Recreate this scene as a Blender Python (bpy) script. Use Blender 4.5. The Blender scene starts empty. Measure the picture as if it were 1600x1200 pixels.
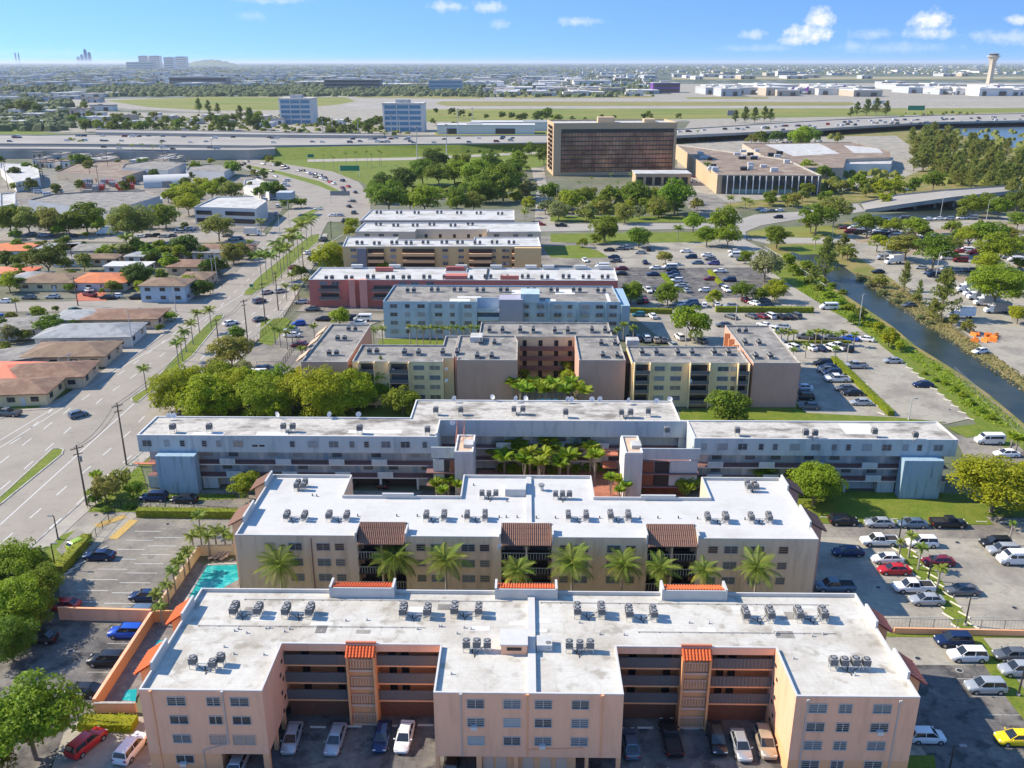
import bpy, bmesh, math, random
from mathutils import Vector, Matrix
import numpy as np
R = math.radians
sc = bpy.context.scene
C = sc.collection
# ---------------------------------------------------------------- camera, sky, sun, exposure
F = 1400.0; CAM_H = 76.0; PITCH = math.atan(503 / F); YAW = R(.85)
cam_d = bpy.data.cameras.new('camera'); cam = bpy.data.objects.new('camera', cam_d); C.objects.link(cam)
cam_d.sensor_width = 36; cam_d.lens = F / 1600 * 36; cam_d.clip_end = 200000; cam_d.clip_start = 1
cam.location = (0, 0, CAM_H); cam.rotation_euler = (math.pi/2 - PITCH, 0, YAW)
sc.camera = cam
SUN = Vector((-14.1, 2.6, 11.5)).normalized()
EXPOSURE = 1.2; HAZE = 3e-5
sc.view_settings.view_transform = 'Standard'; sc.view_settings.look = 'None'
sc.view_settings.exposure = EXPOSURE; sc.view_settings.gamma = 1
sc.view_settings.use_curve_mapping = False
sc.cycles.use_denoising = True
sc.cycles.max_bounces = 6; sc.cycles.diffuse_bounces = 3; sc.cycles.volume_bounces = 2
sc.cycles.transparent_max_bounces = 8
sd = bpy.data.lights.new('sun', 'SUN'); sd.energy = 3.25; sd.angle = R(.5); sd.color = (1, .89, .73)
so = bpy.data.objects.new('sun', sd); C.objects.link(so)
so.rotation_euler = SUN.to_track_quat('Z', 'Y').to_euler(); so.location = (0, 0, 500)

def build_world():
    w = bpy.data.worlds.new('World'); sc.world = w; w.use_nodes = True
    nt = w.node_tree; nt.nodes.clear(); N = nt.nodes.new; L = nt.links.new
    out = N('ShaderNodeOutputWorld'); bg = N('ShaderNodeBackground'); bg.inputs['Strength'].default_value = .15
    L(bg.outputs[0], out.inputs[0])
    sky = N('ShaderNodeTexSky'); sky.sky_type = 'NISHITA'; sky.sun_disc = False
    sky.sun_elevation = math.asin(SUN.z); sky.sun_rotation = math.atan2(SUN.x, SUN.y)
    sky.altitude = 50; sky.air_density = 1.1; sky.dust_density = .1; sky.ozone_density = 1.5
    tc = N('ShaderNodeTexCoord')
    # the low sky turns blue quickly above the horizon: raise the looked-up elevation smoothly
    sep = N('ShaderNodeSeparateXYZ'); L(tc.outputs['Generated'], sep.inputs[0])
    mul = N('ShaderNodeMath'); mul.operation = 'MULTIPLY_ADD'; mul.inputs[1].default_value = 4.2; mul.inputs[2].default_value = .46; L(sep.outputs[2], mul.inputs[0])
    comb = N('ShaderNodeCombineXYZ'); L(sep.outputs[0], comb.inputs[0]); L(sep.outputs[1], comb.inputs[1]); L(mul.outputs[0], comb.inputs[2])
    nrm = N('ShaderNodeVectorMath'); nrm.operation = 'NORMALIZE'; L(comb.outputs[0], nrm.inputs[0]); L(nrm.outputs[0], sky.inputs[0])
    hsv = N('ShaderNodeHueSaturation'); hsv.inputs['Saturation'].default_value = 1.2; hsv.inputs['Hue'].default_value = .502; hsv.inputs['Value'].default_value = .95; L(sky.outputs[0], hsv.inputs['Color'])
    col = hsv.outputs[0]
    # fair-weather clouds low over the horizon, laid out by azimuth and elevation on the dome
    az = N('ShaderNodeMath'); az.operation = 'ARCTAN2'; L(sep.outputs[0], az.inputs[0]); L(sep.outputs[1], az.inputs[1])
    el = N('ShaderNodeMath'); el.operation = 'ARCSINE'; L(sep.outputs[2], el.inputs[0])
    v = N('ShaderNodeCombineXYZ'); L(az.outputs[0], v.inputs[0]); L(el.outputs[0], v.inputs[1])
    ns = N('ShaderNodeTexNoise'); ns.inputs['Scale'].default_value = 95; ns.inputs['Detail'].default_value = 7; ns.inputs['Roughness'].default_value = .62
    L(v.outputs[0], ns.inputs[0])
    big = N('ShaderNodeTexNoise'); big.inputs['Scale'].default_value = 22; big.inputs['Detail'].default_value = 5
    L(v.outputs[0], big.inputs[0])
    total = None
    def M(op, a, b=None, c=None, clamp=False):
        m = N('ShaderNodeMath'); m.operation = op; m.use_clamp = clamp
        for i, q in enumerate((a, b, c)):
            if q is None: continue
            if isinstance(q, (int, float)): m.inputs[i].default_value = q
            else: L(q, m.inputs[i])
        return m.outputs[0]
    for (px, py, rx, ry, k) in CLOUDS:
        a0 = math.atan((px - 800) / F / 1.07) - YAW; e0 = math.atan((600 - py) / F) - PITCH; rx *= 1.25; ry *= 1.2
        dx = M('MULTIPLY', M('SUBTRACT', az.outputs[0], a0), F * 1.07 / rx); dy = M('MULTIPLY', M('SUBTRACT', el.outputs[0], e0), F / .85 / ry)
        d = M('SQRT', M('ADD', M('MULTIPLY', dx, dx), M('MULTIPLY', dy, dy)))
        # ragged edge from noise
        e = M('ADD', M('SUBTRACT', 1.0, d), M('MULTIPLY', M('SUBTRACT', ns.outputs[0], .5), 1.9))
        e = M('MULTIPLY', M('MULTIPLY', e, 1.3, None, True), k)
        total = e if total is None else M('MAXIMUM', total, e)
    shade = M('MULTIPLY_ADD', ns.outputs[0], .5, .72)
    cc = N('ShaderNodeMix'); cc.data_type = 'RGBA'; cc.inputs[6].default_value = (2.3, 2.6, 3.1, 1); cc.inputs[7].default_value = (3.3, 3.3, 3.4, 1)
    L(M('MULTIPLY_ADD', ns.outputs[0], 2.2, -.55, True), cc.inputs[0])
    mx = N('ShaderNodeMix'); mx.data_type = 'RGBA'; L(total, mx.inputs[0]); L(col, mx.inputs[6]); L(cc.outputs[2], mx.inputs[7])
    L(mx.outputs[2], bg.inputs['Color'])
CLOUDS = [(1262, 55, 34, 15, .95), (1278, 32, 20, 17, .95), (1240, 64, 18, 9, .85), (1450, 38, 24, 16, .92), (1448, 55, 28, 9, .7), (1472, 58, 20, 7, .5), (1175, 55, 20, 8, .5), (1585, 38, 18, 7, .75), (1575, 62, 45, 10, .45),
          (905, 34, 34, 7, .5), (700, 10, 28, 8, .55), (765, 11, 26, 10, .55), (780, 38, 14, 8, .35), (1360, 56, 30, 8, .35), (1335, 74, 12, 9, .35), (430, 2, 50, 7, .35), (395, 28, 20, 7, .2), (1400, 76, 70, 8, .25), (1180, 76, 60, 6, .2), (90, 84, 90, 6, .12)]
build_world()

# ---------------------------------------------------------------- projection of measured image positions onto real places
cP, sP, cY, sY = math.cos(PITCH), math.sin(PITCH), math.cos(YAW), math.sin(YAW)
def G(px, py, z=0.0):
    a = (px - 800) / F; b = (py - 600) / F; t = (CAM_H - z) / (sP + b * cP)
    X = a * t; w = (cP - b * sP) * t
    return Vector((X*cY - w*sY, X*sY + w*cY, z))
def DEP(px, py, z=0.0):
    b = (py - 600) / F; return (CAM_H - z) / (sP + b * cP)
def FX(px, py, Y):
    a = (px - 800) / F; b = (py - 600) / F
    # ray direction in the world
    X = a; w = cP - b*sP; h = -(sP + b*cP)
    dx = X*cY - w*sY; dy = X*sY + w*cY
    t = Y / dy; return (dx*t, CAM_H + h*t)
def PXX(x, y, z=0):
    X = x*cY + y*sY; fw = -x*sY + y*cY; h = CAM_H - z; Z = fw*cP + h*sP
    return 800 + F*X/Z, 600 + F*(h*cP - fw*sP)/Z

# ---------------------------------------------------------------- materials
MAT = {}
def mk(name, col, rough=.85, col2=None, s2=.5, lo=.45, hi=.6, var=.12, sv=4.0, metal=0, spec=.3, bump=0, bs=20, obj=False, stretch=None, rnd=0, trans=0, k2=1.0, col3=None, s3=.1, lo3=.5, hi3=.7, k3=1.0, emit=None, seams=None, cracks=None):
    m = bpy.data.materials.new(name); m.use_nodes = True; nt = m.node_tree; N = nt.nodes.new; L = nt.links.new
    b = nt.nodes['Principled BSDF']; b.inputs['Roughness'].default_value = rough; b.inputs['Metallic'].default_value = metal
    b.inputs['Specular IOR Level'].default_value = spec
    c4 = (*col, 1)
    if obj:
        tc = N('ShaderNodeTexCoord'); P = tc.outputs['Object']
    else:
        ge = N('ShaderNodeNewGeometry'); P = ge.outputs['Position']
    if stretch:
        mp = N('ShaderNodeMapping'); mp.inputs['Scale'].default_value = stretch; L(P, mp.inputs[0]); P = mp.outputs[0]
    cur = None
    def mixc(f, a, bcol):
        mx = N('ShaderNodeMix'); mx.data_type = 'RGBA'
        if isinstance(f, float): mx.inputs[0].default_value = f
        else: L(f, mx.inputs[0])
        if a is None: mx.inputs[6].default_value = c4
        else: L(a, mx.inputs[6])
        mx.inputs[7].default_value = (*bcol, 1); return mx.outputs[2]
    def layer(cur, c, s, lo, hi, k, det=6):
        n = N('ShaderNodeTexNoise'); n.inputs['Scale'].default_value = s; n.inputs['Detail'].default_value = det; n.inputs['Roughness'].default_value = .6; L(P, n.inputs[0])
        mr = N('ShaderNodeMapRange'); mr.inputs[1].default_value = lo; mr.inputs[2].default_value = hi; mr.inputs[4].default_value = k; L(n.outputs[0], mr.inputs[0])
        return mixc(mr.outputs[0], cur, c)
    if col2: cur = layer(cur, col2, s2, lo, hi, k2)
    if col3: cur = layer(cur, col3, s3, lo3, hi3, k3)
    if seams:
        bt = N('ShaderNodeTexBrick'); bt.inputs['Scale'].default_value = 1; bt.inputs['Brick Width'].default_value = seams[0]; bt.inputs['Row Height'].default_value = seams[1]; bt.inputs['Mortar Size'].default_value = .035
        bt.inputs['Color1'].default_value = (1, 1, 1, 1); bt.inputs['Color2'].default_value = (.9, .9, .9, 1); bt.inputs['Mortar'].default_value = (.72, .71, .68, 1); L(P, bt.inputs[0])
        mu = N('ShaderNodeMix'); mu.data_type = 'RGBA'; mu.blend_type = 'MULTIPLY'; mu.inputs[0].default_value = seams[2]; L(cur, mu.inputs[6]); L(bt.outputs[0], mu.inputs[7]); cur = mu.outputs[2]
    if cracks:
        wn = N('ShaderNodeTexNoise'); wn.inputs['Scale'].default_value = .5; wn.inputs['Detail'].default_value = 4; L(P, wn.inputs[0])
        va = N('ShaderNodeVectorMath'); va.operation = 'MULTIPLY_ADD'; va.inputs[1].default_value = (1.6, 1.6, 1.6); L(wn.outputs[1], va.inputs[0]); L(P, va.inputs[2])
        vo = N('ShaderNodeTexVoronoi'); vo.feature = 'DISTANCE_TO_EDGE'; vo.inputs['Scale'].default_value = cracks[0]; L(va.outputs[0], vo.inputs[0])
        mr = N('ShaderNodeMapRange'); mr.inputs[1].default_value = 0; mr.inputs[2].default_value = cracks[1]; mr.inputs[3].default_value = cracks[2]; mr.inputs[4].default_value = 0; L(vo.outputs[0], mr.inputs[0])
        cur = mixc(mr.outputs[0], cur, (col[0]*.4, col[1]*.4, col[2]*.4))
    if var:
        n = N('ShaderNodeTexNoise'); n.inputs['Scale'].default_value = sv; n.inputs['Detail'].default_value = 5; L(P, n.inputs[0])
        ma = N('ShaderNodeMath'); ma.operation = 'MULTIPLY_ADD'; ma.inputs[1].default_value = var*2.6; ma.inputs[2].default_value = 1 - var*1.3; L(n.outputs[0], ma.inputs[0])
        hv = N('ShaderNodeHueSaturation'); L(ma.outputs[0], hv.inputs['Value'])
        if cur is None: hv.inputs['Color'].default_value = c4
        else: L(cur, hv.inputs['Color'])
        cur = hv.outputs[0]
    if rnd:
        oi = N('ShaderNodeObjectInfo'); hv = N('ShaderNodeHueSaturation')
        a = N('ShaderNodeMapRange'); a.inputs[3].default_value = .5 - rnd*.10; a.inputs[4].default_value = .5 + rnd*.07; L(oi.outputs['Random'], a.inputs[0]); L(a.outputs[0], hv.inputs['Hue'])
        w = N('ShaderNodeTexWhiteNoise'); w.noise_dimensions = '1D'; L(oi.outputs['Random'], w.inputs['W'])
        a2 = N('ShaderNodeMapRange'); a2.inputs[3].default_value = 1 - rnd*.5; a2.inputs[4].default_value = 1 + rnd*.5; L(w.outputs[0], a2.inputs[0]); L(a2.outputs[0], hv.inputs['Value'])
        if cur is None: hv.inputs['Color'].default_value = c4
        else: L(cur, hv.inputs['Color'])
        cur = hv.outputs[0]
    if cur is None: b.inputs['Base Color'].default_value = c4
    else: L(cur, b.inputs['Base Color'])
    if bump:
        n = N('ShaderNodeTexNoise'); n.inputs['Scale'].default_value = bs; n.inputs['Detail'].default_value = 4; L(P, n.inputs[0])
        bp = N('ShaderNodeBump'); bp.inputs['Strength'].default_value = bump; bp.inputs['Distance'].default_value = .1; L(n.outputs[0], bp.inputs['Height']); L(bp.outputs[0], b.inputs['Normal'])
    if trans:
        tr = N('ShaderNodeBsdfTranslucent'); ad = N('ShaderNodeMixShader'); ad.inputs[0].default_value = trans
        if cur is None: tr.inputs[0].default_value = c4
        else: L(cur, tr.inputs[0])
        L(b.outputs[0], ad.inputs[1]); L(tr.outputs[0], ad.inputs[2]); L(ad.outputs[0], nt.nodes['Material Output'].inputs[0])
    if emit: b.inputs['Emission Color'].default_value = (*emit, 1); b.inputs['Emission Strength'].default_value = 1
    MAT[name] = m; return m

# ---------------------------------------------------------------- mesh collector and tagging
class MB:
    def __init__(s): s.v = []; s.f = []; s.m = []; s.cur = 0
    def add(s, vs, fs, m=None):
        n = len(s.v); s.v.extend([tuple(p) for p in vs]); s.f.extend([tuple(n + i for i in f) for f in fs]); s.m.extend([s.cur if m is None else m]*len(fs)); return s
    def box(s, x0, x1, y0, y1, z0, z1, m=None):
        if x0 > x1: x0, x1 = x1, x0
        if y0 > y1: y0, y1 = y1, y0
        return s.add([(x0,y0,z0),(x1,y0,z0),(x1,y1,z0),(x0,y1,z0),(x0,y0,z1),(x1,y0,z1),(x1,y1,z1),(x0,y1,z1)],
              [(0,3,2,1),(4,5,6,7),(0,1,5,4),(1,2,6,5),(2,3,7,6),(3,0,4,7)], m)
    def prism(s, pts, z0, z1, m=None, mtop=None, top=True, bottom=False):
        pts = [(p[0], p[1]) for p in pts]
        if sum(a[0]*b[1]-b[0]*a[1] for a, b in zip(pts, pts[1:]+pts[:1])) < 0: pts = pts[::-1]
        n = len(pts); vs = [(p[0], p[1], z0) for p in pts] + [(p[0], p[1], z1) for p in pts]
        s.add(vs, [(i, (i+1) % n, n+(i+1) % n, n+i) for i in range(n)], m)
        if top: s.add([(p[0], p[1], z1) for p in pts], [tuple(range(n))], m if mtop is None else mtop)
        if bottom: s.add([(p[0], p[1], z0) for p in pts], [tuple(range(n))[::-1]], m)
        return s
    def tube(s, a, b, r0, r1=None, n=8, m=None, cap=True):
        r1 = r0 if r1 is None else r1; a = Vector(a); b = Vector(b); d = (b-a).normalized()
        u = d.orthogonal().normalized(); w = d.cross(u)
        vs = [a + (u*math.cos(t)+w*math.sin(t))*r0 for t in [2*math.pi*i/n for i in range(n)]] + [b + (u*math.cos(t)+w*math.sin(t))*r1 for t in [2*math.pi*i/n for i in range(n)]]
        fs = [(i, (i+1) % n, n+(i+1) % n, n+i) for i in range(n)]
        if cap: fs += [tuple(range(n))[::-1], tuple(range(n, 2*n))]
        return s.add(vs, fs, m)
    def loft(s, rings, m=None, cap=True):
        n = len(rings[0]); vs = [p for r in rings for p in r]; fs = []
        for k in range(len(rings)-1):
            for i in range(n): fs.append((k*n+i, k*n+(i+1) % n, (k+1)*n+(i+1) % n, (k+1)*n+i))
        if cap: fs += [tuple(range(n))[::-1], tuple(range((len(rings)-1)*n, len(rings)*n))]
        return s.add(vs, fs, m)
    def mesh(s, name, mats, smooth=None):
        me = bpy.data.meshes.new(name); me.from_pydata(s.v, [], s.f)
        for q in mats: me.materials.append(MAT[q] if isinstance(q, str) else q)
        if len(mats) > 1: me.polygons.foreach_set('material_index', s.m)
        me.update()
        if smooth is not None: me.shade_smooth(); me.set_sharp_from_angle(angle=R(smooth))
        return me
    def build(s, name, mats, parent=None, smooth=None):
        if isinstance(mats, str): mats = [mats]
        return put(name, s.mesh(name, mats, smooth), parent)
def put(name, me, parent=None, loc=None, rz=0, scale=None):
    o = bpy.data.objects.new(name, me); C.objects.link(o)
    if parent is not None: o.parent = parent
    if loc is not None: o.location = loc
    if rz: o.rotation_euler = (0, 0, rz)
    if scale is not None: o.scale = scale if hasattr(scale, '__len__') else (scale,)*3
    return o
PENDING = {}
def tag(o, label, cat, group=None, kind=None, where=None):
    """label is made to single out the thing once all are placed (see finish_labels)"""
    o['label'] = label; o['category'] = cat
    if group: o['group'] = group
    if kind: o['kind'] = kind
    PENDING.setdefault(label, []).append(o); return o
ORD = 'first second third fourth fifth sixth seventh eighth ninth tenth eleventh twelfth'.split()
def ordn(i): return ORD[i] if i < 12 else '%d%s' % (i+1, {1: 'st', 2: 'nd', 3: 'rd'}.get((i+1) % 10, 'th') if (i+1) % 100 not in (11, 12, 13) else 'th')
def finish_labels():
    dup = [(k, v) for k, v in PENDING.items() if len(v) > 1]
    for lab, obs in dup:
        if obs[0].get('shared'):
            for o in obs:
                del o['shared']
            continue
        obs.sort(key=lambda o: PXX(*o.location[:2])[0])
        n = len(obs)
        for i, o in enumerate(obs):
            if n == 2: t = ', the %s one' % ('left' if i == 0 else 'right')
            elif i == 0: t = ', leftmost there'
            elif i == n-1: t = ', rightmost there'
            else: t = ', %s from left' % ordn(i) if i < n/2 else ', %s from right' % ordn(n-1-i)
            o['label'] = lab + t
def empty(name, loc, rz=0):
    o = bpy.data.objects.new(name, None); C.objects.link(o); o.location = loc; o.rotation_euler = (0, 0, rz); o.empty_display_size = .1; return o
def struct(o): o['kind'] = 'structure'; return o
def pts(l, z=0): return [G(l[i], l[i+1], z) for i in range(0, len(l), 2)]
USEDZ = {}
def sheet(name, l, mat, z, world=False, kind='structure'):
    k = USEDZ[z] = USEDZ.get(z, -1) + 1; z = z + k*.0009
    P = l if world else pts(l, z)
    P = [(p[0], p[1]) for p in P]
    if sum(a[0]*b[1]-b[0]*a[1] for a, b in zip(P, P[1:]+P[:1])) < 0: P = P[::-1]
    m = MB(); m.add([(x, y, z) for x, y in P], [tuple(range(len(P)))]); o = m.build(name, mat); o['kind'] = kind; return o
def ribbon(P, w, z0, z1, mb, m=None):
    """strip of width w along a ground polyline"""
    P = [Vector((p[0], p[1])) for p in P]; L = []; Rr = []
    for i, p in enumerate(P):
        d = (P[min(i+1, len(P)-1)] - P[max(i-1, 0)]).normalized(); n = Vector((-d.y, d.x))*w/2; L.append(p+n); Rr.append(p-n)
    for i in range(len(P)-1):
        q = [L[i], Rr[i], Rr[i+1], L[i+1]]
        if z1 - z0 < .02: mb.add([(*a, z1) for a in q], [(0, 1, 2, 3)], m)
        else: mb.prism(q, z0, z1, m)
def kerb(name, l, w=.18, h=.14, mat='concrete', closed=False, world=False):
    P = l if world else pts(l)
    if closed: P = list(P) + [P[0]]
    mb = MB(); ribbon(P, w, 0, h, mb); o = mb.build(name, mat); o['kind'] = 'structure'; return o
rng = random.Random(7)
# ---------------------------------------------------------------- palette
mk('ground', (.10,.12,.055), col2=(.17,.16,.11), s2=.01, lo=.4, hi=.6, var=.3, sv=.15, col3=(.22,.21,.18), s3=.004, lo3=.5, hi3=.62)
mk('farcity', (.045,.07,.035), col2=(.30,.31,.30), s2=.012, lo=.56, hi=.62, var=.3, sv=.03, k2=.9, col3=(.16,.17,.15), s3=.004, lo3=.45, hi3=.6, k3=.6, stretch=(1,.6,1))
mk('grass', (.115,.165,.012), col2=(.18,.20,.025), s2=.25, lo=.4, hi=.65, var=.3, sv=2.5, bump=.3, bs=8, col3=(.07,.11,.012), s3=1.2, lo3=.5, hi3=.7, k3=.6)
mk('drygrass', (.25,.20,.07), col2=(.14,.16,.025), s2=.12, lo=.45, hi=.6, var=.3, sv=2.0, bump=.3, bs=6)
mk('airgrass', (.145,.185,.025), col2=(.24,.22,.05), s2=.02, lo=.4, hi=.62, var=.15, sv=.1, stretch=(.3,1,1))
mk('airgrass_dry', (.25,.21,.07), col2=(.19,.19,.04), s2=.02, lo=.4, hi=.62, var=.15, sv=.1, stretch=(.3,1,1))
mk('avenue', (.32,.285,.235), cracks=(.1, .004, .35), col2=(.265,.235,.195), s2=.09, lo=.45, hi=.7, var=.10, sv=3, rough=.8, col3=(.15,.14,.13), s3=.5, lo3=.58, hi3=.72, k3=.45)
mk('highway', (.36,.335,.29), col2=(.30,.28,.245), s2=.02, lo=.4, hi=.6, var=.08, sv=1)
mk('lot', (.27,.245,.20), cracks=(.22, .012, .55), col2=(.165,.15,.13), s2=.12, lo=.42, hi=.62, var=.22, sv=1.6, rough=.85, col3=(.10,.095,.09), s3=.35, lo3=.57, hi3=.68, k3=.75)
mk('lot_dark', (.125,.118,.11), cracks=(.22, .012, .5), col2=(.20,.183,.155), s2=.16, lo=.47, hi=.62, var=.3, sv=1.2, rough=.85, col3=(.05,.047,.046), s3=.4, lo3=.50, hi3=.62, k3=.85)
mk('lot_pale', (.35,.32,.255), cracks=(.18, .010, .5), col2=(.25,.225,.185), s2=.10, lo=.45, hi=.62, var=.18, sv=1.0, col3=(.16,.15,.14), s3=.3, lo3=.6, hi3=.7, k3=.6)
mk('path', (.38,.345,.285), col2=(.33,.30,.26), s2=.4, var=.1, sv=2)
mk('tower_stone', (.60,.51,.38), var=.05, sv=.1)
mk('concrete', (.45,.43,.39), col2=(.32,.30,.27), s2=.6, var=.12, sv=3)
mk('concrete_wall', (.40,.38,.34), col2=(.27,.26,.24), s2=.05, lo=.5, hi=.7, var=.1, sv=.4)
mk('bumper', (.62,.58,.48), var=.15, sv=5)
mk('bumper_yellow', (.62,.50,.16), var=.2, sv=5)
mk('marking', (.62,.62,.58), var=.2, sv=2.5, rough=.7)
mk('marking_yellow', (.60,.45,.06), var=.25, sv=2.5, rough=.7)
mk('marking_faded', (.40,.39,.35), var=.3, sv=2)
mk('marking_orange', (.48,.32,.10), var=.4, sv=3)
mk('dirt', (.33,.26,.17), col2=(.25,.19,.12), s2=.5, var=.2, sv=3)
mk('pavers', (.40,.16,.10), col2=(.30,.12,.08), s2=.7, var=.25, sv=3)
mk('redpave', (.45,.15,.09), var=.2, sv=2)
mk('deck', (.17,.15,.14), col2=(.24,.21,.18), s2=.8, var=.2, sv=3)
mk('poolshell', (.10,.52,.55), var=.1, sv=2)
mk('poolwater', (.015,.31,.31), rough=.08, col2=(.09,.47,.44), s2=.9, lo=.48, hi=.62, var=.1, sv=2, spec=.5, bump=.15, bs=6)
mk('canalwater', (.022,.032,.024), rough=.3, col2=(.042,.05,.034), s2=.06, var=.25, sv=.3, spec=.3, bump=.12, bs=1.5)
mk('lakewater', (.10,.15,.19), rough=.25, var=.1, sv=.05, spec=.5, bump=.2, bs=.5)
# roofs
mk('roof_near', (.58,.56,.50), seams=(7.3, 1.05, .35), cracks=(.13, .014, .22), col2=(.43,.39,.32), s2=.17, lo=.44, hi=.64, var=.12, sv=2.0, rough=.7, k2=.8, col3=(.26,.225,.17), s3=.5, lo3=.55, hi3=.66, k3=.65)
mk('roof_white', (.57,.56,.53), seams=(6.1, 1.0, .22), col2=(.47,.455,.41), s2=.22, lo=.5, hi=.72, var=.06, sv=1.2, rough=.7, k2=.7)
mk('roof_dirty', (.52,.49,.43), col2=(.20,.18,.15), s2=.32, lo=.47, hi=.64, var=.18, sv=2.2, stretch=(.6,1,1), col3=(.36,.33,.29), s3=1.4, lo3=.5, hi3=.62, k3=.7)
mk('roof_grey', (.285,.265,.23), seams=(6, 1.0, .3), col2=(.18,.17,.155), s2=.25, lo=.45, hi=.6, var=.18, sv=2, col3=(.42,.40,.36), s3=.6, lo3=.56, hi3=.68, k3=.7)
mk('roof_pale', (.52,.515,.49), col2=(.40,.385,.35), s2=.2, var=.07, sv=1)
mk('roof_patch', (.62,.61,.56), var=.1, sv=2)
mk('roof_brown', (.22,.16,.115), col2=(.30,.24,.18), s2=.1, lo=.45, hi=.6, var=.25, sv=.6, col3=(.40,.37,.32), s3=.3, lo3=.62, hi3=.7)
mk('tile_orange', (.72,.15,.045), var=.2, sv=3, rough=.75)
mk('tile_brown', (.27,.15,.105), var=.3, sv=4, rough=.8)
mk('tile_red', (.74,.22,.13), var=.25, sv=3, rough=.8)
mk('shingle_brown', (.21,.125,.085), col2=(.28,.18,.12), s2=.4, var=.2, sv=4)
mk('shingle_tan', (.25,.175,.115), col2=(.19,.13,.09), s2=.3, var=.2, sv=4)
mk('shingle_grey', (.33,.34,.34), col2=(.24,.25,.25), s2=.3, var=.12, sv=2)
mk('shingle_orange', (.60,.20,.08), col2=(.46,.17,.09), s2=.3, var=.2, sv=2)
# walls
mk('peach', (.88,.475,.295), col2=(.75,.40,.25), s2=.9, lo=.50, hi=.68, var=.05, sv=1.5, rough=.85, stretch=(1,1,.16), k2=.9)
mk('peach_dark', (.85,.42,.21), var=.06, sv=2)
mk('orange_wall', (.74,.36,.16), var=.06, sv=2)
mk('beige', (.76,.575,.40), col2=(.60,.455,.315), s2=.9, lo=.50, hi=.68, var=.05, sv=1.5, stretch=(1,1,.16))
mk('beige_warm', (.58,.42,.30), var=.06, sv=2)
mk('white_wall', (.66,.65,.62), var=.05, sv=2, col2=(.62,.61,.58), s2=.5, lo=.5, hi=.75, k2=.5)
mk('paleblue', (.48,.53,.53), col2=(.35,.395,.40), s2=.8, lo=.52, hi=.7, var=.05, sv=1.2, stretch=(1,1,.18))
mk('skyblue', (.30,.42,.50), col2=(.27,.38,.47), s2=.3, lo=.5, hi=.7, var=.07, sv=1.2, stretch=(1.5,1.5,.3))
mk('slab_blue', (.30,.42,.50), col2=(.16,.21,.25), s2=.8, lo=.53, hi=.75, var=.10, sv=2, stretch=(2.2,2.2,.22))
mk('maroon', (.24,.13,.12), var=.15, sv=3)
mk('mauve', (.62,.355,.27), col2=(.53,.305,.235), s2=.2, lo=.5, hi=.7, var=.06, sv=1, stretch=(1,1,.4))
mk('cream_wall', (.84,.64,.36), col2=(.70,.52,.30), s2=.3, lo=.5, hi=.7, var=.06, sv=1)
mk('blue_apt', (.44,.55,.62), col2=(.35,.45,.52), s2=.2, lo=.5, hi=.7, var=.06, sv=1)
mk('lilac', (.36,.35,.42), var=.06, sv=1)
mk('red_apt', (.50,.16,.13), var=.08, sv=1)
mk('red_apt_light', (.60,.27,.22), var=.06, sv=1)
mk('yellow_apt', (.78,.53,.24), var=.06, sv=1)
mk('yellow_dark', (.74,.45,.22), var=.06, sv=1)
mk('cream_apt', (.64,.55,.42), var=.06, sv=1)
mk('grey_apt', (.27,.25,.26), var=.08, sv=1)
mk('hotel', (.54,.39,.24), var=.04, sv=.3)
mk('ind_grey', (.44,.47,.50), var=.08, sv=.3)
mk('ind_tan', (.46,.40,.32), var=.1, sv=.2)
mk('black', (.015,.015,.017), rough=.5, var=0)
mk('dark', (.035,.033,.032), rough=.8, var=0)
mk('shadow_room', (.06,.045,.04), rough=.9, var=.2, sv=2)  # shade inside recesses and gaps, put into the colour
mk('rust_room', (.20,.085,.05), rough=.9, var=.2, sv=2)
mk('rail_grey', (.145,.135,.13), rough=.7, var=.1, sv=3)
mk('rail_brown', (.20,.12,.10), rough=.7, var=.1, sv=3)
mk('screen', (.62,.42,.30), rough=.8, var=.05, sv=3)
mk('frame', (.50,.46,.41), rough=.5, var=0)
mk('frame_grey', (.36,.36,.36), rough=.5, var=0)
mk('pane', (.035,.042,.05), rough=.12, var=0, spec=.6, rnd=.5)
mk('pane_mid', (.13,.145,.16), rough=.2, var=0, spec=.5, rnd=.4)
mk('pane_light', (.36,.38,.38), rough=.4, var=0, rnd=.3)
mk('blind', (.40,.31,.25), rough=.8, var=.05, sv=4)
mk('metal_pale', (.62,.62,.60), rough=.4, var=0, metal=.2)
mk('metal_dark', (.045,.045,.045), rough=.45, var=0, metal=.2)
mk('metal_grey', (.28,.28,.28), rough=.5, var=0, metal=.2)
mk('ac_body', (.38,.37,.35), rough=.6, var=.1, sv=6)
mk('ac_dark', (.055,.055,.055), rough=.6, var=0)
mk('wood_pole', (.13,.10,.075), var=.2, sv=6)
mk('pole_grey', (.50,.50,.47), rough=.5, var=.05, sv=3)
mk('terracotta', (.55,.20,.12), var=.1, sv=3)
mk('hotelglass', (.22,.11,.065), rough=.2, metal=.2, var=.4, sv=.06, spec=.5, col2=(.42,.24,.15), s2=.10, lo=.4, hi=.62, rnd=.22)
mk('blackglass', (.02,.035,.05), rough=.08, var=0, spec=.7)
mk('greenglass', (.10,.25,.25), rough=.15, var=0, spec=.7)
mk('blueglass', (.10,.25,.38), rough=.1, var=.1, sv=.2, spec=.7)
mk('sign_green', (.02,.22,.12), rough=.5, var=0)
mk('orange_paint', (.80,.22,.03), rough=.6, var=0)
mk('red_paint', (.50,.05,.03), rough=.6, var=0)
mk('purple_paint', (.16,.05,.26), rough=.5, var=0)
mk('white_paint', (.80,.80,.80), rough=.5, var=0)
mk('cone_white', (.72,.70,.66), rough=.6, var=.05, sv=.5)
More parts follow.
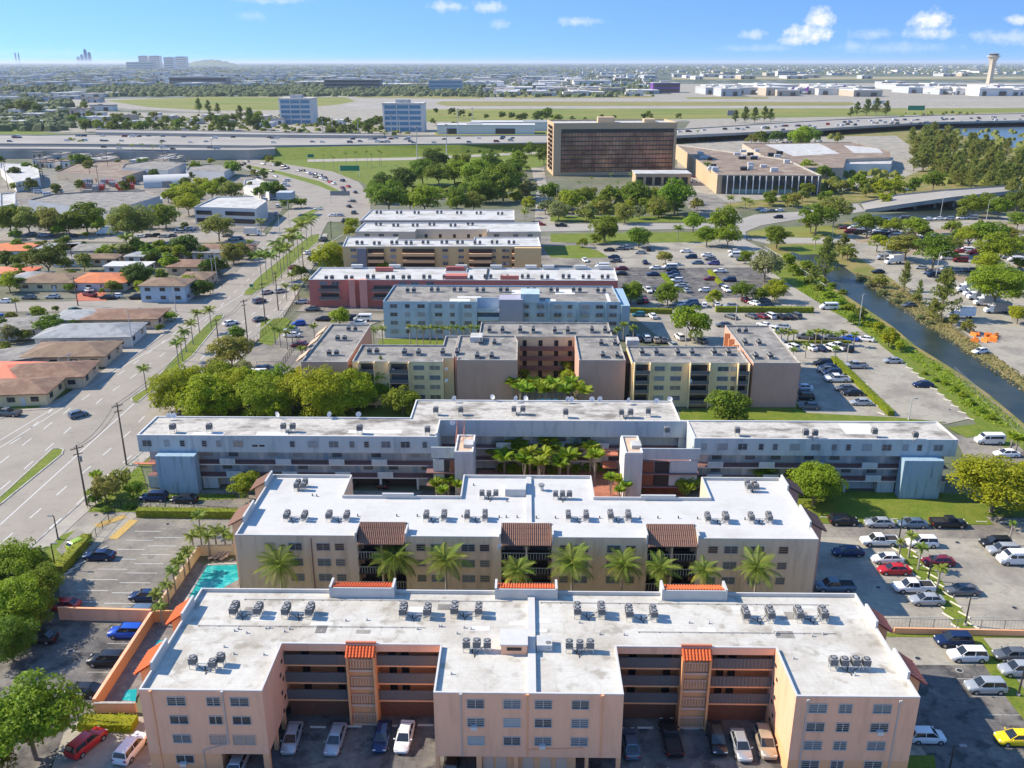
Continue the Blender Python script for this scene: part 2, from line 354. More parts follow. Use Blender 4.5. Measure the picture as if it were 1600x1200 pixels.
mk('hill', (.09,.13,.05), col2=(.15,.16,.09), s2=.01, var=.2, sv=.02)
# foliage
def leaf(n, c, rnd=.28): mk(n, c, rough=.6, var=.35, sv=.9, spec=.25, obj=False, rnd=rnd, trans=.42)
leaf('leaf', (.17,.25,.018)); leaf('leaf_dark', (.12,.18,.02)); leaf('leaf_yellow', (.33,.38,.015), .2); leaf('leaf_gold', (.32,.35,.012), .12)
leaf('leaf_lime', (.24,.34,.018)); leaf('leaf_olive', (.27,.29,.05)); leaf('leaf_grey', (.27,.29,.11)); leaf('leaf_cas', (.26,.29,.06), .2); leaf('drytuft', (.34,.29,.13), .1)
leaf('frond', (.22,.29,.04), .25); leaf('frond_old', (.60,.50,.07), .1); leaf('pinkflower', (.45,.04,.12), .1)
mk('farleaf', (.10,.125,.05), var=.5, sv=.02, rough=.9)
mk('hedge', (.22,.25,.02), var=.4, sv=1.5, rnd=.15, trans=.2)
mk('bark', (.20,.16,.12), var=.2, sv=5); mk('palmbark', (.33,.29,.24), var=.2, sv=5)
# vehicles
CARCOL = dict(white=(.75,.75,.74), silver=(.42,.44,.45), grey=(.14,.15,.16), black=(.012,.012,.014), navy=(.015,.035,.10), blue=(.01,.07,.42), red=(.42,.015,.02), maroon=(.16,.01,.025),
    teal=(.02,.16,.22), lime=(.35,.50,.03), yellow=(.85,.60,.01), beige=(.45,.38,.28), green=(.03,.12,.07), bluegrey=(.13,.19,.25), purple=(.12,.09,.25))
for k, c in CARCOL.items():
    mk('paint_'+k, c, rough=.28, spec=.6, var=0, metal=.35 if k in ('silver', 'grey', 'bluegrey', 'navy', 'beige') else 0)
mk('tyre', (.02,.02,.02), rough=.85, var=0); mk('rim', (.45,.45,.46), rough=.35, metal=.6, var=0)
mk('carglass', (.02,.024,.028), rough=.06, spec=.8, var=0); mk('lamp_clear', (.75,.75,.72), rough=.2, var=0); mk('lamp_red', (.45,.02,.015), rough=.3, var=0)
# ---------------------------------------------------------------- plants
def leafcards(name, P, Nn, size, mat, seed, asp=.7):
    """one mesh of small leaf-sized quads at points P, roughly facing Nn"""
    rs = np.random.RandomState(seed); n = len(P)
    d = Nn + rs.normal(0, .55, (n, 3)); d /= np.linalg.norm(d, axis=1)[:, None] + 1e-9
    h = rs.normal(0, 1, (n, 3)); u = np.cross(d, h); u /= np.linalg.norm(u, axis=1)[:, None] + 1e-9; w = np.cross(d, u)
    s = size*(.6 + .8*rs.rand(n))[:, None]
    u = u*s*.5; w = w*s*.5*asp
    V = np.stack([P-u, P-w, P+u, P+w], 1).reshape(-1, 3).astype(np.float32)
    return rawmesh(name, V, 4, [mat])
def rawmesh(name, V, k, mats):
    nf = len(V)//k; me = bpy.data.meshes.new(name)
    me.vertices.add(len(V)); me.vertices.foreach_set('co', V.ravel())
    me.loops.add(nf*k); me.loops.foreach_set('vertex_index', np.arange(nf*k, dtype=np.int32))
    me.polygons.add(nf); me.polygons.foreach_set('loop_start', np.arange(0, nf*k, k, dtype=np.int32)); me.polygons.foreach_set('loop_total', np.full(nf, k, dtype=np.int32))
    for m in mats: me.materials.append(MAT[m])
    me.update(calc_edges=True); return me
def crown_points(seed, n, nclump, flat=.72, spread=1.0):
    """unit crown (radius 1): leaves on the upper shells of many clumps"""
    rs = np.random.RandomState(seed); cs = []; rr = []
    for i in range(nclump):
        th = rs.rand()*2*np.pi; z = rs.uniform(-.8, 1); q = math.sqrt(max(0, 1-z*z)); r = rs.uniform(.48, .92)
        if rs.rand() < .3: r *= .6
        cs.append((q*math.cos(th)*r*spread, q*math.sin(th)*r*spread, z*r*flat)); rr.append(rs.uniform(.15, .36))
    cs = np.array(cs); rr = np.array(rr)
    idx = rs.choice(nclump, n, p=(rr**2)/(rr**2).sum())
    d = rs.normal(0, 1, (n, 3)); d[:, 2] = np.abs(d[:, 2])*1.1 - .3; d /= np.linalg.norm(d, axis=1)[:, None]
    t = rs.uniform(.75, 1.08, n)[:, None]
    P = cs[idx] + d*rr[idx][:, None]*t*np.array([1, 1, .75])
    return P, d*.6 + np.array([0, 0, .5]) + P*.25
CROWNS = {}
def crown(mat, lod, v):
    k = (mat, lod, v)
    if k not in CROWNS:
        n, nc, s = dict(near=(16000, 90, .062), mid=(6500, 55, .092), far=(2000, 32, .15), tiny=(520, 18, .27))[lod]
        P, Nn = crown_points(hash((lod, v)) % 9999 if False else {'near': 11, 'mid': 37, 'far': 71, 'tiny': 97}[lod] + v*13, n, nc)
        CROWNS[k] = leafcards('crown', P, Nn, s, mat, v)
    return CROWNS[k]
TRUNKS = {}
def trunk(v):
    if v not in TRUNKS:
        r = random.Random(v+5); m = MB(); m.tube((0, 0, 0), (.02, .01, .5), .05, .038, 7)
        for i in range(5):
            a = i*1.26 + r.random(); e = .45 + .2*r.random()
            m.tube((.02, .01, .45), (e*math.cos(a), e*math.sin(a), .9 + .25*r.random()), .028, .008, 5)
        TRUNKS[v] = m.mesh('trunk', ['bark'])
    return TRUNKS[v]
TINY = 9.0; FARTREES = []
def finish_trees():
    names = sorted({t[4] for t in FARTREES}); Vs = []; idx = []
    for x, y, hc, r, mat, v in FARTREES:
        me = crown(mat, 'tiny', v); co = np.zeros(len(me.vertices)*3, np.float32); me.vertices.foreach_get('co', co); co = co.reshape(-1, 3)*(r, r, r)+(x, y, hc); Vs.append(co); idx.append(np.full(len(co)//4, names.index(mat), np.int32))
    me = rawmesh('distant_trees', np.concatenate(Vs), 4, names); me.polygons.foreach_set('material_index', np.concatenate(idx)); o = put('distant_trees', me); o['kind'] = 'stuff'; o['label'] = 'many small distant trees too far to pick apart'
TREEWORD = dict(leaf='green leafy', leaf_dark='dark green', leaf_yellow='yellow-green', leaf_gold='golden-yellow', leaf_lime='bright green', leaf_olive='dull olive', leaf_grey='sparse grey-green', leaf_cas='feathery')
def tree(px, py, rpx, mat, where, group=None, hk=.98, flat=1.05, base=None):
    """px, py: middle of the crown in the measured image; rpx its half width"""
    hc = 3.0
    for _ in range(4):
        p = G(px, py, hc); r = rpx*DEP(px, py, hc)/F; hc = r*hk
    p = G(px, py, hc); v = rng.randrange(4)
    if rpx < TINY: FARTREES.append((p.x, p.y, hc, r, mat, v)); return
    lod = 'near' if rpx > 34 else 'mid' if rpx > 17 else 'far' if rpx > 8 else 'tiny'
    o = empty('tree', (p.x, p.y, 0), rng.random()*6.28)
    c = put('crown', crown(mat, lod, v), o, (0, 0, hc)); c.scale = (r*rng.uniform(.95, 1.1), r*rng.uniform(.95, 1.1), r*flat*rng.uniform(.95, 1.1))
    t = put('trunk', trunk(v % 3), o, (0, 0, 0)); t.scale = (r, r, hc)
    size = 'large ' if r > 6 else 'small ' if r < 2.6 else ''
    tag(o, size + TREEWORD[mat] + ' tree ' + where, 'tree', group); return o
CAS = {}
def casuarina(px, py, rpx, where, k=2.3, mat='leaf_cas', group=None, slim=1.0):
    """tall wispy conifer-like tree: feathery sprays in a ragged cone"""
    v = rng.randrange(4); key = (mat, v)
    if key not in CAS:
        rs = np.random.RandomState(v+50); n = 2600; nb = 60
        z0 = rs.uniform(.10, .97, nb); rad = (1-z0)**.7*(.55 + .5*rs.rand(nb)) + .06; th = rs.rand(nb)*6.28
        i = rs.randint(0, nb, n); t = rs.rand(n)**.7
        P = np.stack([np.cos(th[i])*rad[i]*t, np.sin(th[i])*rad[i]*t, z0[i]*2.0 + t*rad[i]*.35], 1) + rs.normal(0, .045, (n, 3))
        Nn = rs.normal(0, 1, (n, 3)); Nn[:, 2] *= .4
        CAS[key] = leafcards('crown', P, Nn, .14, mat, v, .35)
    hc = 4
    for _ in range(4):
        p = G(px, py, hc); r = rpx*DEP(px, py, hc)/F; hc = r*k/2
    o = empty('casuarina_tree', (p.x, p.y, 0), rng.random()*6.28)
    c = put('crown', CAS[key], o, (0, 0, r*.05)); c.scale = (r*slim, r*slim, r*k/2)
    t = MB().tube((0, 0, 0), (0, 0, r*k*.85), r*.05, r*.015, 6).build('trunk', 'bark', o)
    tag(o, 'tall feathery casuarina tree ' + where, 'tree', group); return o
def frond_mesh(n, mat, droop, wid, L=1.0):
    """palm frond of length 1 along +X, arching down, with drooping leaflets either side"""
    m = MB(); P = []
    for i in range(9):
        t = i/8; a = .75 - droop*t*1.5
        P.append((P[-1][0] + math.cos(a)/8, P[-1][1] + math.sin(a)/8) if P else (0, 0))
    def at(t):
        k = min(int(t*8), 7); f = t*8-k; return P[k][0]*(1-f)+P[k+1][0]*f, P[k][1]*(1-f)+P[k+1][1]*f
    for i in range(8): m.tube((P[i][0], 0, P[i][1]), (P[i+1][0], 0, P[i+1][1]), .014*(1-i/9), .014*(1-(i+1)/9), 3, cap=False)
    for j in range(n):
        t = .12 + .88*j/(n-1); x, z = at(t); l = wid*(math.sin(min(1, t*1.05)*math.pi*.86 + .35))**.7 if t < .99 else wid*.4
        for s in (-1, 1):
            dx = .45*l; dy = s*.75*l; dz = -.42*l; b = (.30 if n > 20 else .5)/n
            m.add([(x-b, 0, z), (x+b, 0, z), (x+dx+b*.5, dy, z+dz), (x+dx-b*.5, dy, z+dz*.97)], [(0, 1, 2, 3)])
    return m.mesh('frond', [mat])
FR = {}
def frond(q):
    if q not in FR:
        FR[q] = dict(coco=lambda: frond_mesh(40, 'frond', 1.0, .28), coco_old=lambda: frond_mesh(36, 'frond_old', 1.15, .26), small=lambda: frond_mesh(15, 'frond', .95, .34),
                     smallo=lambda: frond_mesh(11, 'frond_old', 1.1, .28), areca=lambda: frond_mesh(16, 'leaf_lime', .9, .42))[q]()
    return FR[q]
def palm_crown(kind, v):
    k = ('pc', kind, v)
    if k in FR: return FR[k]
    r = random.Random(v*7+3); n = dict(coco=20, small=18, royal=17, areca=26, tiny=9)[kind]
    src = frond('small' if kind in ('small', 'royal', 'tiny') else 'areca' if kind == 'areca' else 'coco')
    co = np.zeros(len(src.vertices)*3, np.float32); src.vertices.foreach_get('co', co); co = co.reshape(-1, 3)
    fs = [tuple(p.vertices) for p in src.polygons]; m = MB()
    for i in range(n):
        a = i*2.4 + r.random()*.3; e = r.uniform(-.5, .65) if kind != 'areca' else r.uniform(.1, .9); s = r.uniform(.8, 1.05)
        M = np.array(Matrix.Rotation(a, 3, 'Z') @ Matrix.Rotation(-e, 3, 'Y'))*s
        m.add((co @ M.T).tolist(), fs)
    FR[k] = m.mesh('crown', [src.materials[0].name]); return FR[k]
def palm(px, py, rpx, where, kind='small', h=None, group=None, word=None, n=None):
    """px, py: heart of the crown"""
    hh = h or 5.0; p = G(px, py, hh); r = rpx*DEP(px, py, hh)/F
    o = empty('palm_tree', (p.x, p.y, 0), rng.random()*6.28)
    if kind == 'coco':
        lean = rng.uniform(-.4, .4)
        m = MB(); q = [(0, 0, 0), (lean*.3, 0, hh*.3), (lean*.8, 0, hh*.7), (lean, 0, hh)]
        for i in range(3): m.tube(q[i], q[i+1], .22-.03*i, .19-.03*i, 8, cap=False)
        m.build('trunk', 'palmbark', o, 60)
        for i in range(30):
            old = i < 5; e = (-.75 + .35*rng.random()) if old else -.25 + 1.15*(i-5)/24
            f = put('frond', frond('coco_old' if old and i % 2 else 'coco'), o, (lean, 0, hh)); f.rotation_euler = (rng.uniform(-.3, .3), -e, i*2.4 + rng.random()*.3); f.scale = (r*rng.uniform(.8, 1.25), r*rng.uniform(.8, 1.2), r*rng.uniform(.85, 1.2))
        m = MB()
        for i in range(7): a = i*.9; m.add(*sphere_data((lean+.28*math.cos(a), .28*math.sin(a), hh-.35), .15))
        m.build('coconut_cluster', 'frond_old', o)
    else:
        c = put('crown', palm_crown(kind, rng.randrange(3)), o, (0, 0, hh)); c.scale = (r, r, r)
        m = MB(); m.tube((0, 0, 0), (0, 0, hh), .17 if kind != 'areca' else .1, .12, 6, cap=False)
        if kind == 'areca':
            for a in (0, 2, 4): m.tube((0, 0, 0), (.5*math.cos(a), .5*math.sin(a), hh), .07, .05, 5, cap=False)
        m.build('trunk', 'palmbark', o)
    tag(o, (word or dict(coco='tall coconut palm', small='small palm', royal='tall slim palm', areca='bushy areca palm', tiny='distant palm')[kind]) + ' ' + where, 'palm tree', group); return o
def sphere_data(c, r, n=6):
    vs = []; fs = []
    for i in range(n//2+1):
        a = math.pi*i/(n//2)
        for j in range(n): b = 2*math.pi*j/n; vs.append((c[0]+r*math.sin(a)*math.cos(b), c[1]+r*math.sin(a)*math.sin(b), c[2]+r*math.cos(a)))
    for i in range(n//2):
        for j in range(n): fs.append((i*n+j, i*n+(j+1) % n, (i+1)*n+(j+1) % n, (i+1)*n+j))
    return vs, fs
def bush(px, py, rpx, mat, where, flat=.8, word=None):
    r = rpx*DEP(px, py, 1)/F; p = G(px, py, r*.55)
    o = put('bush', crown(mat, 'far' if rpx < 14 else 'mid', rng.randrange(4)), None, (p.x, p.y, r*.5*flat)); o.scale = (r, r, r*flat); o.rotation_euler.z = rng.random()*6
    tag(o, (word or 'low rounded bush') + ' ' + where, 'bush'); return o
def hedge(l, w, h, where, mat='hedge', leafs=None, word='clipped hedge', size=.28, world=False):
    P = l if world else pts(l); m = MB(); ribbon(P, w*.86, 0, h*.93, m); rs = np.random.RandomState(len(l)+int(w*10))
    Q = []; Nn = []
    for a, b in zip(P, P[1:]):
        d = Vector((b[0]-a[0], b[1]-a[1], 0)); Ln = d.length; d /= Ln; nn = Vector((-d.y, d.x, 0)); k = int(Ln*(w+2*h)*7/(size/.28)**2)
        for _ in range(k):
            t = rs.rand()*Ln; s = rs.rand()*(w+2*h)
            if s < w: off = s-w/2; z = h; nv = (0, 0, 1)
            else:
                s -= w; sg = 1 if s < h else -1; z = s % h; off = sg*w/2; nv = (nn.x*sg, nn.y*sg, .4)
            q = Vector((a[0], a[1], 0)) + d*t + nn*off; Q.append((q.x, q.y, z)); Nn.append(nv)
    o = empty('hedge', ((P[0][0]+P[-1][0])/2, (P[0][1]+P[-1][1])/2, 0)); c = Vector(o.location)
    b = m.build('hedge_body', mat, o); b.location = -c
    lv = put('leaves', leafcards('leaves', np.array(Q), np.array(Nn), size, mat, 3), o, -c); lv['kind'] = 'stuff'
    tag(o, word + ' ' + where, 'hedge'); return o

# ---------------------------------------------------------------- vehicles (nose to +X)
def ring(x, hw, z0, z1, top=.86):
    return [(x, -hw*.92, z0), (x, -hw, z0+(z1-z0)*.35), (x, -hw*.97, z0+(z1-z0)*.8), (x, -hw*top, z1), (x, hw*top, z1), (x, hw*.97, z0+(z1-z0)*.8), (x, hw, z0+(z1-z0)*.35), (x, hw*.92, z0)]
CK = dict(
    sedan=dict(L=[(-2.42,.72,.42,.78),(-2.3,.86,.26,.98),(-1.5,.91,.22,1.02),(0,.92,.2,.97),(1.2,.91,.2,.94),(2.1,.87,.24,.80),(2.42,.66,.38,.62)], cab=(-1.98,1.2,-1.25,.35,.95,1.45,.80,.58), wh=(1.5,-1.45,.33)),
    suv=dict(L=[(-2.38,.78,.42,.95),(-2.3,.9,.3,1.12),(-1.4,.95,.26,1.15),(0,.95,.24,1.1),(1.2,.95,.24,1.07),(2.15,.91,.3,.95),(2.42,.72,.42,.76)], cab=(-2.22,1.2,-1.95,.45,1.08,1.72,.84,.66), wh=(1.5,-1.45,.37)),
    hatch=dict(L=[(-1.98,.72,.42,.9),(-1.9,.84,.28,1.02),(-1,.88,.22,1.03),(.9,.88,.22,.97),(1.75,.84,.26,.85),(2.02,.66,.38,.68)], cab=(-1.85,1.15,-1.5,.4,.98,1.52,.78,.6), wh=(1.3,-1.25,.33)),
    pickup=dict(L=[(-2.95,.88,.5,1.1),(-2.9,.95,.4,1.16),(-.5,.97,.35,1.16),(1.4,.97,.35,1.14),(2.6,.94,.4,1.08),(2.92,.8,.5,.85)], cab=(-.62,1.55,-.45,.85,1.12,1.82,.86,.7), wh=(1.85,-1.85,.42), bed=1),
    van=dict(L=[(-2.75,.86,.4,1.95),(-2.7,.95,.32,2.15),(1.2,.97,.32,2.15),(1.75,.96,.32,1.75),(2.1,.95,.34,1.25),(2.75,.85,.4,.95)], cab=None, wh=(1.75,-1.75,.37)))
CARM = {}
def car_meshes(kind, lod):
    k = (kind, lod)
    if k in CARM: return CARM[k]
    q = CK[kind]; out = {}
    b = MB(); b.loft([ring(*r) for r in q['L']])
    g = MB(); rf = MB()
    if q['cab']:
        bx0, bx1, tx0, tx1, z0, z1, bw, tw = q['cab']
        lo = [(bx0, -bw, z0), (bx1, -bw*.93, z0), (bx1, bw*.93, z0), (bx0, bw, z0)]; hi = [(tx0, -tw, z1), (tx1, -tw, z1), (tx1, tw, z1), (tx0, tw, z1)]
        g.loft([lo, hi])
        rf.loft([[(tx0-.06, -tw-.03, z1-.02), (tx1+.05, -tw-.03, z1-.02), (tx1+.05, tw+.03, z1-.02), (tx0-.06, tw+.03, z1-.02)], [(tx0+.05, -tw+.08, z1+.05), (tx1-.1, -tw+.08, z1+.05), (tx1-.1, tw-.08, z1+.05), (tx0+.05, tw-.08, z1+.05)]])
        # pillars
        for s in (-1, 1):
            mx = (bx0+bx1)/2
            for a, c in (((bx1, s*bw*.93, z0), (tx1, s*tw, z1)), ((bx0, s*bw, z0), (tx0, s*tw, z1)), ((mx-.05, s*bw, z0), (mx-.1, s*tw, z1))):
                rf.tube(a, c, .045, .045, 4, cap=False)
    else:
        rf.box(-2.6, 1.0, -.8, .8, 2.15, 2.2)
        g.add([(1.79, -.8, 1.72), (1.79, .8, 1.72), (1.26, .78, 2.12), (1.26, -.78, 2.12)], [(0, 1, 2, 3)])
        for s in (-1, 1):
            g.add([(.55, s*.99, 1.35), (1.6, s*.985, 1.35), (1.3, s*.95, 1.9), (.55, s*.96, 1.9)], [(0, 1, 2, 3) if s < 0 else (3, 2, 1, 0)])
            g.add([(-2.3, s*.985, 1.4), (.35, s*.985, 1.4), (.35, s*.96, 1.85), (-2.3, s*.96, 1.85)], [(0, 1, 2, 3) if s < 0 else (3, 2, 1, 0)])
    if q.get('bed'):
        out['bed'] = MB().box(-2.8, -.75, -.78, .78, 1.163, 1.18)
        for s in (-1, 1): b.box(-2.88, -.7, s*.80, s*.92, 1.15, 1.26)
        b.box(-2.92, -2.82, -.9, .9, 1.1, 1.25)
    x0, x1, r = q['wh']; hw = q['L'][2][1]
    w = MB(); w.tube((0, -.12, 0), (0, .12, 0), r, r, 14); rim = MB(); rim.tube((0, -.125, 0), (0, .125, 0), r*.6, r*.6, 10)
    fx = q['L'][-1][0]; rx = q['L'][0][0]; fz = q['L'][-2][3]-.12; rz = q['L'][1][3]-.22; fw = q['L'][-2][1]
    if lod == 'near':
        out.update(body=b.mesh('body', ['paint_white'], 40), glass=g.mesh('window_glass', ['carglass'], 20), roof=rf.mesh('roof', ['paint_white'], 30), tyre=w.mesh('tyre', ['tyre'], 40), rim=rim.mesh('rim', ['rim'], 40),
            wheels=[(x, s*(hw-.1), r) for x in (x0, x1) for s in (-1, 1)],
            head=MB().box(-.06, .03, -.17, .17, -.07, .07).mesh('headlight', ['lamp_clear']), tail=MB().box(-.03, .05, -.15, .15, -.09, .09).mesh('taillight', ['lamp_red']),
            mirror=MB().box(-.07, .07, -.1, .1, -.06, .06).mesh('mirror', ['paint_white']), mpos=[((1.0 if q['cab'] else 1.5), s*(hw+.06), q['L'][2][3]+.06 if q['cab'] else 1.4) for s in (-1, 1)],
            hp=[(fx-.12, s*fw*.66, fz) for s in (-1, 1)], tp=[(rx+.02, s*(q['L'][0][1]*.93), rz) for s in (-1, 1)])
        if 'bed' in out: out['bed'] = out['bed'].mesh('cargo_bed', ['dark'])
    else:
        a = MB(); a.add(b.v, b.f, 0); a.add(rf.v, rf.f, 0); a.add(g.v, g.f, 1)
        if 'bed' in out: a.add(out['bed'].v, out['bed'].f, 2)
        for x in (x0, x1):
            for s in (-1, 1): a.tube((x, s*(hw-.2), r), (x, s*(hw+.01), r), r, r, 7, 2)
        if lod == 'mid':
            for s in (-1, 1): a.box(rx+.0, rx+.08, s*.45, s*.75, rz-.08, rz+.08, 3)
        out['one'] = a.mesh('vehicle', ['paint_white', 'carglass', 'tyre', 'lamp_red'])
        if lod == 'mid': out['one'].shade_smooth(); out['one'].set_sharp_from_angle(angle=R(35))
    CARM[k] = out; return out
KW = dict(sedan='sedan', suv='SUV', hatch='hatchback', pickup='pickup truck', van='van')
CW = dict(bluegrey='blue-grey', navy='navy blue', lime='lime green', teal='teal')
def setp(o, col):
    o.material_slots[0].link = 'OBJECT'; o.material_slots[0].material = MAT['paint_'+col]
def car(px, py, hd, kind, col, where, lod=None, z=0, group=None, label=None, world=None):
    p = Vector((*world, z)) if world else G(px, py, z+.7)
    d = DEP(px, py) if not world else 300
    lod = lod or ('near' if d < 240 else 'mid' if d < 520 else 'far')
    M_ = car_meshes(kind, lod); nm = {'sedan': 'parked_car', 'suv': 'parked_car', 'hatch': 'parked_car', 'pickup': 'pickup_truck', 'van': 'van'}[kind]
    if lod != 'near':
        o = put(nm, M_['one'], None, (p.x, p.y, z), R(hd), 1.04); setp(o, col)
    else:
        o = empty(nm, (p.x, p.y, z), R(hd)); o.scale = (1.04,)*3
        setp(put('body', M_['body'], o), col); setp(put('roof', M_['roof'], o), col); put('window_glass', M_['glass'], o)
        if kind == 'pickup': put('cargo_bed', M_['bed'], o)
        for w in M_['wheels']:
            t = put('wheel', M_['tyre'], o, w); put('rim', M_['rim'], t)
        for w in M_['hp']: put('headlight', M_['head'], o, w)
        for w in M_['tp']: put('taillight', M_['tail'], o, w)
        for w in M_['mpos']: setp(put('mirror', M_['mirror'], o, w), col)
    tag(o, label or '%s %s %s' % (CW.get(col, col), KW[kind], where), 'van' if kind == 'van' else 'pickup truck' if kind == 'pickup' else 'car', group)
    return o
TR = MB(); TCOL = []
def traffic(px, py, hd, kind, col, z):
    me = car_meshes(kind, 'far')['one']; p = G(px, py, z); c, s = math.cos(R(hd)), math.sin(R(hd)); pc = 'paint_'+col
    if pc not in TCOL: TCOL.append(pc)
    vs = [(p.x+v.co.x*c-v.co.y*s, p.y+v.co.x*s+v.co.y*c, z+v.co.z) for v in me.vertices]; n = len(TR.v); TR.v.extend(vs)
    for f in me.polygons: TR.f.append(tuple(n+i for i in f.vertices)); TR.m.append(('m', pc, f.material_index))
def finish_traffic():
    mats = ['carglass', 'tyre', 'lamp_red'] + TCOL; TR.m = [3+TCOL.index(a[1]) if a[2] == 0 else a[2]-1 for a in TR.m]; o = TR.build('distant_traffic', mats); o['kind'] = 'stuff'; o['label'] = 'distant cars on the highway and in far lots'
def cars(s, where, group, z=0, lod=None):
    for it in s.split(';'):
        it = it.split()
        if len(it) < 5: continue
        if lod == 'far': traffic(float(it[0]), float(it[1]), float(it[2]), it[3], it[4], z); continue
        car(float(it[0]), float(it[1]), float(it[2]), it[3], it[4], where, z=z, group=group, lod=lod)

# ---------------------------------------------------------------- air conditioners
ACM = {}
def condenser(x, y, z, where, big=1.0, detail=True, rz=0, h=.55, group=None, pale=False, label=None):
    if not ACM:
        m = MB(); m.box(-.38, .38, -.38, .38, 0, .78); ACM['case'] = m.mesh('casing', ['ac_body']); 
        m = MB()
        for i in range(5): m.box(-.395, .395, -.395, .395, .10+.13*i, .17+.13*i)
        ACM['louvre'] = m.mesh('louver', ['ac_dark'])
        m = MB(); m.tube((0, 0, .78), (0, 0, .83), .36, .34, 12); ACM['fan'] = m.mesh('fan_shroud', ['metal_dark'], 40)
        m = MB(); m.tube((0, 0, .835), (0, 0, .85), .22, .20, 10)
        for i in range(4): a = i*1.57; m.add([(0, 0, .845), (.3*math.cos(a), .3*math.sin(a), .845), (.3*math.cos(a+.5), .3*math.sin(a+.5), .845)], [(0, 1, 2)])
        ACM['grille'] = m.mesh('fan', ['metal_grey'])
        m = MB()
        for a in (-.33, .33):
            for b in (-.33, .33): m.box(a-.03, a+.03, b-.03, b+.03, -1, 0)
        m.box(-.4, .4, -.36, -.3, -.06, 0); m.box(-.4, .4, .3, .36, -.06, 0); ACM['stand'] = m.mesh('stand', ['metal_pale'])
        m = MB(); m.box(-.38, .38, -.38, .38, -.3, .78, 0); m.tube((0, 0, .78), (0, 0, .84), .34, .32, 8, 1); m.box(-.39, .39, -.39, .39, .15, .6, 1)
        ACM['one'] = m.mesh('condenser', ['ac_body', 'ac_dark'])
    if detail:
        o = empty('air_conditioner', (x, y, z+h*big), rz); o.scale = (big,)*3
        put('casing', ACM['case'], o); put('louver', ACM['louvre'], o); f = put('fan_shroud', ACM['fan'], o); put('fan', ACM['grille'], f)
        s = put('stand', ACM['stand'], o); s.scale = (1, 1, h)
    else:
        o = put('air_conditioner', ACM['one'], None, (x, y, z+.3*big), rz, big)
    tag(o, label or 'rooftop air conditioner ' + where, 'air conditioner', group or 'rooftop air conditioners'); return o

# ---------------------------------------------------------------- facade pieces; a wall frame has origin p0, unit u along the wall, outward n
class Wall:
    def __init__(s, root, x0, y0, ang, zbase=0): s.root = root; s.o = Vector((x0, y0, zbase)); s.a = ang
    def loc(s, u, z, out=0):
        return Vector((s.o.x + math.cos(s.a)*u + math.sin(s.a)*out, s.o.y + math.sin(s.a)*u - math.cos(s.a)*out, z))
    def put(s, name, me, u, z, out=0, parent=None):
        o = bpy.data.objects.new(name, me); C.objects.link(o); o.parent = parent or s.root
        p = s.loc(u, z, out) - (s.root.location if s.root else Vector()); o.location = p; o.rotation_euler = (0, 0, s.a); return o
WM = {}
def win(wall, u, z, w=1.9, h=1.15, style='aw', pane='pane', fr='frame', detail=True):
    """u centre, z centre; local -Y is outward. frame proud of the wall, glass between the bars"""
    key = (round(w, 2), round(h, 2), style, pane, fr, detail)
    if key not in WM:
        f = MB(); t = .07; d = .09
        f.box(-w/2-t, w/2+t, -d, 0, h/2, h/2+t); f.box(-w/2-t, w/2+t, -d-.05, 0, -h/2-t, -h/2); f.box(-w/2-t, -w/2, -d, 0, -h/2, h/2); f.box(w/2, w/2+t, -d, 0, -h/2, h/2)
        if style in ('aw', 'sl', 'lv'): f.box(-.04, .04, -d, 0, -h/2, h/2)
        if style in ('aw', 'lv', 'a1'):
            for k in range(1, 4 if style != 'a1' else 3):
                zz = -h/2 + h*k/(4 if style != 'a1' else 3); f.box(-w/2, w/2, -.05, 0, zz-.02, zz+.02)
        if style == 'tri':
            for q in (-w/6, w/6): f.box(q-.03, q+.03, -d, 0, -h/2, h/2)
        p = MB(); p.box(-w/2, w/2, -.02, 0, -h/2, h/2)
        if detail: WM[key] = (f.mesh('window', [fr]), p.mesh('pane', [pane]))
        else:
            f.add(p.v, p.f, 1); WM[key] = (f.mesh('window', [fr, pane]), None)
    a, b = WM[key]; o = wall.put('window', a, u, z, .0)
    if b: put('pane', b, o)
    return o
def building(name, loc): return empty(name, loc)
def roofed(root, poly, z, wall, roof, par=.55, pt=.22, z0=0, cap=None, wname='wall', closed_par=True, skip=()):
    """walls up to z, roof deck par below, parapet ring. poly in world, made local to root"""
    c = root.location; Q = [(p[0]-c.x, p[1]-c.y) for p in poly]
    if sum(a[0]*b[1]-b[0]*a[1] for a, b in zip(Q, Q[1:]+Q[:1])) < 0: Q = Q[::-1]
    m = MB(); m.prism(Q, z0, z-.12, top=False); w = m.build(wname, wall, root)
    n = len(Q); I = []
    for i in range(n):
        p = Vector(Q[i]); a = (p - Vector(Q[i-1])).normalized(); b = (Vector(Q[(i+1) % n]) - p).normalized()
        na = Vector((-a.y, a.x)); nb = Vector((-b.y, b.x)); k = (na+nb); k /= max(.3, 1 + na.dot(nb)); I.append(p + k*pt)
    m = MB(); m.add([(p.x, p.y, z-par) for p in I], [tuple(range(n))]); r = m.build('roof', roof, root)
    m = MB()
    for i in range(n):
        j = (i+1) % n; q = [Q[i], Q[j], tuple(I[j]), tuple(I[i])]
        m.add([(x, y, z+.003) for x, y in q], [(0, 1, 2, 3)]); m.add([(I[i].x, I[i].y, z-par), (I[j].x, I[j].y, z-par), (I[j].x, I[j].y, z+.003), (I[i].x, I[i].y, z+.003)], [(3, 2, 1, 0)])
        m.add([(Q[i][0], Q[i][1], z-.12), (Q[j][0], Q[j][1], z-.12), (Q[j][0], Q[j][1], z+.003), (Q[i][0], Q[i][1], z+.003)], [(0, 1, 2, 3)])
    pr = m.build('parapet', cap or roof, root)
    return w, r, pr
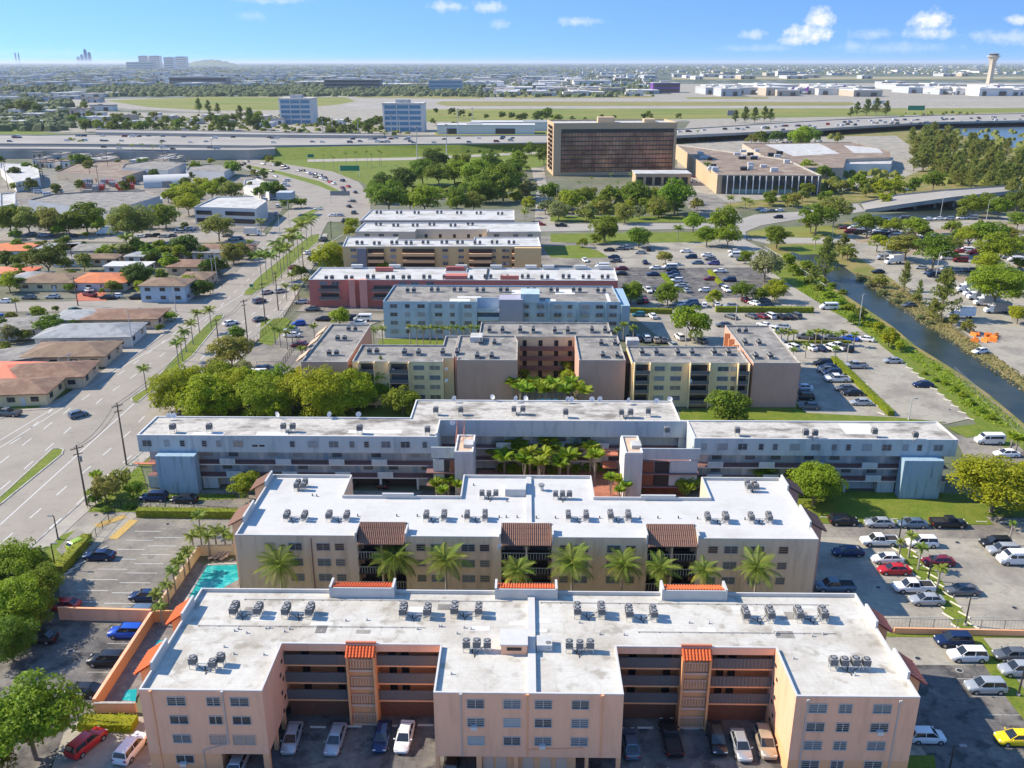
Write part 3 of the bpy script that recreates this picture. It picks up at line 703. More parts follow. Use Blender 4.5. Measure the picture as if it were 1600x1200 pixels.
def lpart(root, name, m, mats, smooth=None):
    """build collector m given in world coordinates as a part of root"""
    c = root.location; m.v = [(x-c.x, y-c.y, z-c.z) for x, y, z in m.v]; return m.build(name, mats, root, smooth)
# ================================================================ the ground and everything laid on it
ME = MB(); ME.add([(-70000, -400, -.3), (70000, -400, -.3), (70000, 75000, -.3), (-70000, 75000, -.3)], [(0, 1, 2, 3)]); g0 = ME.build('ground', 'farcity'); g0['kind'] = 'structure'
sheet('ground', [(-700, -60), (900, -60), (900, 1600), (-700, 1600)], 'ground', -.1, world=True)
# air field
AZ = .0
sheet('airfield', [60, 156, 560, 148, 1700, 146, 2100, 186, 1000, 190, 620, 192, 330, 176, 150, 168], 'lot_pale', AZ)
sheet('airfield_grass', [165, 157, 330, 151, 540, 152, 555, 158, 530, 163, 430, 172, 330, 173, 230, 167], 'airgrass', .06)
sheet('airfield_grass', [545, 148.5, 850, 148, 1020, 150, 1020, 152.5, 700, 154, 560, 152.5], 'airgrass_dry', .06)
sheet('airfield_grass', [690, 158.5, 1330, 159.5, 1340, 163, 1320, 165, 700, 165.5, 680, 162], 'airgrass_dry', .06)
sheet('airfield_grass', [660, 171, 1500, 166.5, 1700, 165, 1800, 171, 1500, 178, 1330, 182, 1000, 187, 760, 190, 655, 190], 'airgrass', .06)
sheet('airfield_grass', [1070, 151.5, 1200, 151.5, 1200, 154, 1075, 154.5], 'airgrass_dry', .06)
sheet('runway', [560, 155.5, 1800, 155.8, 1800, 158, 560, 158], 'highway', .06)
sheet('runway', [535, 166.7, 1800, 165.3, 1800, 168.4, 535, 170.3], 'highway', .08)
sheet('taxiway', [535, 163, 690, 156, 700, 157.5, 560, 170], 'highway', .1)
sheet('apron', [1020, 131, 1900, 128, 1900, 153, 1240, 151, 1060, 152], 'lot_pale', .06)
sheet('apron', [1050, 120, 1900, 118, 1900, 124, 1050, 125], 'airgrass_dry', .06)
sheet('runway', [1050, 121.5, 1900, 120, 1900, 122, 1050, 123], 'highway', .1)
sheet('boulevard', [755, 154, 830, 112, 836, 112, 785, 154], 'highway', .1)
# right: lake and canal
sheet('lake', [1440, 199, 1600, 196, 1900, 196, 1900, 262, 1660, 262, 1600, 238, 1560, 222, 1490, 208], 'lakewater', .02)
sheet('drygrass_field', [1050, 215, 1420, 200, 1560, 222, 1620, 245, 1620, 300, 1280, 318, 1100, 330, 1056, 240], 'drygrass', -.05)
sheet('car_park', [1056, 226, 1180, 215, 1400, 212, 1440, 240, 1450, 262, 1400, 282, 1290, 300, 1100, 322, 1060, 280], 'lot_pale', .0)
sheet('canal_bank', [1195, 380, 1330, 345, 1345, 405, 1420, 450, 1500, 520, 1700, 640, 1800, 760, 1590, 690, 1520, 650, 1440, 570, 1330, 480, 1240, 425], 'drygrass', .0)
sheet('canal', [1232, 396, 1262, 388, 1290, 398, 1312, 412, 1330, 425, 1370, 452, 1412, 480, 1450, 507, 1500, 540, 1555, 577, 1600, 607, 1760, 715, 1700, 740, 1600, 662, 1545, 616, 1495, 580, 1430, 540, 1395, 510, 1350, 480, 1307, 452, 1285, 428, 1262, 410, 1240, 405], 'canalwater', .03)
sheet('canal_bank', [1200, 398, 1232, 405, 1285, 440, 1340, 482, 1392, 514, 1428, 545, 1492, 586, 1542, 622, 1598, 668, 1700, 750, 1640, 740, 1560, 668, 1515, 645, 1460, 590, 1400, 545, 1325, 500, 1250, 455, 1205, 425], 'grass', .04)
sheet('canal', [1330, 352, 1362, 336, 1440, 330, 1520, 322, 1620, 316, 1620, 326, 1500, 338, 1440, 345, 1380, 352], 'canalwater', .03)
# right lots across the canal
sheet('car_park', [1300, 372, 1350, 352, 1500, 345, 1640, 330, 1700, 360, 1800, 640, 1700, 640, 1600, 590, 1560, 560, 1500, 515, 1450, 480, 1400, 440, 1345, 405], 'lot_pale', .01)
for l in ([1330, 372, 1480, 356, 1600, 346, 1600, 352, 1480, 364, 1345, 380], [1390, 392, 1500, 384, 1620, 372, 1620, 382, 1500, 394, 1400, 400], [1470, 430, 1620, 410, 1640, 424, 1500, 440]):
    sheet('planting_strip', l, 'dirt', .05)
# road east of the lots, ramp up over the canal
sheet('road', [1100, 352, 1155, 343, 1180, 335, 1260, 330, 1300, 322, 1340, 318, 1352, 330, 1300, 338, 1245, 343, 1190, 352, 1165, 362, 1166, 376, 1200, 392, 1180, 398, 1150, 385, 1140, 372], 'highway', .03)
sheet('road', [840, 350, 1000, 349, 1130, 349, 1130, 357, 1000, 359, 840, 362], 'highway', .03)
sheet('road', [1160, 372, 1240, 371, 1310, 372, 1310, 380, 1200, 381], 'highway', .045)
sheet('lawn', [1168, 362, 1200, 356, 1300, 352, 1310, 370, 1240, 370, 1172, 370], 'airgrass', .05)
sheet('lawn', [1210, 384, 1300, 382, 1310, 396, 1250, 398], 'grass', .05)
sheet('lawn', [1130, 318, 1240, 316, 1400, 308, 1400, 312, 1240, 322, 1140, 326], 'drygrass', .05)
sheet('lawn', [860, 337, 1060, 338, 1130, 345, 1060, 347, 860, 346], 'grass', .045)
sheet('lawn', [860, 365, 1130, 362, 1110, 378, 940, 380, 860, 378], 'grass', .045)
sheet('path', [830, 262, 850, 262, 862, 330, 868, 352, 835, 352, 838, 300], 'lot_pale', .03)
sheet('road', [1065, 296, 1120, 306, 1150, 325, 1160, 340, 1110, 345, 1075, 325], 'lot', .035)
# middle car park
sheet('car_park', [846, 378, 1130, 373, 1195, 394, 1260, 448, 1330, 500, 1365, 530, 1415, 570, 1470, 615, 1517, 654, 1480, 662, 1250, 655, 1180, 650, 960, 470, 846, 430], 'lot_pale', .01)
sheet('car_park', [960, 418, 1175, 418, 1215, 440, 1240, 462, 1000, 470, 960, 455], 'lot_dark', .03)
sheet('car_park', [846, 396, 960, 402, 965, 418, 846, 418], 'lot', .03)
sheet('lawn', [848, 385, 905, 383, 935, 392, 952, 402, 905, 404, 860, 402], 'grass', .05)
sheet('lawn', [1290, 468, 1335, 492, 1400, 540, 1470, 600, 1525, 642, 1600, 690, 1570, 700, 1517, 654, 1470, 615, 1415, 570, 1365, 530, 1325, 500, 1285, 478], 'grass', .035)
sheet('lawn', [1065, 640, 1245, 630, 1260, 645, 1400, 652, 1480, 660, 1400, 664, 1060, 658], 'grass', .06)
sheet('lawn', [1480, 668, 1545, 660, 1560, 676, 1510, 684], 'grass', .06)
sheet('car_park', [1490, 680, 1560, 676, 1600, 690, 1700, 760, 1700, 860, 1520, 780, 1510, 720], 'lot', .02)
sheet('lawn', [1255, 770, 1330, 768, 1500, 770, 1640, 800, 1640, 809, 1480, 805, 1340, 802, 1270, 795], 'grass', .05)
sheet('car_park', [1240, 800, 1480, 806, 1660, 812, 1800, 984, 1240, 982], 'lot_pale', .01)
sheet('lawn', [1395, 853, 1422, 856, 1462, 893, 1522, 981, 1495, 982, 1440, 910], 'grass', .05)
sheet('lawn', [1340, 988, 1640, 990, 1640, 997, 1390, 995], 'grass', .05)
sheet('car_park', [1240, 986, 1800, 990, 1900, 1330, 1240, 1330], 'lot_pale', .02)
sheet('lawn', [1505, 992, 1535, 996, 1620, 1100, 1700, 1200, 1660, 1200, 1580, 1100], 'grass', .06)
sheet('lawn', [1400, 1180, 1460, 1180, 1470, 1260, 1400, 1260], 'grass', .06)
# courtyards of the nearest building
sheet('car_park', [(-160, -300), (200, -300), (200, 76), (-160, 76)], 'lot_pale', .006, world=True)  # unseen pale ground in front, added to bounce warm light onto the facade
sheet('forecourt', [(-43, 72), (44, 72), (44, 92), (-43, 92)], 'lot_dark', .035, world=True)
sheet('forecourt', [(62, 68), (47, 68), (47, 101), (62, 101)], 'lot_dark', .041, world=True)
sheet('planting_bed', [(-44, 101), (45, 101), (45, 114.6), (-44, 114.6)], 'grass', .05, world=True)
# left lots
sheet('car_park', [92, 905, 130, 870, 215, 805, 380, 806, 372, 860, 312, 858, 238, 964, 94, 962], 'lot', .02)
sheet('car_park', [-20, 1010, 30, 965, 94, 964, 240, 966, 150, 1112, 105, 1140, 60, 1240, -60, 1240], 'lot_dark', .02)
sheet('driveway', [100, 1145, 130, 1120, 225, 1120, 260, 1260, 60, 1260], 'lot_pale', .04)
sheet('lawn', [-60, 1000, -60, 880, 60, 850, 118, 828, 140, 838, 108, 880, 60, 940, 0, 1000], 'grass', .045)
sheet('lawn', [130, 770, 215, 712, 232, 770, 370, 772, 372, 782, 215, 800, 138, 800], 'grass', .045)
sheet('driveway', [88, 858, 120, 826, 150, 842, 108, 880], 'lot', .06)
sheet('driveway', [216, 786, 400, 778, 420, 788, 430, 800, 225, 806], 'lot', .05)
sheet('car_park', [0, 820, 60, 850, 130, 770, 215, 805, 150, 860, 60, 900], 'lot_pale', .015)
sheet('yard', [(-75, 135.2), (85, 135.2), (85, 151.5), (-75, 151.5)], 'lot', .01, world=True)
sheet('lawn', [(44, 140), (82, 140), (82, 151), (44, 151)], 'grass', .06, world=True)
sheet('courtyard_paving', [(-9, 136), (30, 136), (30, 161), (-9, 161)], 'pavers', .06, world=True)
sheet('pool_deck', [318, 884, 372, 874, 376, 930, 300, 960, 236, 1050, 200, 1112, 150, 1112, 242, 968, 302, 870], 'deck', .05)
sheet('swimming_pool', [322, 884, 372, 882, 376, 904, 352, 916, 318, 962, 280, 957], 'poolwater', .075)
sheet('swimming_pool', [246, 1000, 262, 1000, 240, 1040, 226, 1036], 'poolwater', .075)
sheet('swimming_pool', [197, 1078, 214, 1076, 212, 1096, 190, 1094], 'poolwater', .075)
kerb('pool_coping', [322, 884, 280, 957], .35, .12, 'concrete'); kerb('pool_coping', [322, 883, 372, 881], .35, .12, 'concrete')
sheet('swimming_pool', [(12.2, 137.3), (15.4, 137.3), (15.4, 142), (12.2, 142)], 'poolshell', .09, world=True)
sheet('lawn', [(-42, 171.5), (32, 171.5), (32, 195), (-78, 195), (-78, 162), (-42, 162)], 'grass', .02, world=True)
sheet('lawn', [(-42, 208), (24, 208), (24, 250), (-42, 250)], 'grass', .02, world=True)
sheet('yard', [(-44, 250), (31, 250), (31, 415), (-74, 415), (-74, 280), (-44, 280)], 'lot', .015, world=True)
sheet('swimming_pool', [(3, 199), (8, 199), (8, 201), (3, 201)], 'poolshell', .07, world=True)
# ---- the avenue
AVE = [-60, 690, 0, 655, 32, 642, 72, 640, 105, 627, 127, 611, 176, 580, 207, 560, 260, 520, 283, 493, 262, 481, 130, 487, 0, 487, -60, 487, -60, 474, 0, 473, 260, 468, 305, 460, 347, 448, 350, 440, 375, 408, 413, 373, 433, 345, 455, 325, 468, 308, 440, 290, 400, 272, 368, 258, 372, 246, 400, 249, 470, 260, 520, 268, 560, 284, 580, 308, 578, 345, 512, 347, 505, 360, 493, 390, 477, 423, 450, 467, 433, 493, 393, 527, 340, 582, 245, 680, 222, 707, 170, 748, 65, 840, 0, 897, -60, 950]
sheet('avenue', AVE, 'avenue', .04)
sheet('pavement', [0, 897, 65, 840, 170, 748, 222, 707, 245, 680, 340, 582, 393, 527, 433, 493, 450, 467, 477, 423, 493, 390, 505, 365, 512, 365, 502, 392, 484, 426, 458, 470, 442, 497, 402, 532, 348, 590, 253, 690, 232, 715, 182, 758, 76, 855, 10, 912], 'path', .07)
sheet('pavement', [0, 648, 32, 635, 70, 633, 98, 620, 120, 605, 200, 553, 253, 515, 276, 493, 283, 493, 260, 520, 207, 560, 127, 611, 105, 627, 72, 640, 32, 642, 0, 655], 'path', .07)
sheet('side_street', [-60, 362, 0, 362, 300, 362, 415, 363, 415, 380, 300, 379, 0, 376, -60, 376], 'avenue', .055)
sheet('side_street', [300, 395, 405, 378, 385, 410, 350, 445, 330, 440], 'lot', .055)
for l in ([-60, 830, 0, 777, 82, 702, 92, 701, 99, 703, 97, 710, 0, 789, -60, 845], [205, 622, 237, 602, 257, 577, 290, 540, 337, 493, 350, 492, 347, 499, 300, 557, 277, 575, 245, 605, 215, 629, 207, 628],
          [380, 461, 383, 455, 405, 432, 450, 395, 485, 368, 500, 366, 498, 377, 460, 410, 430, 440, 393, 461], [393, 259, 440, 268, 500, 283, 545, 305, 535, 306, 495, 290, 438, 273, 393, 263], [452, 345, 500, 322, 506, 324, 470, 346]):
    sheet('median', l, 'grass', .10); kerb('median_kerb', l, .3, .16, 'concrete', closed=True)
kerb('kerb', [0, 655, 32, 642, 72, 640, 105, 627, 127, 611, 176, 580, 207, 560, 260, 520, 283, 493], .3, .15)
kerb('kerb', [0, 897, 65, 840, 170, 748, 222, 707, 245, 680, 340, 582, 393, 527, 433, 493, 450, 467, 477, 423, 493, 390], .3, .15)
sheet('turf', [95, 595, 150, 572, 150, 580, 105, 612, 60, 637, 20, 640, 0, 630, 60, 622], 'grass', .08)
sheet('lawn', [408, 500, 445, 496, 455, 500, 425, 540, 405, 535], 'grass', .09)
sheet('yard', [390, 545, 430, 530, 470, 490, 560, 486, 600, 490, 600, 500, 560, 515, 500, 520, 470, 600, 380, 640, 350, 640], 'lot', .045)
sheet('driveway', [118, 470, 122, 450, 165, 449, 166, 470], 'redpave', .06)
sheet('yard', [150, 560, 240, 500, 278, 494, 262, 515, 200, 555, 165, 575], 'path', .06)
sheet('yard', [0, 286, 440, 275, 452, 300, 440, 330, 410, 362, 0, 362], 'lot', .01)
sheet('yard', [-60, 376, 300, 379, 345, 395, 330, 445, 300, 460, 0, 470, -60, 470], 'lawnmix' if 'lawnmix' in MAT else 'ground', .01)
sheet('lawn', [400, 250, 480, 243, 860, 233, 862, 255, 700, 300, 620, 300, 585, 296, 560, 282, 480, 262], 'grass', .02)
sheet('highway_slope', [395, 246, 420, 231, 860, 229, 862, 240, 480, 250], 'grass', .05)
sheet('path', [480, 249, 640, 246, 860, 236, 860, 239, 640, 250, 480, 253], 'path', .08)
sheet('lawn', [0, 196, 60, 206, 150, 212, 60, 216, 0, 213], 'grass', .02)
sheet('yard', [0, 150, 160, 150, 150, 175, 400, 178, 860, 193, 860, 212, 0, 206], 'lot_pale', -.02)
sheet('lawn', [680, 205, 860, 200, 860, 212, 680, 213], 'airgrass', .04)
sheet('road', [60, 200, 75, 165, 92, 158, 120, 157, 108, 165, 100, 200], 'highway', .05)
sheet('yard', [1080, 188, 1500, 178, 1500, 196, 1060, 214], 'lot_pale', .02)
# painted road markings
def dashes(P, n, w, L, mb, duty=.4):
    P = [Vector(p) for p in P]; seg = [(b-a).length for a, b in zip(P, P[1:])]; T = sum(seg)
    def at(s):
        for a, b, l in zip(P, P[1:], seg):
            if s <= l: return a + (b-a)*(s/l), (b-a).normalized()
            s -= l
        return P[-1], (P[-1]-P[-2]).normalized()
    s = 0
    while s < T:
        p, d = at(s); q = p + d*min(L*duty, T-s); nn = Vector((-d.y, d.x, 0))*w/2
        mb.add([p+nn, p-nn, q-nn, q+nn], [(0, 1, 2, 3)]); s += L
LM = MB(); Z = .055
def L2(l): return pts(l, Z)
for l in ([-40, 800, 73, 702, 160, 622, 205, 590, 300, 520, 345, 478], [-40, 755, 45, 688, 120, 630, 200, 575, 290, 508], [-30, 722, 30, 685, 95, 628]):
    dashes(L2(l), 0, .22, 9, LM, .42)
for l in ([0, 850, 90, 772, 128, 740, 200, 677, 250, 625, 330, 545, 420, 470, 470, 400], [30, 868, 112, 795, 160, 750, 225, 695, 270, 640, 350, 556, 430, 484, 478, 410]):
    dashes(L2(l), 0, .22, 9, LM, .42)
dashes(L2([0, 820, 105, 725, 115, 700, 180, 650, 210, 632]), 0, .22, 400, LM, 1)
dashes(L2([-20, 700, 90, 634, 190, 574, 270, 515, 330, 462, 380, 412, 430, 355]), 0, .2, 400, LM, 1)
dashes(L2([-20, 712, 70, 655, 100, 633]), 0, .2, 400, LM, 1)
dashes(L2([345, 478, 400, 425, 455, 375, 500, 340]), 0, .2, 9, LM, .42)
dashes(L2([320, 470, 375, 420, 430, 370, 470, 338]), 0, .2, 9, LM, .42)
LMo = LM.build('lane_markings', 'marking'); struct(LMo)
LM = MB(); Z = .075
for (a, b, n) in (((205, 838), (262, 805), 0),):
    pass
def bays(l0, l1, n, ang, ln, mat, z=.045, w=.12, name='bay_markings'):
    """n parallel bay lines from point l0 to l1 (pixels), each ln metres long in direction ang"""
    a = G(*l0, z); b = G(*l1, z); m = MB(); d = Vector((math.cos(R(ang)), math.sin(R(ang)), 0)); nn = Vector((-d.y, d.x, 0))*w/2
    for i in range(n):
        p = a.lerp(b, i/(n-1)); q = p + d*ln; m.add([p+nn, p-nn, q-nn, q+nn], [(0, 1, 2, 3)])
    o = m.build(name, mat); o['kind'] = 'structure'
bays((210, 830), (105, 940), 8, 0, 4.6, 'marking', .05); bays((285, 840), (200, 960), 9, 180, 4.8, 'marking', .05)
bays((235, 985), (160, 1100), 6, 180, 4.8, 'marking_faded', .05)
bays((1315, 870), (1440, 985), 1+6, 0, 5, 'marking_faded', .05); bays((1425, 872), (1530, 985), 7, 0, 5, 'marking_faded', .05)
bays((1290, 803), (1660, 812), 7, -88, 2.4, 'marking', .05)
bays((1450, 1010), (1600, 1180), 7, 0, 5, 'marking_faded', .06)
bays((1260, 655), (1310, 560), 8, 0, 4.6, 'marking_faded', .05)
for x in (-22.7, -19.9, -17.1, -14.3, -11.5, ):
    m = MB(); m.add([(x, 74.5, .05), (x+.13, 74.5, .05), (x+.13, 80.0, .05), (x, 80.0, .05)], [(0, 1, 2, 3)]); struct(m.build('bay_marking', 'marking_yellow' if x > -20 else 'marking_faded'))
for x in (13.9, 16.6, 19.4, 22.1, 24.8, 27.4):
    m = MB(); m.add([(x, 76, .05), (x+.12, 76, .05), (x+.12, 82, .05), (x, 82, .05)], [(0, 1, 2, 3)]); struct(m.build('bay_marking', 'marking_faded'))
for (a, b, c_) in (((150, 822), (196, 806), 0), ((176, 842), (210, 812), 0)):
    p, q = G(*a, .06), G(*b, .06); d = (q-p).normalized(); nn = Vector((-d.y, d.x, 0))*.8; m = MB(); m.add([p+nn, p-nn, q-nn, q+nn], [(0, 1, 2, 3)]); struct(m.build('painted_panel', 'marking_orange'))
# wheel stops and edge kerbs in the lots
def stops(l0, l1, n, mat, where, ang):
    a = G(*l0); b = G(*l1)
    for i in range(n):
        p = a.lerp(b, i/max(1, n-1)); m = MB(); m.loft([[(x, -.12, 0), (x, .12, 0), (x, .08, .14), (x, -.08, .14)] for x in (-.95, .95)])
        o = m.build('wheel_stop', mat); o.location = (p.x, p.y, .05); o.rotation_euler.z = R(ang); tag(o, 'concrete wheel stop ' + where, 'wheel stop', 'concrete wheel stops')
stops((497, 1137), (665, 1134), 4, 'bumper', 'in the left courtyard of the nearest building', 0)
stops((1008, 1138), (1080, 1139), 2, 'bumper', 'in the right courtyard of the nearest building', 0)
stops((92, 905), (160, 858), 7, 'bumper', 'along the hedge of the upper left car park', 52)
stops((1397, 858), (1495, 981), 9, 'bumper', 'on the near edge of the palm median', -60)
stops((1424, 860), (1520, 978), 9, 'bumper', 'on the far edge of the palm median', -60)
stops((1290, 809), (1640, 819), 11, 'bumper', 'at the kerb behind the dirty white slab lawn', 0)
stops((1352, 600), (1377, 647), 5, 'bumper', 'beside the flowering hedge strip', -58)
stops((1412, 568), (1515, 655), 11, 'bumper', 'along the canal lawn', -45)
# ================================================================ roofs, tiles, clusters
def tiles(root, lo0, lo1, hi0, hi1, mat, n, name='tiles', fascia=None):
    """a slope of ribbed clay tile from the high edge to the low edge, world coordinates"""
    lo0, lo1, hi0, hi1 = map(Vector, (lo0, lo1, hi0, hi1)); m = MB()
    nn = (lo1-lo0).cross(hi0-lo0).normalized()
    if nn.z < 0: nn = -nn
    m.add([lo0, lo1, hi1, hi0], [(0, 1, 2, 3)]); m.add([lo0-nn*.15, lo1-nn*.15, hi1-nn*.15, hi0-nn*.15], [(0, 1, 2, 3)])
    for i in range(n):
        a = (i+.12)/n; b = (i+.72)/n; c = (a+b)/2
        for s in range(4):
            t0 = s/4; t1 = (s+1)/4+.01; k0 = .02; k1 = .05
            def P(u, t, up): return lo0.lerp(lo1, u).lerp(hi0.lerp(hi1, u), t) + nn*up
            A = [P(a, t0, .03), P((a+c)/2, t0, .13), P((b+c)/2, t0, .13), P(b, t0, .03)]; B_ = [P(a, t1, .0), P((a+c)/2, t1, .09), P((b+c)/2, t1, .09), P(b, t1, .0)]
            m.add(A+B_, [(0, 1, 5, 4), (1, 2, 6, 5), (2, 3, 7, 6), (0, 3, 2, 1)])
    o = lpart(root, name, m, [mat]); o['kind'] = 'stuff'; return o
def pent(root, side, ya, yb, xw, mat, wallmat, out=2.1, z1=11.9, z0=10.45, n=9, wall_top=12.15):
    """tiled pent roof over a side bay; side -1 west, +1 east"""
    s = side; xo = xw + s*out
    tiles(root, (xo, ya, z0), (xo, yb, z0), (xw+s*.02, ya, z1), (xw+s*.02, yb, z1), mat, n)
    m = MB(); m.box(xw+s*.002, xw-s*.28, ya, yb, 10.6, wall_top); lpart(root, 'raised_parapet', m, ['roof_white'])
    m = MB(); xb = xw+s*(out-.7)
    m.box(xw+s*.003, xb, ya+.35, yb-.35, 0, z0+.15)
    zz = z0+.15; m.add([(xw, ya+.35, zz), (xb, ya+.35, zz), (xw, ya+.35, z1-.2), (xw, yb-.35, zz), (xb, yb-.35, zz), (xw, yb-.35, z1-.2)], [(0, 1, 2), (3, 5, 4)])
    lpart(root, 'side_bay', m, [wallmat])
def cluster(px, py, z, where, kind='quad', detail=True, big=1.12, h=.55):
    """condensers on a rack; where ends up in the labels"""
    p = G(px, py, z+h+.4); s = .88*big; t = 1.35*big
    if kind == 'quad': q = [(-t, -s/2, 'near left'), (-t, s/2, 'far left'), (t, -s/2, 'near right'), (t, s/2, 'far right')]
    elif kind == 'sq': q = [(-s*.55, -s*.7, 'near left'), (s*.75, -s*.7, 'near right'), (-s*.55, s*.8, 'far left'), (s*.75, s*.8, 'far right')]
    elif kind == 'three': q = [(-s*1.25, 0, 'left'), (0, 0, 'middle'), (s*1.25, 0, 'right')]
    elif kind == 'four': q = [(-s*1.9, 0, 'leftmost'), (-s*.63, 0, 'second'), (s*.63, 0, 'third'), (s*1.9, 0, 'rightmost')]
    elif kind == 'L': q = [(-t, 0, 'left'), (t*.6, -s/2, 'near right'), (t, s/2, 'far right')]
    elif kind == 'two': q = [(-s*.8, 0, 'left'), (s*.8, 0, 'right')]
    else: q = [(0, 0, 'single')]
    for dx, dy, w in q:
        condenser(p.x+dx, p.y+dy, z, '', big*rng.uniform(.94, 1.04), detail, rng.uniform(-.06, .06), h, label=(('%s air conditioner, ' % w) if w != 'single' else 'single air conditioner, ') + where)
    if detail and kind != 'one':
        o = empty('pipe_rack', (p.x, p.y, z)); m = MB()
        x0 = min(a[0] for a in q)+.4; x1 = max(a[0] for a in q)-.4
        for yy in (-.35, .05): m.box(x0, x1, yy-.03, yy+.03, .42, .48)
        for xx in (x0, (x0+x1)/2, x1): m.box(xx-.03, xx+.03, -.38, -.32, 0, .45); m.box(xx-.03, xx+.03, .04, .1, 0, .45)
        m.build('frame', 'metal_pale', o)
        m = MB(); c = rng.uniform(-.3, .3)
        m.tube((x0, -.2, .52), (c, -.9, .1), .045, n=5); m.tube((x1, .1, .52), (c, -.9, .12), .05, n=5); m.tube((c, -.9, .12), (c+.05, -1.3, 0), .06, n=5); m.tube((c-.2, -.5, .0), (c-.2, -.5, .6), .07, n=6)
        m.build('pipe', 'metal_dark', o); tag(o, 'pipe rack, ' + where, 'pipe rack', 'rooftop pipe racks')
def vents(l, z, where, mat='metal_pale'):
    for i in range(0, len(l), 2):
        p = G(l[i], l[i+1], z+.2); o = empty('vent_pipe', (p.x, p.y, z)); MB().tube((0, 0, 0), (0, 0, .38), .09, n=7).build('pipe', mat, o)
        MB().tube((0, 0, 0), (0, 0, .06), .2, .12, n=8).build('flashing', 'metal_grey', o); tag(o, 'short vent pipe ' + where, 'vent pipe', 'roof vent pipes')
def dish(px, py, z, where, rz=2.4, r=.45):
    p = G(px, py, z+.6); o = empty('satellite_dish', (p.x, p.y, z), rz)
    m = MB(); rings = []
    for k, (rr, d) in enumerate(((.05, 0), (.6, .06), (1, .2))): rings.append([(d*r, rr*r*math.cos(a), .75+rr*r*math.sin(a)) for a in [6.283*i/12 for i in range(12)]])
    m.loft(rings, cap=False); m.add([rings[0][i] for i in range(12)], [tuple(range(12))]); m.build('dish', 'white_paint', o, 60)
    MB().tube((0, 0, 0), (0, 0, .75), .035, n=5).build('mast', 'metal_grey', o); MB().tube((0, 0, .4), (.4, 0, .8), .02, n=4).build('feed_arm', 'metal_grey', o)
    tag(o, 'white satellite dish ' + where, 'satellite dish', 'satellite dishes')

# ================================================================ the nearest building: peach walls, white roof, two courtyards
B1 = empty('apartment_building', (0, 90, 0)); tag(B1, 'nearest peach apartment block with white roof, orange tiles and two courtyards of galleries', 'building')
YF, YG, YR, Z1 = 80.6, 89.1, 100.8, 11.2
pr = [(-42.2, YF), (-28.6, YF), (-28.6, YG), (-9.8, YG), (-9.8, YF), (11, YF), (11, YG), (29.7, YG), (29.7, YF), (43.1, YF), (43.1, YR), (-42.2, YR)]
roofed(B1, pr, Z1, 'peach', 'roof_near', par=.5, z0=10.15, cap='roof_white')
body = [(-42.2, YF), (-28.6, YF), (-28.6, YG+1.7), (-9.8, YG+1.7), (-9.8, YF), (11, YF), (11, YG+1.7), (29.7, YG+1.7), (29.7, YF), (43.1, YF), (43.1, YR), (-42.2, YR)]
m = MB(); m.prism(body, 2.5, 10.15, bottom=True); lpart(B1, 'wall', m, ['peach'])
m = MB(); m.prism([(-42.2, YF), (-34.0, YF), (-34.0, 91.5), (-28.7, 91.5), (-28.7, 100.7), (-42.2, YR)], 0, 2.5, top=False)
m.box(-29.3, -28.6, YF, YF+.6, 0, 2.5)
for y in (84, 87.4): m.box(-29.1, -28.6, y, y+.5, 0, 2.5)
m.box(-28.6, 29.7, 91.2, 91.4, 0, 2.5)
m.box(-9.8, -9.35, YF, YF+.5, 0, 2.5); m.box(-5.2, -4.6, YF, YF+.4, 0, 2.5); m.box(-4.6, 6.0, YF+.5, YF+.7, 0, 2.5); m.box(10.5, 11, YF, YF+.5, 0, 2.5); m.box(7.0, 7.4, YF, YF+.4, 0, 2.5); m.box(-1.0, -.5, YF, YF+.5, 0, 2.5); m.box(-9.2, 10.4, 88, 88.2, 0, 2.5)
m.prism([(29.7, YF), (43.1, YF), (43.1, YR), (29.7, YR)], 0, 2.5, top=False)
lpart(B1, 'ground_floor_wall', m, ['peach_dark'])
for x in (-3.9, -2.4, .6, 2.6, 4.4):
    lpart(B1, 'garage_door', MB().box(x-.6, x+.6, YF+.42, YF+.5, 0, 2.2), ['screen'])
S1 = Wall(B1, 0, YF, 0)
for r_, z in enumerate((9.7, 7.2, 4.6, 1.75)):
    for x, w in ((-38.2, 1.95), (-34.1, 1.4), (-31.2, 1.95)):
        if r_ == 3 and x > -37: continue
        if r_ == 2 and x > -37:
            o = win(S1, x, z-.1, w+.5, 1.2, 'lv', 'blind', 'screen'); continue
        win(S1, x, z, w, 1.0, 'aw' if r_ == 0 else 'sl', ('pane', 'pane', 'pane_mid', 'pane')[r_])
for r_, z in enumerate((9.75, 7.25, 4.75)):
    for i, x in enumerate((-5.2, -1.2, 2.25, 6.3)): win(S1, x, z, 1.8, 1.02, 'aw', ('pane_mid', 'pane_mid', 'pane_light', 'pane') [(i + r_) % 4] if r_ else ('pane', 'pane_mid', 'pane_mid', 'pane')[i])
for r_, z in enumerate((9.6, 7.1, 4.6, 1.9)):
    for i, (x, w) in enumerate(((32.1, 1.9), (35.1, 1.35), (39.1, 1.9))): win(S1, x+.1, z, w, 1.05, 'aw', ('pane_mid', 'pane', 'pane_light' if (r_ == 1 and i == 1) or r_ == 3 else 'pane_mid', 'pane')[(i*2+r_) % 4])
# vents on the side walls of the courtyards
for z in (9.3, 6.8, 4.2, 1.6):
    for x in (-28.6, 29.7):
        m = MB(); m.box(x-.06, x+.06, 88.0, 88.5, z-.2, z+.2); m.box(x-.06, x+.06, 87.1, 87.6, z-1.5, z-1.1) if z > 3 else None; lpart(B1, 'wall_vent', m, ['dark'])
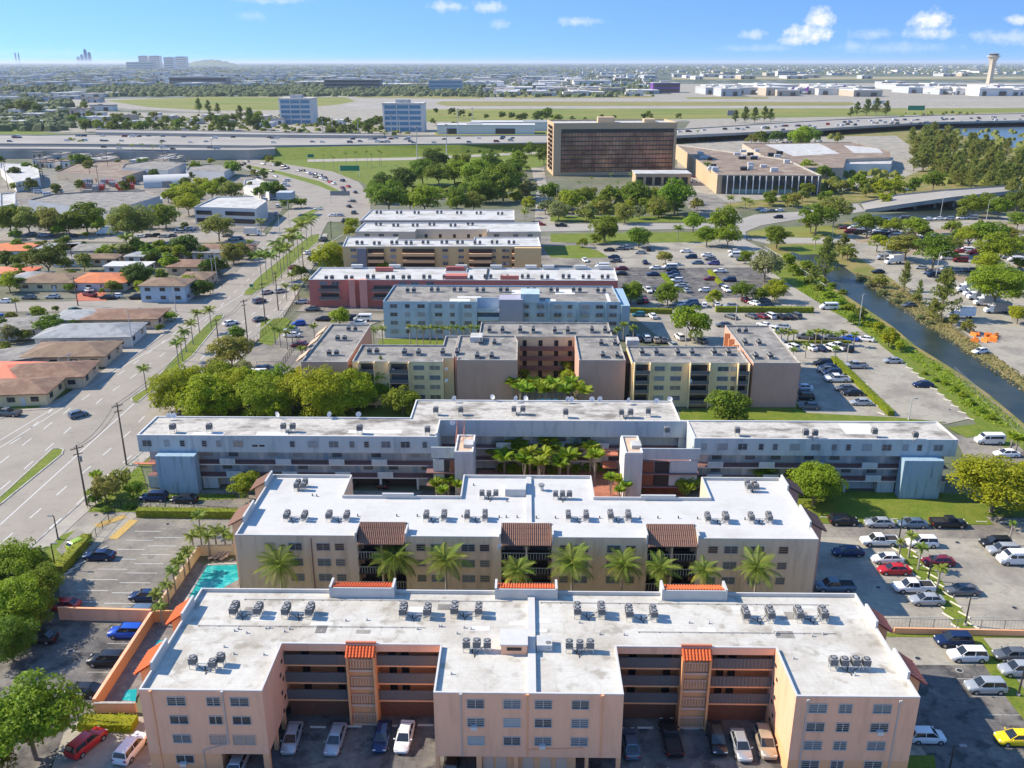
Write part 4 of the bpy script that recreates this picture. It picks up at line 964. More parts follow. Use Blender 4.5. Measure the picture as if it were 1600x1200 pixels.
# wall air conditioners hung under a few windows
for x, z in ((-38.4, .95), (2.2, 3.95), (39.3, 6.35), (-5.4, 6.45)): lpart(B1, 'wall_air_conditioner', MB().box(x-.35, x+.35, YF-.45, YF-.01, z, z+.45), ['metal_pale'])
# drain pipes
for (x, za, zb, q) in ((-33.0, 10.9, 4.0, 'frame'), (-6.8, 10.9, 2.6, 'frame'), (31.0, 10.6, 0, 'frame'), (41.0, 10.6, 0, 'frame'), (-40.9, 10.9, 0, 'peach_dark'), (.5, 10.9, 2.6, 'peach_dark'), (8.7, 10.9, 2.6, 'peach_dark')):
    m = MB(); m.box(x-.06, x+.06, YF-.12, YF-.01, za if False else zb, za); m.box(x-.16, x+.16, YF-.25, YF-.01, za, za+.25); lpart(B1, 'drain_pipe', m, [q])
m = MB(); m.tube((-33.0, YF-.07, 4.0), (-36.0, YF-.07, 3.0), .06, n=4); m.tube((-36.0, YF-.07, 3.0), (-36.0, YF-.07, 0), .06, n=4); lpart(B1, 'drain_pipe', m, ['frame'])
m = MB(); m.tube((.5, YF-.06, 3.6), (6.8, YF-.06, 3.9), .035, n=4); lpart(B1, 'conduit', m, ['peach_dark'])
# galleries: slab, railing with balusters, back doors; stair towers
for (xa, xb, sx) in ((-28.6, -9.8, -19.2), (11.0, 29.7, 20.4)):
    for zf in (3.1, 5.6, 8.15):
        lpart(B1, 'gallery_slab', MB().box(xa+.01, xb-.01, YG+.02, YG+1.655, zf-.18, zf), ['peach_dark'])
        for (a, b) in ((xa+.05, sx-1.75), (sx+1.75, xb-.05)):
            m = MB(); m.box(a, b, YG+.06, YG+.12, zf+.05, zf+1.35); m.box(a, b, YG+.0, YG+.16, zf+1.35, zf+1.42)
            k = int((b-a)/.42)
            for i in range(k+1): xx = a + (b-a)*i/k; m.box(xx-.035, xx+.035, YG-.0, YG+.06, zf+.05, zf+1.35)
            lpart(B1, 'railing', m, ['rail_grey'])
    for zf in (.0, 3.1, 5.6, 8.15):
        for x in (xa+2.2, sx-3.0, sx+3.4, xb-4.5):
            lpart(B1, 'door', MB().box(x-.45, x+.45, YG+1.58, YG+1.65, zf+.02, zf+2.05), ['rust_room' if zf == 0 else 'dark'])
    lpart(B1, 'bounce_tinted_wall', MB().box(xa+.01, xb-.01, YG+1.66, YG+1.695, 2.5, 10.1), ['orange_wall'])  # brighter orange paints bounced light onto the gallery back wall
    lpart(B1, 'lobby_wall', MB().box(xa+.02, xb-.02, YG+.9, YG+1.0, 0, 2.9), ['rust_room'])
    m = MB(); y0 = YG-1.1
    m.box(sx-1.72, sx-1.45, y0, YG+1.6, 0, 10.1); m.box(sx+1.45, sx+1.72, y0, YG+1.6, 0, 10.1)
    m.box(sx-1.44, sx+1.44, y0+.5, y0+.6, 0, 9.9)
    lpart(B1, 'stair_tower', m, ['orange_wall'])
    for zf in (.6, 3.4, 5.9, 8.4):
        m = MB(); m.box(sx-1.43, sx+1.43, y0+.2, y0+.3, zf-.5, zf-.2)
        for i in range(8): xx = sx-1.2+i*.343; m.box(xx-.06, xx+.06, y0+.2, y0+.26, zf, zf+1.15)
        m.box(sx-1.43, sx+1.43, y0+.2, y0+.28, zf+1.15, zf+1.25)
        lpart(B1, 'screen', m, ['screen'])
    tiles(B1, (sx-1.75, y0-.12, 10.2), (sx+1.75, y0-.12, 10.2), (sx-1.75, YG-.1, 11.0), (sx+1.75, YG-.1, 11.0), 'tile_orange', 9)
    m = MB(); m.box(sx-1.8, sx+1.8, YG-.08, YG+.2, 11.21, 11.5); lpart(B1, 'stair_parapet', m, ['terracotta'])
# rear tile pieces above the parapet
for (xa, xb) in ((-24.8, -17.0), (-3.4, 4.1), (18.1, 25.9)):
    m = MB(); m.box(xa, xb, YR-1.25, YR-1.0, 10.7, 12.15); m.box(xa-.3, xa-.002, YR-1.3, YR+.9, 10.7, 12.35); m.box(xb+.002, xb+.3, YR-1.3, YR+.9, 10.7, 12.35); lpart(B1, 'raised_parapet', m, ['roof_white'])
    tiles(B1, (xa, YR+1.3, 11.35), (xb, YR+1.3, 11.35), (xa, YR-1.05, 12.2), (xb, YR-1.05, 12.2), 'tile_orange', 22)
for (ya, yb) in ((93.6, 97.6), (84.0, 88.6)):
    pent(B1, -1, ya, yb, -42.2, 'tile_orange', 'orange_wall'); pent(B1, 1, ya-.4, yb-.6, 43.1, 'tile_red', 'peach_dark')
# repair patches and conduits on the membrane
rp = random.Random(4)
for i in range(16):
    x = rp.uniform(-39, 40); y = rp.uniform(91, 99); w = rp.uniform(.8, 3.2); d = rp.uniform(.6, 1.8)
    lpart(B1, 'roof_patch', MB().box(x, x+w, y, y+d, 10.702+i*.0006, 10.712+i*.0006), ['roof_patch' if i % 3 else 'roof_grey'])
for y, xa, xb in ((98.9, -36, -1.5), (98.7, 2.2, 39), (93.1, -40, -12), (92.6, 14, 38)):
    m = MB(); m.tube((xa, y, 10.79), (xb, y, 10.79), .035, n=5)
    for k in range(int((xb-xa)/2.5)): m.box(xa+k*2.5, xa+k*2.5+.15, y-.1, y+.1, 10.7, 10.76)
    lpart(B1, 'conduit', m, ['metal_grey'])
# expansion joint and lift housing
lpart(B1, 'expansion_joint', MB().box(.55, 1.45, YF+.25, YR-1.3, 10.68, 11.15), ['roof_white'])
m = MB(); m.box(-2.6, .5, 88.0, 91.0, 10.7, 12.0); lpart(B1, 'lift_housing', m, ['peach']); lpart(B1, 'housing_roof', MB().box(-2.75, .54, 87.9, 91.1, 12.0, 12.15), ['roof_white'])
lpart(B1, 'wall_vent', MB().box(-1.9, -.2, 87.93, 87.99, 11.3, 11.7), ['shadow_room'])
lpart(B1, 'roof_hatch', MB().box(1.6, 3.4, 88.6, 90.6, 10.7, 11.6), ['roof_pale'])
vents([366, 984, 372, 981, 385, 987, 415, 980, 421, 979, 444, 985, 452, 981, 350, 1009, 365, 1020, 412, 1021, 540, 968, 573, 967, 652, 981, 686, 977, 714, 988, 725, 979, 736, 981, 705, 1051, 690, 977, 905, 971, 937, 989, 1077, 971, 1108, 972, 1213, 988, 1212, 990, 1269, 992, 1286, 989, 1240, 1027, 1336, 1053, 975, 1010-20], 10.7, 'on the nearest white roof')
rw = 'rear row on the nearest roof'
for i, (x, y, k) in enumerate([(385, 950, 'quad'), (466, 951, 'quad'), (649, 952, 'quad'), (729, 950, 'quad'), (921, 951, 'quad'), (1002, 955, 'quad'), (1184, 957, 'quad'), (1267, 957, 'quad')]):
    cluster(x, y, 10.7, '%s rear-row cluster from the left, nearest roof' % ordn(i), k)
cluster(745, 1006, 10.7, 'trio left of the lift housing on the nearest roof', 'three'); cluster(906, 1007, 10.7, 'trio right of the lift housing on the nearest roof', 'three')
cluster(322, 1032, 10.7, 'cluster on the left wing of the nearest roof', 'L'); cluster(1328, 1034, 10.7, 'row of four on the right wing of the nearest roof', 'four')
o = empty('exhaust_fan', G(857, 1014, 10.7)); m = MB().tube((0, 0, 0), (0, 0, .5), .45, .45, 12); m.build('curb', 'metal_pale', o); MB().tube((0, 0, .5), (0, 0, .9), .62, .35, 12).build('hood', 'metal_grey', o, 50)
tag(o, 'round grey exhaust fan right of the lift housing on the nearest roof', 'exhaust fan')

# ================================================================ second building: beige walls, white roof, brown tiled mansards over balconies
B2 = empty('apartment_building', (0, 124, 0)); tag(B2, 'beige apartment block with white roof and three brown tiled mansards above balconies', 'building')
MX = [(-24.3, -17.3), (-3.3, 4.1), (18.0, 25.2)]; Y2 = 114.8
fr = [(-42.1, Y2)]
for a, b in MX: fr += [(a, Y2), (a, Y2+2.6), (b, Y2+2.6), (b, Y2)]
fr += [(42.6, Y2), (42.4, 135.2), (29.4, 135.2), (29.4, 127.8), (11.2, 127.8), (11.2, 135.5), (-10.1, 135.5), (-10.1, 127.8), (-28.7, 127.8), (-28.7, 135.2), (-42.0, 135.2)]
roofed(B2, fr, 11.2, 'beige', 'roof_white', par=.5)
for i, (a, b) in enumerate(MX):
    tiles(B2, (a+.05, Y2-.45, 10.0), (b-.05, Y2-.45, 10.0), (a+.05, Y2+2.7, 11.95), (b-.05, Y2+2.7, 11.95), 'tile_brown', 24)
    m = MB()
    for x in (a-.25, b+.003): m.prism([(x, Y2-.2), (x+.25, Y2-.2), (x+.25, Y2+2.9), (x, Y2+2.9)], 10.2, 11.75)
    m.box(a, b, Y2+2.72, Y2+2.95, 10.7, 12.0); lpart(B2, 'mansard_parapet', m, ['roof_white'])
    mx = (a+b)/2
    for zf in (2.5, 5.0, 7.5):
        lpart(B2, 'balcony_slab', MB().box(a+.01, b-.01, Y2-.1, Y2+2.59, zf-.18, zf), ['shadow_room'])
        for (p, q) in ((a+.1, mx-.2), (mx+.2, b-.1)):
            m = MB(); m.box(p, q, Y2-.05, Y2, zf+1.0, zf+1.06)
            for k in range(9): xx = p+(q-p)*k/8; m.box(xx-.025, xx+.025, Y2-.045, Y2-.005, zf, zf+1.0)
            lpart(B2, 'railing', m, ['metal_pale'])
    for zf in (0, 2.5, 5.0, 7.5):
        for (p, q) in ((a+.5, mx-.5), (mx+.5, b-.5)): lpart(B2, 'sliding_door', MB().box(p, q, Y2+2.5, Y2+2.58, zf+.05, zf+2.0), ['pane' if rng.random() < .6 else 'pane_mid'])
    lpart(B2, 'balcony_divider', MB().box(mx-.12, mx+.12, Y2-.02, Y2+2.59, 0, 9.9), ['beige'])
S2 = Wall(B2, 0, Y2, 0)
for r_, z in enumerate((9.35, 6.75, 4.2, 1.7)):
    for i, (x, w) in enumerate(((-37.1, 1.3), (-33.4, 1.85), (-29.3, 1.85), (-26.9, 1.3), (-15, 1.25), (-12.6, 1.85), (-8.1, 1.85), (-5.7, 1.35), (5.9, 1.25), (8.4, 1.85), (13.1, 1.85), (15.6, 1.3), (27.5, 1.3), (30.1, 1.85), (33.9, 1.85), (37.7, 1.3))):
        if i == 0 and r_ > 1: continue
        win(S2, x, z, w, 1.05, 'aw' if w > 1.5 else 'a1', 'blind' if i == 0 and r_ == 0 else ('pane', 'pane_mid', 'pane_mid')[(i*3+r_) % 3], 'beige_warm' if w < 1.5 else 'frame_grey')
for (x, mt) in ((-31.0, 'maroon'), (.5+9.8, 'beige'), (31.9, 'beige')):
    m = MB(); m.box(x-.06, x+.06, Y2-.12, Y2-.01, 0, 10.7); lpart(B2, 'drain_pipe', m, [mt])
lpart(B2, 'expansion_joint', MB().box(.35, 1.2, Y2+3.2, 135.1, 10.68, 11.1), ['roof_white'])
m = MB(); m.box(-3.0, .3, 128.6, 132.6, 10.7, 11.95); lpart(B2, 'lift_housing', m, ['roof_white'])
for (xa, xb, y) in ((-22.5, -17.5, 127.8), (18.5, 24, 127.8)): lpart(B2, 'raised_parapet', MB().box(xa, xb, y-.3, y+.05, 11.21, 11.6), ['roof_white'])
for (ya, yb) in ((130.6, 134.6), (118.6, 124.0)):
    pent(B2, -1, ya, yb, -42.05, 'tile_brown', 'beige_warm', out=2.5); pent(B2, 1, ya-.3, yb-.3, 42.5, 'tile_brown', 'mauve', out=2.5)
for i, x in enumerate((462, 528, 680, 744, 902, 968, 1120, 1188)):
    cluster(x, 803+(x > 1000)*3, 10.7, '%s cluster from the left on the beige block roof' % ordn(i), 'quad', big=1.0)
cluster(764, 770, 10.7, 'trio left of the joint on the beige block roof', 'three', big=1.0); cluster(879, 771, 10.7, 'trio right of the joint on the beige block roof', 'three', big=1.0)
cluster(469, 755, 10.7, 'group at the rear left of the beige block roof', 'sq', big=1.0); cluster(1174, 757, 10.7, 'group at the rear right of the beige block roof', 'sq', big=1.0)
vents([509, 806, 559, 805, 620, 805, 652, 805, 722, 806, 780, 807, 791, 807, 808, 807, 838, 808, 868, 808, 937, 808, 1000, 808, 1028, 808, 1060, 808, 1090, 809, 1164, 810, 740, 757, 792, 782, 488, 773, 495, 774], 10.7, 'on the white roof of the beige block', 'metal_dark')
o = empty('exhaust_fan', G(846, 766, 10.7)); MB().tube((0, 0, 0), (0, 0, .8), .35, .35, 10).build('curb', 'metal_pale', o); MB().tube((0, 0, .8), (0, 0, 1.1), .5, .5, 10).build('hood', 'metal_grey', o, 50)
tag(o, 'round exhaust fan right of the lift housing on the beige block roof', 'exhaust fan')
dish(781, 856, 9.4, 'left of the middle balconies of the beige block')

# ================================================================ third building: long pale blue block with open walkways
B3 = empty('apartment_building', (0, 160, 0)); tag(B3, 'long pale blue apartment block with weathered white roof and open walkways', 'building')
Y3 = 152.0; Zt = 11.0
RL = [(-71.8, Y3), (-16.2, Y3), (-16.2, 155.5), (-10.5, 160.2), (26.2, 160.2), (31.3, 155.5), (31.3, Y3), (79.4, Y3), (79.3, 160.6), (30.1, 160.9), (30.1, 171.2), (-22.2, 171.2), (-22.2, 161.4), (-71.8, 161.4)]
RL = [(-71.8, Y3), (-16.2, Y3), (-16.2, 160.2), (31.3, 160.2), (31.3, Y3), (79.4, Y3), (79.4, 160.8), (30.1, 160.8), (30.1, 171.2), (-22.2, 171.2), (-22.2, 161.4), (-71.8, 161.4)]
roofed(B3, RL, Zt, 'paleblue', 'roof_dirty', par=.25, z0=7.75, pt=.25, cap='white_wall')
m = MB(); m.prism([(x, y) for x, y in RL], 7.6, 7.74, bottom=True); lpart(B3, 'ceiling_slab', m, ['paleblue'])
bd = [(-70.8, Y3+2.0), (-16.2, Y3+2.0), (-16.2, 162.0), (31.3, 162.0), (31.3, Y3+2.0), (78.4, Y3+2.0), (78.4, 160.7), (30.0, 160.7), (30.0, 171.1), (-22.1, 171.1), (-22.1, 161.3), (-70.8, 161.3)]
m = MB(); m.prism(bd, 0, 7.6, top=False); lpart(B3, 'wall', m, ['paleblue'])
for zf in (2.55, 5.15):
    for (a, b, y) in ((-71.0, -9.4, Y3), (-16.1, 31.2, 160.2), (18.4, 78.6, Y3)):
        y2 = y+1.99 if y < 160 else y+1.79
        if a == -71.0: q = [(a, b if False else -16.25), (-16.2, b)]
        elif a == 18.4: q = [(a, 31.3), (31.35, b)]
        else: q = [(a, b)]
        for (p, r) in q:
            lpart(B3, 'walkway_slab', MB().box(p, r, y+.02, y2 if not (p in (-16.2, 18.4)) else y+3.4, zf-.2, zf-.01), ['white_wall'])
            lpart(B3, 'walkway_floor', MB().box(p, r, y+.03, (y2 if not (p in (-16.2, 18.4)) else y+3.4)-.01, zf-.01, zf+.015), ['maroon'])
# walkway railings: thin bars, with solid panels here and there
def walkrail(a, b, y, zf, panels):
    m = MB(); m.box(a, b, y+.05, y+.09, zf+.98, zf+1.03); m.box(a, b, y+.05, y+.09, zf+.08, zf+.12)
    n = int((b-a)/.6)
    for i in range(n+1): x = a+(b-a)*i/n; m.box(x-.015, x+.015, y+.055, y+.085, zf+.1, zf+1.0)
    lpart(B3, 'railing', m, ['rail_brown'])
    for x in panels: lpart(B3, 'railing_panel', MB().box(x-1.45, x+1.45, y-.02, y+.04, zf, zf+1.15), ['paleblue'])
for zf in (2.55, 5.15):
    off = 0 if zf > 3 else 1.0
    walkrail(-71.0, -16.2, Y3, zf, [-55.5+off, -45+off, -35+off, -27.0+off] ); walkrail(31.4, 78.6, Y3, zf, [35.5, 45+off, 54+off, 64+off])
    walkrail(-9, 22, 160.2, zf, [-4, 6.3, 15])
    for (a, b, y) in ((-70, -17, Y3+2.0), (32, 78, Y3+2.0), (-9, 18, 162.0)):
        x = a+2
        while x < b-2:
            k = rng.random()
            lpart(B3, 'door', MB().box(x-.45, x+.45, y-.05, y-.003, zf+.02, zf+2.05), ['white_wall' if k < .7 else 'skyblue'])
            lpart(B3, 'walkway_window', MB().box(x+1.2, x+3.0, y-.05, y-.003, zf+.75, zf+1.7), ['frame_grey' if k < .5 else 'pane_mid'])
            x += rng.choice((4.8, 6.2, 7.4))
S3 = Wall(B3, 0, Y3, 0)
for x, w, p in ((-70.1, 1.6, 'pane'), (-66.4, .8, 'pane_light'), (-63.5, .8, 'pane'), (-59.4, .8, 'pane'), (-56.7, .8, 'pane_light'), (-53.1, 1.7, 'blind'), (-43.0, .8, 'pane'), (-39.2, 1.6, 'pane_light'), (-35.3, 1.6, 'pane_mid'), (-31.9, .8, 'pane_mid'), (-29.2, .8, 'pane'), (-25.6, 1.6, 'pane_mid'), (-22, 1.6, 'pane'), (-18.4, .8, 'pane_mid'),
                (33.2, .7, 'pane_light'), (36.6, 1.6, 'pane_light'), (40.2, 1.6, 'pane'), (43.6, .8, 'pane'), (46.2, .8, 'pane_mid'), (49.8, 1.7, 'pane_light'), (53.6, 1.6, 'pane_mid'), (57.0, .8, 'pane_mid'), (59.6, .8, 'pane'), (63.0, 1.6, 'pane_light'), (66.6, 1.6, 'pane'), (70.0, .9, 'pane_light'), (72.6, .8, 'pane'), (76, 1.6, 'pane_mid'), (79.0-.9, .0, '')):
    if w: win(S3, x, 9.35, w, 1.1, 'aw' if w > 1 else 'a1', p, 'frame_grey')
for x in (-50, -48.7): lpart(B3, 'wall_vent', MB().box(x-.5, x+.5, Y3-.05, Y3-.003, 8.75, 9.15), ['pane'])
for x in (-68, 69.3):
    m = MB(); m.box(x, x+7.2, Y3-2.2, Y3-.02, 0, 7.7); lpart(B3, 'stair_panel', m, ['slab_blue'])
for a, b in ((-71.0, -68.1), (-60.7, -57.8), (66.0, 69.2), (76.6, 78.6)): lpart(B3, 'end_wall', MB().box(a, b, Y3+.3, Y3+1.9, 0, 2.3), ['paleblue'])
lpart(B3, 'awning', MB().box(-73.0, -68.4, Y3-.6, Y3+.2, 5.2, 5.35), ['terracotta'])
# dark panels paint the car ports' shade at ground level behind slim columns
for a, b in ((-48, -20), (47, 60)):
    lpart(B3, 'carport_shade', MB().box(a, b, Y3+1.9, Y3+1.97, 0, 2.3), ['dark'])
    for i in range(5): x = a+(b-a)*i/4; lpart(B3, 'column', MB().box(x-.2, x+.2, Y3+.2, Y3+.6, 0, 2.34), ['paleblue'])
# stair towers by the courtyard
for (xa, xb, s) in ((-12.6, -9.2, 1), (18.2, 21.4, -1)):
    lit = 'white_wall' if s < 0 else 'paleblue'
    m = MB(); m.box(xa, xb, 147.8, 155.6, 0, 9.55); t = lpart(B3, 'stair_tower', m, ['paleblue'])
    if s < 0: lpart(B3, 'sunlit_side_paint', MB().box(xa-.12, xa-.003, 147.8, 155.6, 0, 9.55), ['white_wall'])  # sun on this side is painted as a white skin over pale blue
    m = MB(); m.box(xa+.3, xb-.3, 148.1, 155.3, 9.55, 9.6); lpart(B3, 'tower_roof', m, ['beige_warm'])
    m = MB(); m.box(xa, xb, 147.8, 148.1, 9.551, 9.9); m.box(xa, xb, 155.3, 155.6, 9.551, 9.9); m.box(xa, xa+.3, 148.1, 155.3, 9.551, 9.9); m.box(xb-.3, xb, 148.1, 155.3, 9.551, 9.9); lpart(B3, 'tower_parapet', m, ['white_wall'])
    m = MB()
    xc = (xa+xb)/2
    m.box(xc-.2, xc+1.6, 150.0, 152.4, 9.6, 10.3); lpart(B3, 'roof_box', m, ['roof_pale'])
    # link wall round the light well
    a, b = (-17, xa) if s > 0 else (xb, 32)
    lpart(B3, 'link_wall', MB().box(a, b, 149.6, 149.85, 7.75, 9.9), ['paleblue']); 
    for zf in (2.55, 5.15):
        x0_, x1_ = (b-.1, a+.3) if s > 0 else (a+.1, b-.3); q = (x1_-x0_)
        for (f0, f1, mt_) in ((0, .22, 'rust_room'), (.24, .5, 'dark'), (.5, 1.0, 'paleblue')): lpart(B3, 'opening', MB().box(x0_+q*f0, x0_+q*f1, 149.4, 149.58, zf+.02, zf+(2.2 if mt_ != 'paleblue' else 2.35)), [mt_])
        lpart(B3, 'landing', MB().box(min(a, b)-1, max(a, b), 148.9, 151.95, zf-.2, zf-.03), ['maroon'])
o = empty('roof_ladder', (-12.0, 156.2, 9.2)); m = MB()
for x in (-.7, .7):
    m.tube((x, 0, 0), (x, .4, 3.2), .06, n=5); m.tube((x, -4.5, .6), (x, 0, 2.2), .05, n=5)
for i in range(9): m.tube((-.7, .04*i, .35*i+.2), (.7, .04*i, .35*i+.2), .035, n=4)
m.build('rungs', 'terracotta', o); tag(o, 'rust-red metal ladder frame rising above the left stair tower', 'ladder')
# red balconies at right of the courtyard
for zf in (2.5, 5.1):
    o = None
    lpart(B3, 'balcony', MB().box(15.2, 18.0, 157.2, 160.5, zf-.15, zf), ['terracotta'])
    m = MB(); m.box(15.2, 18.0, 157.2, 157.25, zf+.95, zf+1.02); m.box(15.2, 15.25, 157.2, 160.5, zf+.95, zf+1.02)
    for i in range(8): m.box(15.2+i*.39, 15.24+i*.39, 157.2, 157.25, zf, zf+.98)
    lpart(B3, 'balcony_railing', m, ['terracotta'])
for i, (x, y, k) in enumerate([(270, 668, 'one'), (327, 668, 'one'), (450, 667, 'two'), (562, 670, 'one'), (668, 672, 'one'), (681, 641, 'one'), (720, 641, 'one'), (810, 640, 'two'), (884, 645, 'one'), (978, 645, 'two'), (1013, 643, 'one'), (1042, 673, 'one'), (1152, 673, 'one'), (1266, 677, 'two'), (1366, 675, 'one'), (1430, 680, 'one')]):
    cluster(x, y, 10.75, '%s spot from left, weathered white roof' % ordn(i), k, big=1.25, h=.6)
for i, (x, y) in enumerate([(264, 648), (272, 648), (434, 646), (514, 646), (560, 646), (709, 621), (770, 619), (805, 621), (822, 621), (886, 622), (893, 622), (925, 622), (937, 622), (981, 624), (1026, 625), (1047, 622), (707, 659)]): dish(x, y+2, 10.95 if (x != 707) else 10.95, 'on the edge of the weathered white roof', rz=rng.uniform(-2.2, -.6), r=.55)
for (a, b, c, d) in ((-33, 154, -23, 155.6), (-62, 152.6, -56, 154.2), (60, 155, 66, 160), (-50, 152.5, -44, 154.5)):
    m = MB(); m.add([(a, b, 10.757), (c, b, 10.757), (c, d, 10.757), (a, d, 10.757)], [(0, 1, 2, 3)]); lpart(B3, 'roof_patch', m, ['roof_patch'])
# ================================================================ fourth: mauve and cream complex with a courtyard
B4 = empty('apartment_building', (0, 210, 0)); tag(B4, 'mauve and cream apartment complex with grey roofs, balconies and a palm courtyard', 'building')
def cream(root, xa, xb, y, rows, cols, mat='cream_wall'): pass
wings = [
 ('mauve', [(-51.6, 195.5), (-40.9, 195.5), (-40.5, 227), (-51.0, 227)], 11.0),
 ('cream_wall', [(-39.9, 196.2), (-18.9, 196.2), (-18.9, 199.0), (-16.6, 199.0), (-16.6, 217), (-20, 217), (-20, 209.3), (-39.9, 209.3)], 10.9),
 ('mauve', [(-15.7, 197.0), (-1.7, 197.0), (-1.7, 212), (-2.4, 216.9), (-16.4, 216.9), (-16.4, 199.5), (-15.7, 199.5)], 11.1),
 ('cream_wall', [(-11.6, 217.1), (22.2, 217.1), (22.2, 230.3), (-11.6, 230.3)], 10.8),
 ('mauve', [(12.6, 197.3), (23.4, 197.3), (23.4, 217.0), (12.6, 217.0)], 11.1),
 ('cream_wall', [(24.8, 196.4), (51.8, 196.4), (51.8, 209.0), (24.8, 209.0)], 10.9),
 ('mauve', [(52.6, 196.2), (63.4, 196.2), (64.2, 227.5), (52.6, 227.5)], 11.0)]
for mt, poly, z in wings: roofed(B4, poly, z, mt, 'roof_grey', par=.45, cap='concrete')
lpart(B4, 'link', MB().box(-18.8, -15.8, 200, 212, 0, 9.5), ['shadow_room']); lpart(B4, 'link', MB().box(23.5, 24.7, 200, 209, 0, 9.5), ['shadow_room']); lpart(B4, 'link', MB().box(-40.8, -40.0, 198, 209, 0, 9.5), ['orange_wall']); lpart(B4, 'link', MB().box(51.9, 52.5, 198, 209, 0, 10), ['orange_wall'])  # dark links paint the shade of the narrow gaps between wings
def facade4(wl, cols, zs, h=.95, detail=False):
    for z in zs:
        for (u, w) in cols: win(wl, u, z, w, h, 'aw' if w > 1.4 else 'a1', rng.choice(('pane', 'pane_mid', 'pane_mid', 'pane_light')), 'cream_wall' if rng.random() < .3 else 'frame_grey', detail)
W4 = Wall(B4, 0, 196.2, 0); ZS = (9.4, 7.0, 4.7, 2.2)
facade4(W4, [(-24.5, 2.4), (-20.8, 2.4)], ZS); facade4(Wall(B4, 0, 196.4, 0), [(31.2, 2.2), (35.0, 2.4), (45.8, 2.4), (48.3, 1.0)], ZS)
def balcony(root, xa, xb, y, zs, dep=1.3, mat='mauve', rail='rail_grey'):
    for z in zs:
        lpart(root, 'sliding_door', MB().box(xa+.3, xb-.3, y-.06, y-.005, z-.9, z+1.0), [rng.choice(('pane', 'pane', 'pane_mid'))])
        lpart(root, 'balcony_slab', MB().box(xa, xb, y-dep, y-.005, z-1.15, z-1.0), [mat])
        m = MB(); m.box(xa, xb, y-dep, y-dep+.05, z-1.0, z-.1)
        lpart(root, 'railing', m, [rail])
    m = MB(); m.box(xa-.2, xa-.003, y-dep-.02, y-.004, 0, 10.9); m.box(xb+.003, xb+.2, y-dep-.02, y-.004, 0, 10.9); lpart(root, 'balcony_cheek', m, ['cream_wall'])
for (a, b) in ((-38.2, -34.8), (-31.2, -26.8)): balcony(B4, a, b, 196.2, ZS)
for (a, b) in ((25.4, 28.8), (38.2, 42.5), (49.2, 51.5)): balcony(B4, a, b, 196.4, ZS)
for zf in (2.6, 5.2, 7.8):
    lpart(B4, 'gallery_slab', MB().box(-1.2, 12.5, 215.2, 217.0, zf-.25, zf), ['maroon']); m = MB(); m.box(-1.2, 12.5, 215.2, 215.26, zf, zf+1.0); lpart(B4, 'railing', m, ['rail_brown'])
for zf in (0, 2.6, 5.2, 7.8):
    for x in (0, 4, 8, 11.5): lpart(B4, 'door', MB().box(x-.5, x+.5, 217.0, 217.05, zf+.05, zf+2.0), ['dark'])
for y in (202, 208, 214, 222):
    for z in (9, 6.6, 4.2, 1.8): lpart(B4, 'side_balcony', MB().box(63.6, 64.9, y-2, y+1.2, z-1.2, z-.2), ['mauve'])
for (x0, y0, x1, y1) in ((-51.6, 220, -51.6, 225), (-51.6, 212, -51.6, 217), (-51.6, 200, -51.6, 205)):
    tiles(B4, (-54.0, y0, 9.4), (-54.0, y1, 9.4), (-51.5, y0, 11.2), (-51.5, y1, 11.2), 'beige_warm', 6)
for y in (206, 211, 216, 221): lpart(B4, 'slatted_stair', MB().box(51.2, 52.5, y, y+.5, 2, 10.6), ['orange_wall'])
for i, (x, y, k) in enumerate([(520, 550, 'two'), (533, 527, 'two'), (550, 512, 'two'), (583, 547, 'two'), (643, 548, 'quad'), (703, 548, 'quad'), (757, 554, 'quad'), (762, 533, 'quad'), (775, 513, 'quad'), (823, 513, 'quad'), (877, 514, 'quad'), (935, 513, 'quad'), (950, 534, 'quad'), (953, 553, 'quad'), (1014, 548, 'quad'), (1070, 548, 'quad'), (1127, 548, 'quad'), (1160, 515, 'two'), (1175, 533, 'quad'), (1192, 554, 'quad')]):
    cluster(x, y, 10.45, '%s cluster from left, grey roofs of mauve complex' % ordn(i), k, False, 1.25)
for (xa, xb, ya, yb) in ((-13.5, -10.5, 212, 216), (25, 28, 210, 213)): lpart(B4, 'lift_housing', MB().box(xa, xb, ya, yb, 10.5, 12.0), ['roof_pale'])
for (x, y) in ((615, 580), (698, 578), (698, 596), (1080, 578), (1080, 597)): dish(x, y, 8, 'on a balcony of the mauve and cream complex', r=.5)

# ================================================================ the blue, red, yellow, cream and grey blocks behind
def block(name, label, poly, z, wall, roof, cols, zs, y, par=.45, cap='white_wall', winw=2.0, fr='frame_grey', balc=None, pane=None):
    c = Vector((sum(p[0] for p in poly)/len(poly), sum(p[1] for p in poly)/len(poly), 0)); root = empty('apartment_building', c); tag(root, label, 'building')
    roofed(root, poly, z, wall, roof, par=par, cap=cap); wl = Wall(root, 0, y, 0)
    for zz in zs:
        for u in cols:
            w = winw if not isinstance(u, tuple) else u[1]; uu = u if not isinstance(u, tuple) else u[0]
            win(wl, uu, zz, w, 1.0, 'aw' if w > 1.3 else 'a1', pane or rng.choice(('pane', 'pane', 'pane_mid', 'pane_light')), fr, False)
    return root
B5 = block('b5', 'light blue apartment block with patched grey roof beyond the mauve complex', [(-41, 251), (-13.9, 251), (-13.9, 255.5), (-3.9, 255.5), (-3.9, 251.8), (27.6, 251.2), (27.0, 270.8), (-40.5, 271.2)], 11, 'blue_apt', 'roof_grey',
           [-38, (-34, 1.2), -30, -25, (-21, 1.2), -16.5, (.5, 1.2), 4.5, 9.5, (13, 1.2), 17.5, 21.5, 25.5], (9.6, 7.1, 4.6, 2), 251.0, cap='skyblue')
